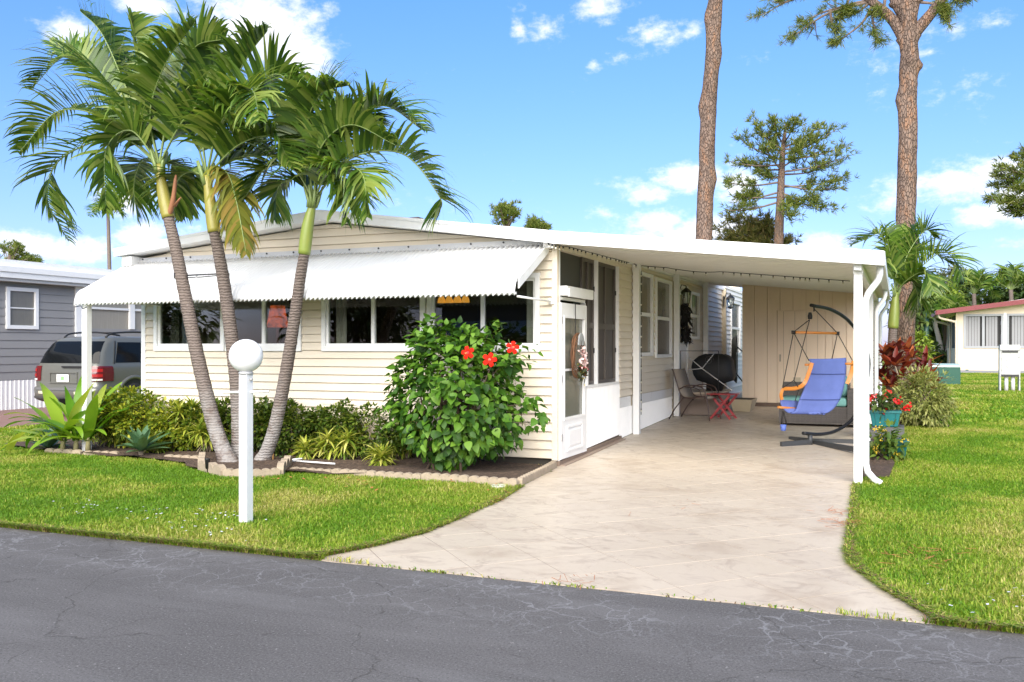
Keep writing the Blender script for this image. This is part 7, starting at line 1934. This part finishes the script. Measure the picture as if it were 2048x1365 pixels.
# ------------------------------------------------------------------ utility things
GRN = M('utility_green', (.008, .075, .048), .45, .1, 4); GRNL = M('utility_green_lid', (.42, .55, .46), .35, .06, 3)
tz = G(2, 31); ty = 31.6
x0_, x1_ = atY(1853, 750, ty).x, atY(1921, 750, ty).x
tr_ = thing('transformer_box', 'low green utility transformer box on the lawn', 'utility box', ((x0_ + x1_) / 2, ty, tz))
mb = MB(); mb.bx(x0_, x1_, ty, ty + 1.0, tz, tz + .58); bx_o = mb.build('cabinet', GRN, tr_)
mb = MB(); xm_ = x0_ + (x1_ - x0_) * .36; mb.bx(xm_ - .008, xm_ + .008, ty - .006, ty - .001, tz + .02, tz + .57); mb.build('seam', TRIM, tr_)
mb = MB(); mb.hexa([(x0_ - .03, ty - .03, tz + .581), (x1_ + .03, ty - .03, tz + .581), (x1_ + .03, ty + 1.03, tz + .581), (x0_ - .03, ty + 1.03, tz + .581)], [(x0_ - .0, ty + .0, tz + .64), (x1_ + .0, ty + .0, tz + .64), (x1_, ty + 1.0, tz + .68), (x0_, ty + 1.0, tz + .68)]); mb.build('lid', GRNL, tr_)
mb = MB(); mb.bx(x0_ + .1, x1_ + .05, ty - .1, ty + 1.1, tz - .05, tz + .03); mb.build('pad', EDGE, tr_)
for x in (xm_ + .2, xm_ + .75):
    mb = MB(); mb.bx(x, x + .08, ty - .02, ty - .001, tz + .48, tz + .51); mb.build('latch', GRN, tr_)
py_ = 28.3; c_ = atY(2018, 740, py_); pz = G(c_.x, py_)
pd_ = thing('meter_pedestal', 'weathered grey twin meter utility pedestal standing on the lawn', 'utility pedestal', (c_.x, py_, pz))
MET = M('mottled_grey_metal', (.42, .43, .42), .6, .15, 5, dirt=(.06, .07, .06), dirtamt=.95)
mb = MB(); mb.bx(c_.x - .20, c_.x + .22, py_ - .15, py_ + .15, pz + .42, pz + 1.25); mb.build('meter_box', MET, pd_)
mb = MB(); mb.bx(c_.x - .23, c_.x + .25, py_ - .18, py_ + .18, pz + 1.14, pz + 1.28); mb.build('hood', MET, pd_)
mb = MB(); mb.bx(c_.x - .24, c_.x - .205, py_ - .14, py_ + .16, pz, pz + 1.22); mb.bx(c_.x + .225, c_.x + .255, py_ - .14, py_ + .16, pz, pz + 1.22); mb.build('side_panel', MET, pd_)
for x in (-.07, .09):
    mb = MB(); mb.tube([(c_.x + x, py_ - .05, pz), (c_.x + x, py_ - .05, pz + .42)], .05, 10); mb.build('conduit', M('grey_conduit', (.52, .52, .52), .5), pd_)
mb = MB(); mb.bx(c_.x - .2, c_.x + .22, py_ - .17, py_ - .151, pz + .42, pz + .48); mb.build('dark_gap', TRIM, pd_); mb = MB(); mb.bx(c_.x - .18, c_.x + .2, py_ - .17, py_ - .151, pz + 1.07, pz + 1.12); mb.build('dark_gap', TRIM, pd_)
mb = MB(); mb.bx(c_.x - .36, c_.x + .36, py_ - .3, py_ + .3, pz - .04, pz + .03); mb.build('pad', EDGE, pd_)
gp_ = thing('green_post', 'slim green utility post beside the transformer box', 'post', (atY(1852, 740, 40).x, 40, .4))
mb = MB(); p0 = atY(1852, 740, 40); mb.tube([(p0.x, 40, .35), (p0.x, 40, 3.2)], .10, 10); mb.build('pole', M('post_green', (.01, .045, .03), .5), gp_)

# ------------------------------------------------------------------ background greenery, right
BGL = leafmat('background_leaf', [(.03, .06, .012), (.05, .095, .016), (.09, .15, .025), (.15, .21, .04)], .55, .25, nvar=.35, nscale=.7)
BGY = leafmat('background_lime_leaf', [(.14, .22, .02), (.22, .30, .03), (.30, .36, .05)], .5, .3, nvar=.2, nscale=.7)
BL = leaf_tmpl(.5, .12, .2, 3)
def bgtree(name, label, px, pyc, Y, w, h, mat, nleaf, size, seed, crad=.32, cat='tree'):
    c = atY(px, pyc, Y); r = np.random.default_rng(seed); bz = G(c.x, Y)
    th = thing(name, label, cat, (c.x, Y, bz))
    P, q, C = clump_cloud(r, c, (w, w * .6, h), 50, nleaf, crad); P[:, 2] = np.maximum(P[:, 2], bz + .1)
    A = norm(q + r.normal(0, .4, P.shape) + [0, 0, -.3]); N = norm(q * .5 + [0, 0, 1] + r.normal(0, .35, P.shape))
    V, F = leaves(P, A, N, size * r.uniform(.6, 1.3, nleaf), BL); o = np_obj('crown', V, F, mat, th, smooth=True); o['kind'] = 'stuff'
    mb = MB()
    for k in range(6): mb.tube([(c.x + r.normal(0, .1), Y, bz), Vector((c.x, Y, bz)).lerp(Vector(C[k]), .6), tuple(C[k])], [.1, .06, .02], 6)
    mb.build('trunk', TWIG, th)
bgtree('tree', 'dark leafy tree behind the pine trunk and transformer box', 1850, 640, 56, 1.9, 2.1, BGL, 2600, .34, 201)
bgtree('tree', 'broad dark tree behind the white palm trunks', 1890, 622, 60, 2.2, 1.9, BGL, 2600, .36, 202)
bgtree('tree', 'lime green tree top among the dark trees', 1895, 605, 54, .75, 1.0, BGY, 800, .3, 203)
bgtree('tree', 'pale round treetop far beyond the red trimmed house', 1905, 565, 90, 2.1, 1.5, leafmat('hazy_leaf', [(.16, .18, .10), (.22, .24, .13)], .7, .2, nvar=.3, nscale=.5), 1800, .36, 204)
bgtree('shrub', 'low shrub row below the white palm trunks', 1868, 722, 52, 1.6, .7, BGL, 1600, .22, 205, cat='shrub')
bgtree('shrub', 'yellow green shrub beside the pine foot', 1838, 705, 36, .5, .9, BGY, 900, .16, 206, cat='shrub')
bgtree('tree', 'leafy tree behind the red trimmed house roof', 1975, 605, 62, 3.0, 1.4, BGL, 2600, .34, 207)
bgtree('tree', 'dense tree at the far edge behind the red trimmed house', 2050, 600, 60, 2.2, 1.4, BGL, 2000, .34, 208)
bgtree('tree', 'low tree between the young palm and the pine', 1822, 620, 40, .7, 1.8, BGL, 1500, .24, 209)
bgtree('shrub', 'orange tinted shrub behind the transformer box', 1832, 715, 45, .5, .55, leafmat('orange_leaf', [(.3, .09, .02), (.2, .12, .02), (.1, .12, .02)], .5, .3), 500, .2, 210, cat='shrub')
def bgpalm(label, px, pyc, Y, trunkpx, seed, nf=11, fl=90, tr=.13, white=False):
    base = atY(trunkpx, 745, Y); base.z = G(base.x, Y); r = random.Random(seed)
    th = thing('palm_tree', label, 'palm tree', base); crown = atY(px, pyc, Y)
    mb = MB(); mb.tube(catmull([base, base.lerp(crown, .5) + Vector((.05, 0, 0)), crown], 14), [tr * (1.15 - .35 * i / 14) for i in range(15)], 9); mb.build('trunk', M('white_palm_trunk', (.42, .38, .34), .9, .2, 5) if white else PALMB, th)
    for i in range(nf):
        a = math.pi * (i + .5) / nf; s = fl * r.uniform(.8, 1.15)
        dx = math.cos(a) * s; dy = -math.sin(a) * s * .8
        pts = [crown, atY(px + dx * .5, pyc + dy * .75 - 8, Y + r.uniform(-.5, .5)), atY(px + dx * .95, pyc + dy * .7 + abs(dx) * .25, Y + r.uniform(-1, 1))]
        frond(th, pts, seed * 50 + i, llen=.62, nl=20, lift=.5, wid=.09, rr=.03)
bgpalm('palm with upright fronds above the left end of the red roof edge', 1948, 588, 56, 1948, 301, fl=52)
bgpalm('tall palm above the red trimmed roof at the far side', 2022, 580, 55, 2022, 302, fl=55)
bgpalm('white trunked palm leaning left in front of the far house', 1868, 640, 53, 1888, 303, fl=40, white=True)
bgpalm('white trunked palm leaning right in front of the far house', 1902, 635, 53, 1890, 304, fl=40, white=True)
bgpalm('far slender palm above the grey house roof', 216, 428, 40, 221, 305, nf=9, fl=34, tr=.12)

# ------------------------------------------------------------------ across the road (out of view; darkened house and added trees reflected in the panes)
ah = thing('opposite_house', 'out of view house with scalloped white awning across the road, darkened for window reflections', 'house', (-9, -9.5, 0))
mb = MB(); mb.bx(-16, -2, -14, -9.5, 0, 3.1); mb.build('wall', M('tan_siding', (.16, .13, .10), .6), ah)
mb = MB(); mb.prism([(-16.6, 3.1), (-9, 3.9), (-1.4, 3.1)], 'y', -14.5, -9); mb.build('roof', M('grey_shingle', (.12, .11, .1), .9), ah)
for x in (-14.5, -11.5, -7.5, -4.5):
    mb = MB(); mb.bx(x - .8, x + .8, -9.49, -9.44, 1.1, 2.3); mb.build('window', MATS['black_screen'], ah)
mb = MB(); mb.hexa([(-15.5, -9.4, 2.5), (-3, -9.4, 2.5), (-3, -8.2, 1.95), (-15.5, -8.2, 1.95)], [(-15.5, -9.4, 2.53), (-3, -9.4, 2.53), (-3, -8.2, 1.98), (-15.5, -8.2, 1.98)]); mb.build('awning', AWNM, ah)
OPPL = leafmat('opposite_leaf', [(.03, .05, .012), (.05, .08, .016), (.07, .11, .02)], .55, .2)  # trees made up to keep bright sky out of the pane reflections
for i, (x, y, w, h, lb) in enumerate([(-22, -13, 3.5, 4.5, 'large added unseen tree left of the opposite house'), (2, -13, 3.5, 5, 'large added unseen tree right of the opposite house'), (-10, -18, 5, 5, 'broad added unseen tree behind the opposite house'), (9, -10, 3, 4, 'added unseen tree further along the opposite side'), (-30, -8, 4, 4, 'added unseen tree at the far end of the opposite side')]):
    r = np.random.default_rng(400 + i); c = np.array((x, y, h * .75)); th = thing('tree', lb, 'tree', (x, y, 0))
    P, q, C = clump_cloud(r, c, (w, w, h * .6), 40, 1500, .35); V, F = leaves(P, norm(q + r.normal(0, .4, P.shape)), norm(q * .5 + [0, 0, 1]), .6 * r.uniform(.6, 1.3, 1500), BL)
    o = np_obj('crown', V, F, OPPL, th, smooth=True); o['kind'] = 'stuff'
    mb = MB(); mb.tube([(x, y, 0), (x, y, h * .6)], [.25, .15], 8); mb.build('trunk', TWIG, th)
